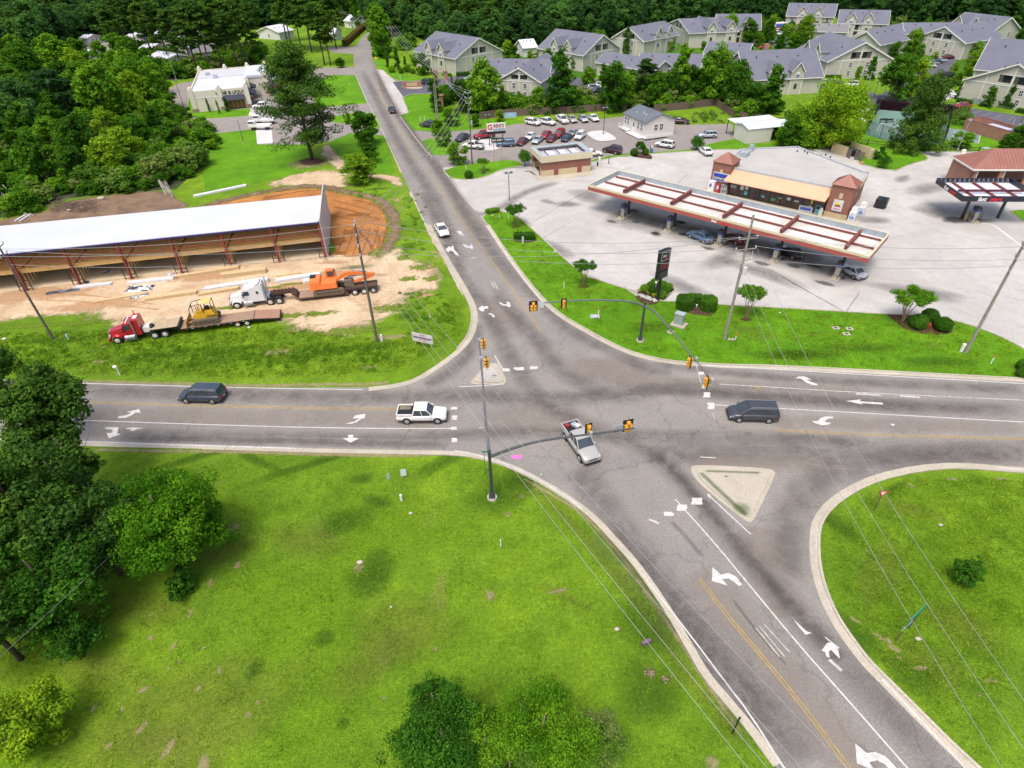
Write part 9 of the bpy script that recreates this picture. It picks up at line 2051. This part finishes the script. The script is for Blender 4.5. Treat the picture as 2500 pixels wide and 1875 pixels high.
for s,d_,m in((.46,.0,LR),(.26,-.012,WHITEP)):
 b=MB();cz=2.25;v=[(-s,-.06+d_,cz+s*.58),(s,-.06+d_,cz+s*.58),(0,-.06+d_,cz-s*1.1)]
 b.add([c+Vec(q) for q in v]+[c+Vec((q[0],q[1]+.012,q[2])) for q in v],[(0,2,1),(3,4,5),(0,1,4,3),(1,2,5,4),(2,0,3,5)]);b.mk('plate' if s>.4 else 'centre',m,T)
c,e=at('M',1570,985),at('M',1612,945);T=wth('guide_sign','green guide sign on two posts seen almost edge on','road sign',tuple(c))
d=(e-c).normalized();L_=2.6
for u in(.3,2.0):
 b=MB();b.tb(c+d*u,c+d*u+Vec((0,0,2.9)),.04);b.mk('post',mat("brown_green_post",(.10,.08,.06),.8),T)
Fg=Fr(c,d);b=MB();Fg.box(b,.2,2.5,-.03,.03,2.1,2.9);b.mk('plate',mat("sign_green",(.03,.26,.17),.4),T);b=MB();Fg.box(b,.1,1.2,-.03,.03,1.45,1.95);b.mk('lower_plate',GALV,T)
c=at('J',1000,1600);T=wth('street_name_sign','small green street name sign on a slim post by the near mast','road sign',tuple(c))
b=MB();b.tb(c,c+Vec((0,0,3.0)),.03);b.mk('post',mat("green_post",(.06,.15,.10),.6),T);b=MB();b.box(c+Vec((.1,0,2.95)),(.6,.03,.18));b.mk('plate',mat("sign_green",(.03,.26,.17),.4),T)
c=at('A',68,555);T=wth('warning_sign','yellow diamond warning sign on the verge of the bend','road sign',tuple(c));b=MB();b.tb(c,c+Vec((0,0,2)),.05);b.mk('post',GALV,T)
b=MB();s=.65;b.add([c+Vec(q) for q in((-s,-.05,2.3),(0,-.05,2.3-s),(s,-.05,2.3),(0,-.05,2.3+s),(-s,0,2.3),(0,0,2.3-s),(s,0,2.3),(0,0,2.3+s))],[(0,1,2,3),(7,6,5,4),(0,4,5,1),(1,5,6,2),(2,6,7,3),(3,7,4,0)]);b.mk('plate',mat("sign_yellow",(.75,.45,.02),.5),T)
c=at('A',375,750);T=wth('brick_entrance_sign','low brick monument sign on a planted island at the apartment drive','entrance sign',tuple(c))
b=MB();b.prism(smp(pts('A',[(275,745),(320,730),(420,730),(470,750),(450,765),(330,762)]),1,True),0,.16);b.mk('island',CKB,T)
b=MB();b.box(c+Vec((0,0,.9)),(5.4,.6,1.5),.1);b.mk('wall',BRICK2,T);b=MB();b.box(c+Vec((0,-.32,1.0)),(3.4,.08,.9),.1);b.mk('panel',STONE,T)
for s in(-1,1):
 b=MB();b.box(c+Vec((s*2.7,s*.27,1.1)),(.8,.9,2.0),.1);b.mk('pier',BRICK2,T)
for x,y,lab in((585,690,'tall brick gate pier behind the paired posts'),(665,700,'second brick gate pier by the pale lamp'),(625,920,'brick wall end behind the large clipped cypress')):
 c=at('A',x,y);tag(MB().box(c+Vec((0,0,1.6)),(1.3,1.3,3.2),.1).box(c+Vec((0,0,3.3)),(1.6,1.6,.2),.1).mk('brick_pier',BRICK2),lab,'brick pier')
c=at('T',1525,1215);T=wth('banner','pale blue banner hung on the wooden fence','banner',tuple(c));b=MB();b.box(c+Vec((0,-.2,1.2)),(4.4,.04,1.3),.12);b.mk('cloth',mat("banner_blue",(.28,.50,.70),.6),T)
letr("AUTO",1.0,LW,T,c+Vec((0,-.24,1.2)),(math.cos(.12),math.sin(.12),0),(0,0,1),.005)
for k_,x,y,w,h,lab,a in(('N',1985,175,.55,.9,'larger white yard sign near the near mast',10),('N',1912,195,.35,.8,'smaller white yard sign seen at an angle',60)):
 c=at(k_,x,y);T=wth('yard_sign',lab,'yard sign',tuple(c));b=MB();b.box(c+Vec((0,0,.75)),(w,.03,h),R(a));b.mk('board',mat("yard_board",(.66,.72,.78),.5),T);b=MB();b.tb(c,c+Vec((0,0,.5)),.02);b.mk('stake',GALV,T)
c=at('J',1268,1462);tag(MB().box(c+Vec((0,0,.045)),(1.0,.5,.03),.1).mk('pink_board',mat("hot_pink",(.8,.16,.5),.5)),'hot pink board lying on the asphalt beside the near mast','board')
c=at('O',1560,1000);T=wth('small_box_sign','small dark box on a short post in the near lawn','box',tuple(c));b=MB();b.box(c+Vec((0,0,.55)),(.75,.25,.3),.4);b.mk('box',mat("mauve_box",(.15,.10,.14),.6),T);b=MB();b.tb(c,c+Vec((0,0,.45)),.05);b.mk('post',GALV,T)
c=at('M',780,1430);tag(MB().tb(c,c+Vec((.0,0,2.3)),.05).box(c+Vec((0,0,2.25)),(.12,.05,.35)).mk('delineator_post',BLK),'dark slim post at the kerb of the near road','post')
def marker(k_,x,y,h,lab,red=None,r=.07,m=WHITEP):
 c=at(k_,x,y);T=wth('marker_post',lab,'marker post',tuple(c));b=MB();b.tb(c,c+Vec((0,0,h)),r,n=6);b.mk('shaft',m,T)
 if red:b=MB();b.tb(c+Vec((0,0,h)),c+Vec((0,0,h+.35)),r*1.02,n=6);b.mk('cap',red,T)
ORC=mat("marker_orange",(.62,.14,.03),.5)
marker('F',1148,1240,1.0,'white marker post on the grass strip left of the bay lines',None);marker('F',1443,1475,.9,'orange capped marker beside the square drain cover',ORC);marker('F',595,640,.7,'orange capped marker by the flat shrub near the lot entrance',ORC);marker('F',308,218,.8,'white marker on the lawn corner below the utility pole')
marker('K',1035,635,.7,'orange capped marker at the foot of the transformer pole',ORC);marker('L',1925,835,.9,'orange capped marker near the right end of the station lawn',ORC);marker('E',1935,1225,.9,'orange capped marker in the weeds above the site board',ORC)
marker('A',272,680,1.4,'white marker post at the apartment entrance lawn');marker('T',165,1240,1.2,'first white post behind the parked hatchback');marker('T',232,1225,1.2,'second white post behind the parked hatchback')
marker('P',1510,580,.8,'white marker beside the dark rounded shrub');marker('N',1972,285,.75,'short white pedestal below the yard signs',None,.13);marker('O',850,510,.9,'white marker post alone on the near lawn',None,.06);marker('N',1920,810,.12,'small white stub on the near lawn',None,.06)
marker('E',1520,1415,1.0,'white cable marker at the foot of the excavator pole',None,.16);marker('L',1672,730,1.1,'white cylinder at the foot of the thick right pole',None,.2);marker('F',795,855,1.1,'grey white pedestal in front of the twin hedge',None,.17,INS);marker('D',590,1400,.8,'pale turquoise marker near the left pole',None,.12,mat("pale_turquoise",(.45,.66,.64),.5))
marker('P',1590,725,.6,'white stub in the shop lawn');marker('F',675,640,.5,'white stub beside the first lot myrtle');marker('C',880,1430,2.0,'small white sign post on the court lawn',None,.12)
c=at('I',1030,235);T=wth('standpipe','bent white pipe sticking out of the roadside grass','pipe',tuple(c));b=MB();b.path([c,c+Vec((.05,0,.9)),c+Vec((-.1,0,1.3))],.08);b.ball(c+Vec((-.1,0,1.3)),(.28,.2,.2));b.mk('pipe',WHITEP,T)
c=at('K',555,512);T=wth('signal_cabinet','grey green signal cabinet on a concrete pad below the hedge','cabinet',tuple(c))
b=MB();b.box(c+Vec((0,.2,.1)),(1.9,1.5,.24),R(-35));b.mk('pad',CKB,T);b=MB();b.box(c+Vec((0,.3,.95)),(1.15,.85,1.5),R(-35));b.mk('body',mat("cabinet_grey_green",(.27,.34,.31),.5,(.24,.31,.28),1),T);b=MB();b.box(c+Vec((0,.3,1.74)),(1.25,.95,.08),R(-35));b.mk('lid',GALV,T)
for k_,x,y,w,h,lab in(('K',483,567,.8,.6,'square pull box below the signal cabinet'),('F',1412,1485,1.3,.9,'grey square drain cover on the station lawn'),('L',598,533,.9,.6,'left of three small concrete covers on the lawn'),('L',714,538,.9,.6,'right of three small concrete covers on the lawn'),('L',688,583,.9,.6,'lower of three small concrete covers on the lawn'),('K',998,628,.7,.4,'pinkish cover at the foot of the transformer pole'),('C',1870,1335,1.6,1.0,'pale cover on the grass by the wide bush')):
 c=at(k_,x,y);T=wth('ground_cover_box',lab,'ground box',tuple(c));b=MB();b.box(c+Vec((0,0,.05)),(w,h,.1));b.mk('rim',CKB if w<1 else GALV,T);b=MB();b.box(c+Vec((0,0,.105)),(w*.45,h*.45,.012));b.mk('lid',DKPL if w<1 else CONC_W,T)
c=at('L',1390,528);T=wth('fire_hydrant','red fire hydrant between the three ball shrubs','hydrant',tuple(c));HY=mat("hydrant_red",(.5,.05,.03),.5)
b=MB();b.tb(c,c+Vec((0,0,.6)),.13,.12,10);b.ball(c+Vec((0,0,.62)),.15);b.mk('barrel',HY,T)
b=MB();b.tb(c+Vec((-.25,0,.42)),c+Vec((.25,0,.42)),.08);b.tb(c+Vec((0,-.25,.42)),c+Vec((0,0,.42)),.09);b.mk('outlet',HY,T)
for k_,x,y,lab in(('K',703,358,'small white spotlight in the notch of the square hedge'),('F',1235,0,'x')):
 if lab=='x':continue
 c=at(k_,x,y);tag(MB().tb(c,c+Vec((0,0,.4)),.06).ball(c+Vec((0,0,.45)),.13).mk('spotlight',WHITEP),lab,'spotlight')
c=at('K',352,180);tag(MB().tb(c,c+Vec((0,0,.7)),.1).ball(c+Vec((0,0,.75)),.2).mk('spotlight',WHITEP),'white floodlight beside the pylon sign column','spotlight')
c=at('S',2075,905);T=wth('air_machine','blue air machine on the kerb by the cone shaped tree','air machine',tuple(c));b=MB();b.box(c+Vec((.15,0,.5)),(.6,.4,.8));b.mk('cabinet',mat("machine_blue",(.05,.16,.35),.5),T);b=MB();b.tb(c+Vec((-.15,0,0)),c+Vec((-.15,0,1.7)),.07);b.mk('post',BLK,T);b=MB();b.ball(c+Vec((.15,0,1.4)),.2);b.mk('globe',WHITEP,T)
# --- clipped shrubs, beds and hedges
rsh(smp(pts('L',[(1005,405),(1200,415),(1420,425),(1655,490),(1600,520),(1605,580),(1480,592),(1300,580),(1170,535),(1100,470)]),0,True),.15,MULCH,.020,"mulch_bed")
rsh(pts('K',[(165,245),(200,215),(300,160),(480,165),(530,205),(430,290),(380,300),(360,330),(280,338),(200,300)]),.12,MULCH,.021,"mulch_bed")
rsh(pts('K',[(540,320),(580,300),(860,320),(880,340),(865,425),(760,432),(600,400)]),.12,MULCH,.021,"mulch_bed")
rsh(pts('F',[(715,790),(880,775),(930,830),(880,855),(720,850)]),.12,MULCH,.021,"mulch_bed")
rsh(pts('B',[(500,1410),(600,1370),(700,1385),(720,1440),(620,1425)]),.12,MULCH,.021,"mulch_bed")
rsh(pts('L',[(2110,860),(2160,850),(2400,830),(2400,1000),(2160,955)]),.12,MULCH,.021,"mulch_bed")
def ballshrub(k_,x,y,r,lab,m=None,grp=None):
 c=at(k_,x,y);T=thing('ball_shrub',lab,'shrub',(c[0],c[1],0),random.uniform(0,6),grp);T.scale=(r*2,r*2,r*1.75)
 for n__,me in(('crown',KINDS_['ball'][0][1]),('core',KINDS_['core'][0][1])):
  o=bpy.data.objects.new(n__,me);COL.objects.link(o);o.parent=T
 return T
bo=MB().ball((0,0,.5),.44,12,9).mk('core',mat("shrub_core",(.02,.05,.01),.9),smooth=True);KINDS_['core']=[(1,bo.data,None)];bpy.data.objects.remove(bo)
for x,y,r,lab in((1290,525,1.05,'left ball shrub in the hydrant bed'),(1385,475,1.05,'rear ball shrub in the hydrant bed'),(1500,545,1.0,'right ball shrub in the hydrant bed'),(2190,880,.7,'upper ball shrub at the right frame edge'),(2180,945,.6,'lower ball shrub at the right frame edge')):ballshrub('L',x,y,r,lab)
for i,(x,y,r) in enumerate(((340,165,.62),(310,190,.62),(415,180,.58),(460,205,.62),(255,215,.62),(425,240,.68),(325,240,.68),(400,275,.70))):ballshrub('K',x,y,r,'clipped ball shrub in the bed at the foot of the pylon sign',None,'ball shrubs below the pylon sign')
for k_,x,y,r,lab in(('B',545,1400,.9,'left low shrub under the cone shaped tree'),('B',645,1390,.8,'right low shrub under the cone shaped tree'),('A',860,1528,.9,'flat shrub at the tip of the lawn corner')):ballshrub(k_,x,y,r,lab)
def boxhedge(name,P,h,n,size,m,label,cat='hedge',z0=0.0):
 """clipped hedge: solid core with a skin of leaves on its real surface"""
 n0=len(P);c0=sum(P,Vec())/n0;T=wth(name,label,cat,(c0[0],c0[1],0));b=MB();b.prism([c0+(p-c0)*.95 for p in P],0,h*.95,False);b.mk('core',mat("shrub_core",(.02,.05,.01),.9) if m!=L_PURPLE else m,T)
 cl=[]
 r_=random.Random(n)
 A=sum(P[i][0]*P[(i+1)%n0][1]-P[(i+1)%n0][0]*P[i][1] for i in range(n0));per=rsm(P+[P[0]],size*1.6)
 for p in per:
  for z in np.arange(.05,h,size*1.5):cl.append((p[0],p[1],z,size*.9,size*.9,size*.9,r_.random()))
 xs=[p[0] for p in P];ys=[p[1] for p in P];s=size*1.5
 for x in np.arange(min(xs),max(xs),s):
  for y in np.arange(min(ys),max(ys),s):
   if inpoly(x,y,P):cl.append((x,y,h-size*.3,size,size,size*.6,r_.random()))
 me=leaves('foliage',[(a-c0[0],b_-c0[1],z,*q) for a,b_,z,*q in cl],n,size,m);o=bpy.data.objects.new('foliage',me);COL.objects.link(o);o.parent=T;return T
def rect(c,w,d,a):
 u=Vec((math.cos(a),math.sin(a),0));v=Vec((-u[1],u[0],0));return[c-u*w/2-v*d/2,c+u*w/2-v*d/2,c+u*w/2+v*d/2,c-u*w/2+v*d/2]
HA=R(-8)
cH=at('K',712,378)
boxhedge('clipped_hedge',smp(rect(cH+Vec((-1.65,.9,0)),2.0,2.4,HA),1,True),1.5,6000,.13,L_BROAD,'left half of the square clipped hedge with a notch');boxhedge('clipped_hedge',smp(rect(cH+Vec((1.55,.5,0)),2.0,2.4,HA),1,True),1.5,6000,.13,L_BROAD,'right half of the square clipped hedge with a notch');boxhedge('clipped_hedge',rect(cH+Vec((0,1.55,0)),1.6,1.2,HA),1.5,3000,.13,L_BROAD,'rear middle piece joining the square clipped hedge')
cH=at('F',765,838);boxhedge('clipped_hedge',smp(rect(cH+Vec((0,.6,0)),1.7,1.5,R(5)),1,True),1.1,3500,.13,L_DARK,'left of the twin dark hedges behind the pedestal');cH=at('F',850,838);boxhedge('clipped_hedge',smp(rect(cH+Vec((0,.6,0)),1.7,1.5,R(5)),1,True),1.1,3500,.13,L_DARK,'right of the twin dark hedges behind the pedestal')
cH=at('F',535,600);boxhedge('clipped_hedge',smp(rect(cH+Vec((0,.3,0)),2.6,1.2,R(20)),2,True),.7,3000,.14,L_BROAD,'flat oval hedge at the station lot entrance')
for k_,a,b_,wd,h,m,lab in(('C',(870,975),(1160,1000),2.2,2.2,L_PURPLE,'dark purple hedge along the back of the tennis court'),('C',(1480,1010),(1570,1040),2.0,2.0,L_PURPLE,'dark purple hedge at the right court corner'),('C',(810,1070),(880,980),1.2,1.5,L_DARK,'green hedge at the left court corner'),('A',(755,655),(865,650),1.6,1.3,L_DARK,'dark low hedge at the foot of the first gable'),('C',(415,718),(560,720),1.4,1.4,L_DARK,'low hedge below the widest gable'),('C',(1610,915),(1730,940),1.2,1.0,L_DARK,'low hedge at the cream gable wall'),('C',(2140,1010),(2300,1035),1.2,1.1,L_DARK,'low hedge at the frame edge by the cream gable'),('P',(1550,400),(1720,245),2.0,2.4,L_REDB,'reddish brown hedge like fence beyond the side lane'),('A',(640,650),(700,655),1.4,1.0,L_BRIGHT,'bright green low hedge by the first block wall')):
 p,q=at(k_,*a),at(k_,*b_);c=(p+q)/2;boxhedge('long_hedge',rect(c,(q-p).length,wd,math.atan2(q[1]-p[1],q[0]-p[0])),h,int((q-p).length*260),.26,m,lab)
for k_,x,y,r,lab in(('R',1240,660,2.6,'pale variegated bush beside the brick enclosure'),('R',1180,560,2.4,'second variegated bush nearer the court')):
 c=at(k_,x,y);T=thing('variegated_bush',lab,'shrub',(c[0],c[1],0));me=leaves('crown',[(0,0,r*.45,r*1.1,r,r*.6,.6)]+lobed(r,.3,r,lambda u:1-.5*u,12,5,int(x),.25),2600,.28,L_VINE);o=bpy.data.objects.new('crown',me);COL.objects.link(o);o.parent=T
r_=random.Random(3)
c=at('K',265,285);cl=[]
for i in range(70):
 q=at('K',*[(175+r_.random()*185,0)[0],0]) if False else at('K',175+190*(t:=r_.random()),245+t*62+r_.uniform(-8,14));cl.append((q[0]-c[0],q[1]-c[1],.25,.17,.17,.15,.5))
T=thing('flower_bed','band of white flowers below the pylon sign','flowers',(c[0],c[1],0));o=bpy.data.objects.new('white_blossom',leaves('white_blossom',cl,1500,.12,L_FLOW));COL.objects.link(o);o.parent=T
cl2=[(q[0]-c[0],q[1]-c[1],.4,.25,.25,.3,r_.random()) for q in[at('K',x+r_.uniform(-25,25),y+r_.uniform(-12,12)) for x,y in((220,220),(240,215),(340,265),(320,258),(300,248)) for _ in range(4)]]
o=bpy.data.objects.new('yellow_foliage',leaves('yellow_foliage',cl2,900,.12,L_BED));COL.objects.link(o);o.parent=T
b=MB();kerb(b,pts('K',[(170,225),(200,205)])+pts('K',[(290,150),(480,158),(530,203),(380,302)]),-.07,.07,.14);b.mk('edging',CKB,None)['kind']='structure';bpy.data.objects['edging'].name='bed_edging_kerb'
cl=[]
for spec,n in((('E',300,1480,900,1640),60),(('E',900,1440,1600,1600),70),(('D',0,1400,700,1640),60),(('E',1640,1000,2100,1250),60),(('D',1000,1450,2200,1640),80),(('E',1700,150,1900,700),50),(('E',1200,50,1500,180),30)):
 for i in range(n):
  q=at(spec[0],r_.uniform(spec[1],spec[3]),r_.uniform(spec[2],spec[4]));s=r_.uniform(.15,.5);cl.append((q[0],q[1],s*.35,s,s,s*.5,r_.random()))
o=bpy.data.objects.new('roadside_weeds',leaves('roadside_weeds',cl,22000,.13,L_WEED));COL.objects.link(o);o['kind']='stuff'
cl=[]
for i in range(26):
 q=at('B',r_.uniform(900,1350),r_.uniform(1015,1110));s=r_.uniform(.4,1.0);cl.append((q[0],q[1],s*.4,s,s,s*.6,r_.random()))
o=bpy.data.objects.new('vacant_corner_weeds',leaves('vacant_corner_weeds',cl,3000,.3,L_VINE));COL.objects.link(o);o['kind']='stuff'
# --- fences and court
FW_=mat("brown_fence_board",(.16,.11,.09),.9,(.115,.08,.07),3)
def fence(spec,h,label,step=.42):
 P=rsm(mxp(spec),step);T=wth('wooden_fence',label,'fence',tuple(P[0]))
 n=len(P);per=max(1,n//290);k_=0
 for i in range(n-1):
  a,c=P[i],P[i+1];d=(c-a);an=math.atan2(d[1],d[0]);hh=h+random.uniform(-.06,.06)
  q=MB();q.box((a+c)/2+Vec((0,0,hh/2)),(d.length*.93,.05,hh),an);q.mk('fence_board',FW_,T)
 return T
fence(['T',(1080,1215),(1300,1180),'A',(1380,988),(1800,968),(2212,935),'B',(440,995)],1.9,'brown board fence between the car lot and the tree belt')
fence(['B',(720,1010),(1000,985),(1275,950)],1.9,'brown board fence behind the weedy corner')
fence(['B',(1275,950),(1420,1050),(1560,1090)],1.9,'brown board fence running from the bend towards the metal shed')
RAILB=mat("black_rail",(.012,.012,.012),.7)
P=rsm(mxp(['C',(640,1290),(800,1305),(1000,1325),(1200,1345),(1500,1362),(1800,1372)]),2.6)
T=wth('rail_fence','low black two rail fence below the tennis court','fence',tuple(P[0]))
for p in P:MB().box(p+Vec((0,0,.6)),(.16,.16,1.2)).mk('post',RAILB,T)
for i in range(len(P)-1):
 for z in(.45,.95):MB().tb(P[i]+Vec((0,0,z)),P[i+1]+Vec((0,0,z)),.07,.07,4).mk('rail',RAILB,T)
COURT=paved("court_green",(.115,.215,.175),(.14,.24,.20),(.10,.18,.155),6,0,.15);COURTB=paved("court_inner",(.16,.22,.215),(.18,.25,.24),(.14,.2,.19),6,0,.15)
cp=pts('C',[(780,1205),(905,985),(1545,1040),(1478,1302),(1200,1330)])
cp=[at('C',778,1208),at('C',905,982),at('C',1545,1035),at('C',1480,1305),at('C',1050,1290)]
sheet("tennis_court",cp,.022,COURT)
Fq=Fr(at('C',880,1180),at('C',1330,1235)-at('C',880,1180))
Lq=23.77;Wq=10.97
bq=MB();sheet("tennis_court_inner",[Fq.p(0,0,0),Fq.p(Lq*.9,0,0),Fq.p(Lq*.9,Wq,0),Fq.p(0,Wq,0)],.026,COURTB)
for u0,u1,v0,v1 in((0,Lq*.9,0,.12),(0,Lq*.9,Wq-.12,Wq),(0,.12,0,Wq),(Lq*.9-.12,Lq*.9,0,Wq),(0,Lq*.9,1.4,1.5),(0,Lq*.9,Wq-1.5,Wq-1.4),(5,5.1,1.4,Wq-1.4),(16,16.1,1.4,Wq-1.4)):
 bq.flat([Fq.p(u0,v0,0),Fq.p(u1,v0,0),Fq.p(u1,v1,0),Fq.p(u0,v1,0)],.030)
bq.mk("court_line",PAINT)['kind']='structure'
T=wth('tennis_net','dark tennis net across the green court','net',tuple(Fq.p(10.5,5,0)))
b=MB();Fq.box(b,10.6,10.65,.5,Wq-.5,.1,1.0);b.mk('mesh',mat("net_dark",(.03,.05,.045),.8),T)
for v in(.4,Wq-.4):MB().tb(Fq.p(10.62,v,0),Fq.p(10.62,v,1.1),.05).mk('post',BLK,T)
def mesh_mat():
 m,t,b,out=new_mat("chain_link");b.inputs["Base Color"].default_value=(.012,.03,.025,1)
 co=coord(t);sp=nd(t,"ShaderNodeSeparateXYZ");t.links.new(co,sp.inputs[0])
 u=math_(t,'ADD',sp.outputs[0],sp.outputs[1]);f1=math_(t,'FRACT',math_(t,'MULTIPLY',math_(t,'ADD',u,sp.outputs[2]),3.5));f2=math_(t,'FRACT',math_(t,'MULTIPLY',math_(t,'SUBTRACT',u,sp.outputs[2]),3.5))
 a=math_(t,'MAXIMUM',math_(t,'LESS_THAN',f1,.16),math_(t,'LESS_THAN',f2,.16));tr=nd(t,"ShaderNodeBsdfTransparent");mx=nd(t,"ShaderNodeMixShader")
 t.links.new(a,mx.inputs[0]);t.links.new(tr.outputs[0],mx.inputs[1]);t.links.new(b.outputs[0],mx.inputs[2]);t.links.new(mx.outputs[0],out.inputs[0]);return m
CL=mesh_mat();T=wth('court_fence','dark chain link fence around the tennis court','fence',tuple(cp[0]))
for i in range(5):
 a,c=cp[i],cp[(i+1)%5];Q=rsm([a,c],3.2)
 for p in Q[:-1]:MB().tb(p,p+Vec((0,0,3.0)),.06,.06,6).mk('fence_post',RAILB,T)
 MB().tb(a+Vec((0,0,3.0)),c+Vec((0,0,3.0)),.04,.04,5).mk('top_rail',RAILB,T)
 b=MB();b.quad(a+Vec((0,0,.05)),c+Vec((0,0,.05)),c+Vec((0,0,2.95)),a+Vec((0,0,2.95)));b.mk('mesh_panel',CL if i not in(0,2) else mat("windscreen_cloth",(.02,.03,.03),.8),T)
for x,y,lab in((940,1105,'dark bench by the far court line'),(1000,1108,'second dark bench by the far court line')):
 c=at('C',x,y);T=wth('court_bench',lab,'bench',tuple(c));MB().box(c+Vec((0,0,.45)),(1.8,.4,.06)).mk('seat',BLK,T);MB().box(c+Vec((0,.2,.8)),(1.8,.05,.4)).mk('backrest',BLK,T)
 for s in(-.8,.8):MB().box(c+Vec((s,0,.22)),(.06,.4,.44)).mk('leg',BLK,T)
c=at('C',675,1205);T=wth('ring_of_stones','ring of pale stones on the lawn left of the court','stones',tuple(c))
for i in range(10):
 a=2*PI*i/10;q=c+Vec((1.1*math.cos(a),.9*math.sin(a),.1));MB().ball(q,(.28,.22,.16),6,4).mk('stone',CKB,T)
c=at('C',850,1425);T=wth('stone_bench','low pale stone trough beside the flowering bush','trough',tuple(c));MB().box(c+Vec((0,0,.3)),(1.6,.6,.35),-.2).mk('slab',CONC_W,T)
for s in(-.6,.6):MB().box(c+Vec((s,-s*.2,.1)),(.3,.5,.3),-.2).mk('support',CONC_W,T)
for k_,x,y,lab in(('R',1415,325,'first air conditioner at the cream wall'),('R',1460,330,'second air conditioner at the cream wall'),('R',1510,338,'third air conditioner at the cream wall'),('R',1970,400,'fourth air conditioner at the cream wall'),('R',2025,415,'fifth air conditioner at the cream wall'),('R',2075,425,'sixth air conditioner at the cream wall'),('B',520,555,'air conditioner behind the low slate roof'),('R',360,195,'x')):
 if lab=='x':continue
 c=at(k_,x,y);T=wth('air_conditioner_unit',lab,'air conditioner',tuple(c));MB().box(c+Vec((0,.3,.5)),(.9,.8,1.0)).mk('body',GALV,T);MB().tb(c+Vec((0,.3,1.0)),c+Vec((0,.3,1.05)),.35,n=10).mk('fan_grille',DKPL,T)
for k_,x,y,lab,s in(('F',1068,930,'white litter at the lawn edge by the lot',.18),('F',535,618,'white stone by the flat hedge',.22),('D',40,1400,'white litter left of the wooden pole',.3),('D',2135,1300,'white scrap beneath the ramp of the red trailer',.25),('J',1478,1612,'white scrap on the road near the near mast',.12),('O',408,350,'grey valve cap on the near lawn',.2),('M',1690,967,'pale rock beside the guide sign',.25),('M',1801,408,'pale rock on the upper right lawn',.22),('O',1420,918,'small pale block in the near lawn',.2),('N',1768,592,'grey stump in the bare lawn patch',.3),('L',117,400,'white litter at the edge of the station lawn',.15),('M',213,920,'pale rock on the left lawn by the wires',.2),('E',1945,0,'x',0)):
 if lab=='x':continue
 c=at(k_,x,y);o=MB().ball((c[0],c[1],s*.35),(s,s*.7,s*.5),7,5).mk('small_rock' if 'rock' in lab or 'stone' in lab or 'block' in lab or 'stump' in lab else 'litter',INS if 'white' in lab else CKB);tag(o,lab,'rock' if 'rock' in lab or 'stone' in lab or 'block' in lab else 'litter')
for k_,x,y,s in(('O',1590,1135,11),('O',1660,1162,7)):
 b=MB();c=at(k_,x,y)
 for i in range(s):b.ball((c[0]+random.gauss(0,.22),c[1]+random.gauss(0,.12),.05),(.1,.08,.09),5,4)
 tag(b.mk('rubble_heap',mat("reddish_rubble",(.28,.20,.15),.9),None,kind='stuff'),'small reddish rubble heap in the near lawn, %s'%('larger one' if s>8 else 'smaller one by the wires'),'rubble')
for o in[q for q in bpy.data.objects if q.name.startswith('car_prototype')]:
 def kill(o):
  for ch in list(o.children):kill(ch)
  bpy.data.objects.remove(o)
 kill(o)
print('objects',len(bpy.data.objects),'tris',sum(len(m.polygons) for m in bpy.data.meshes))
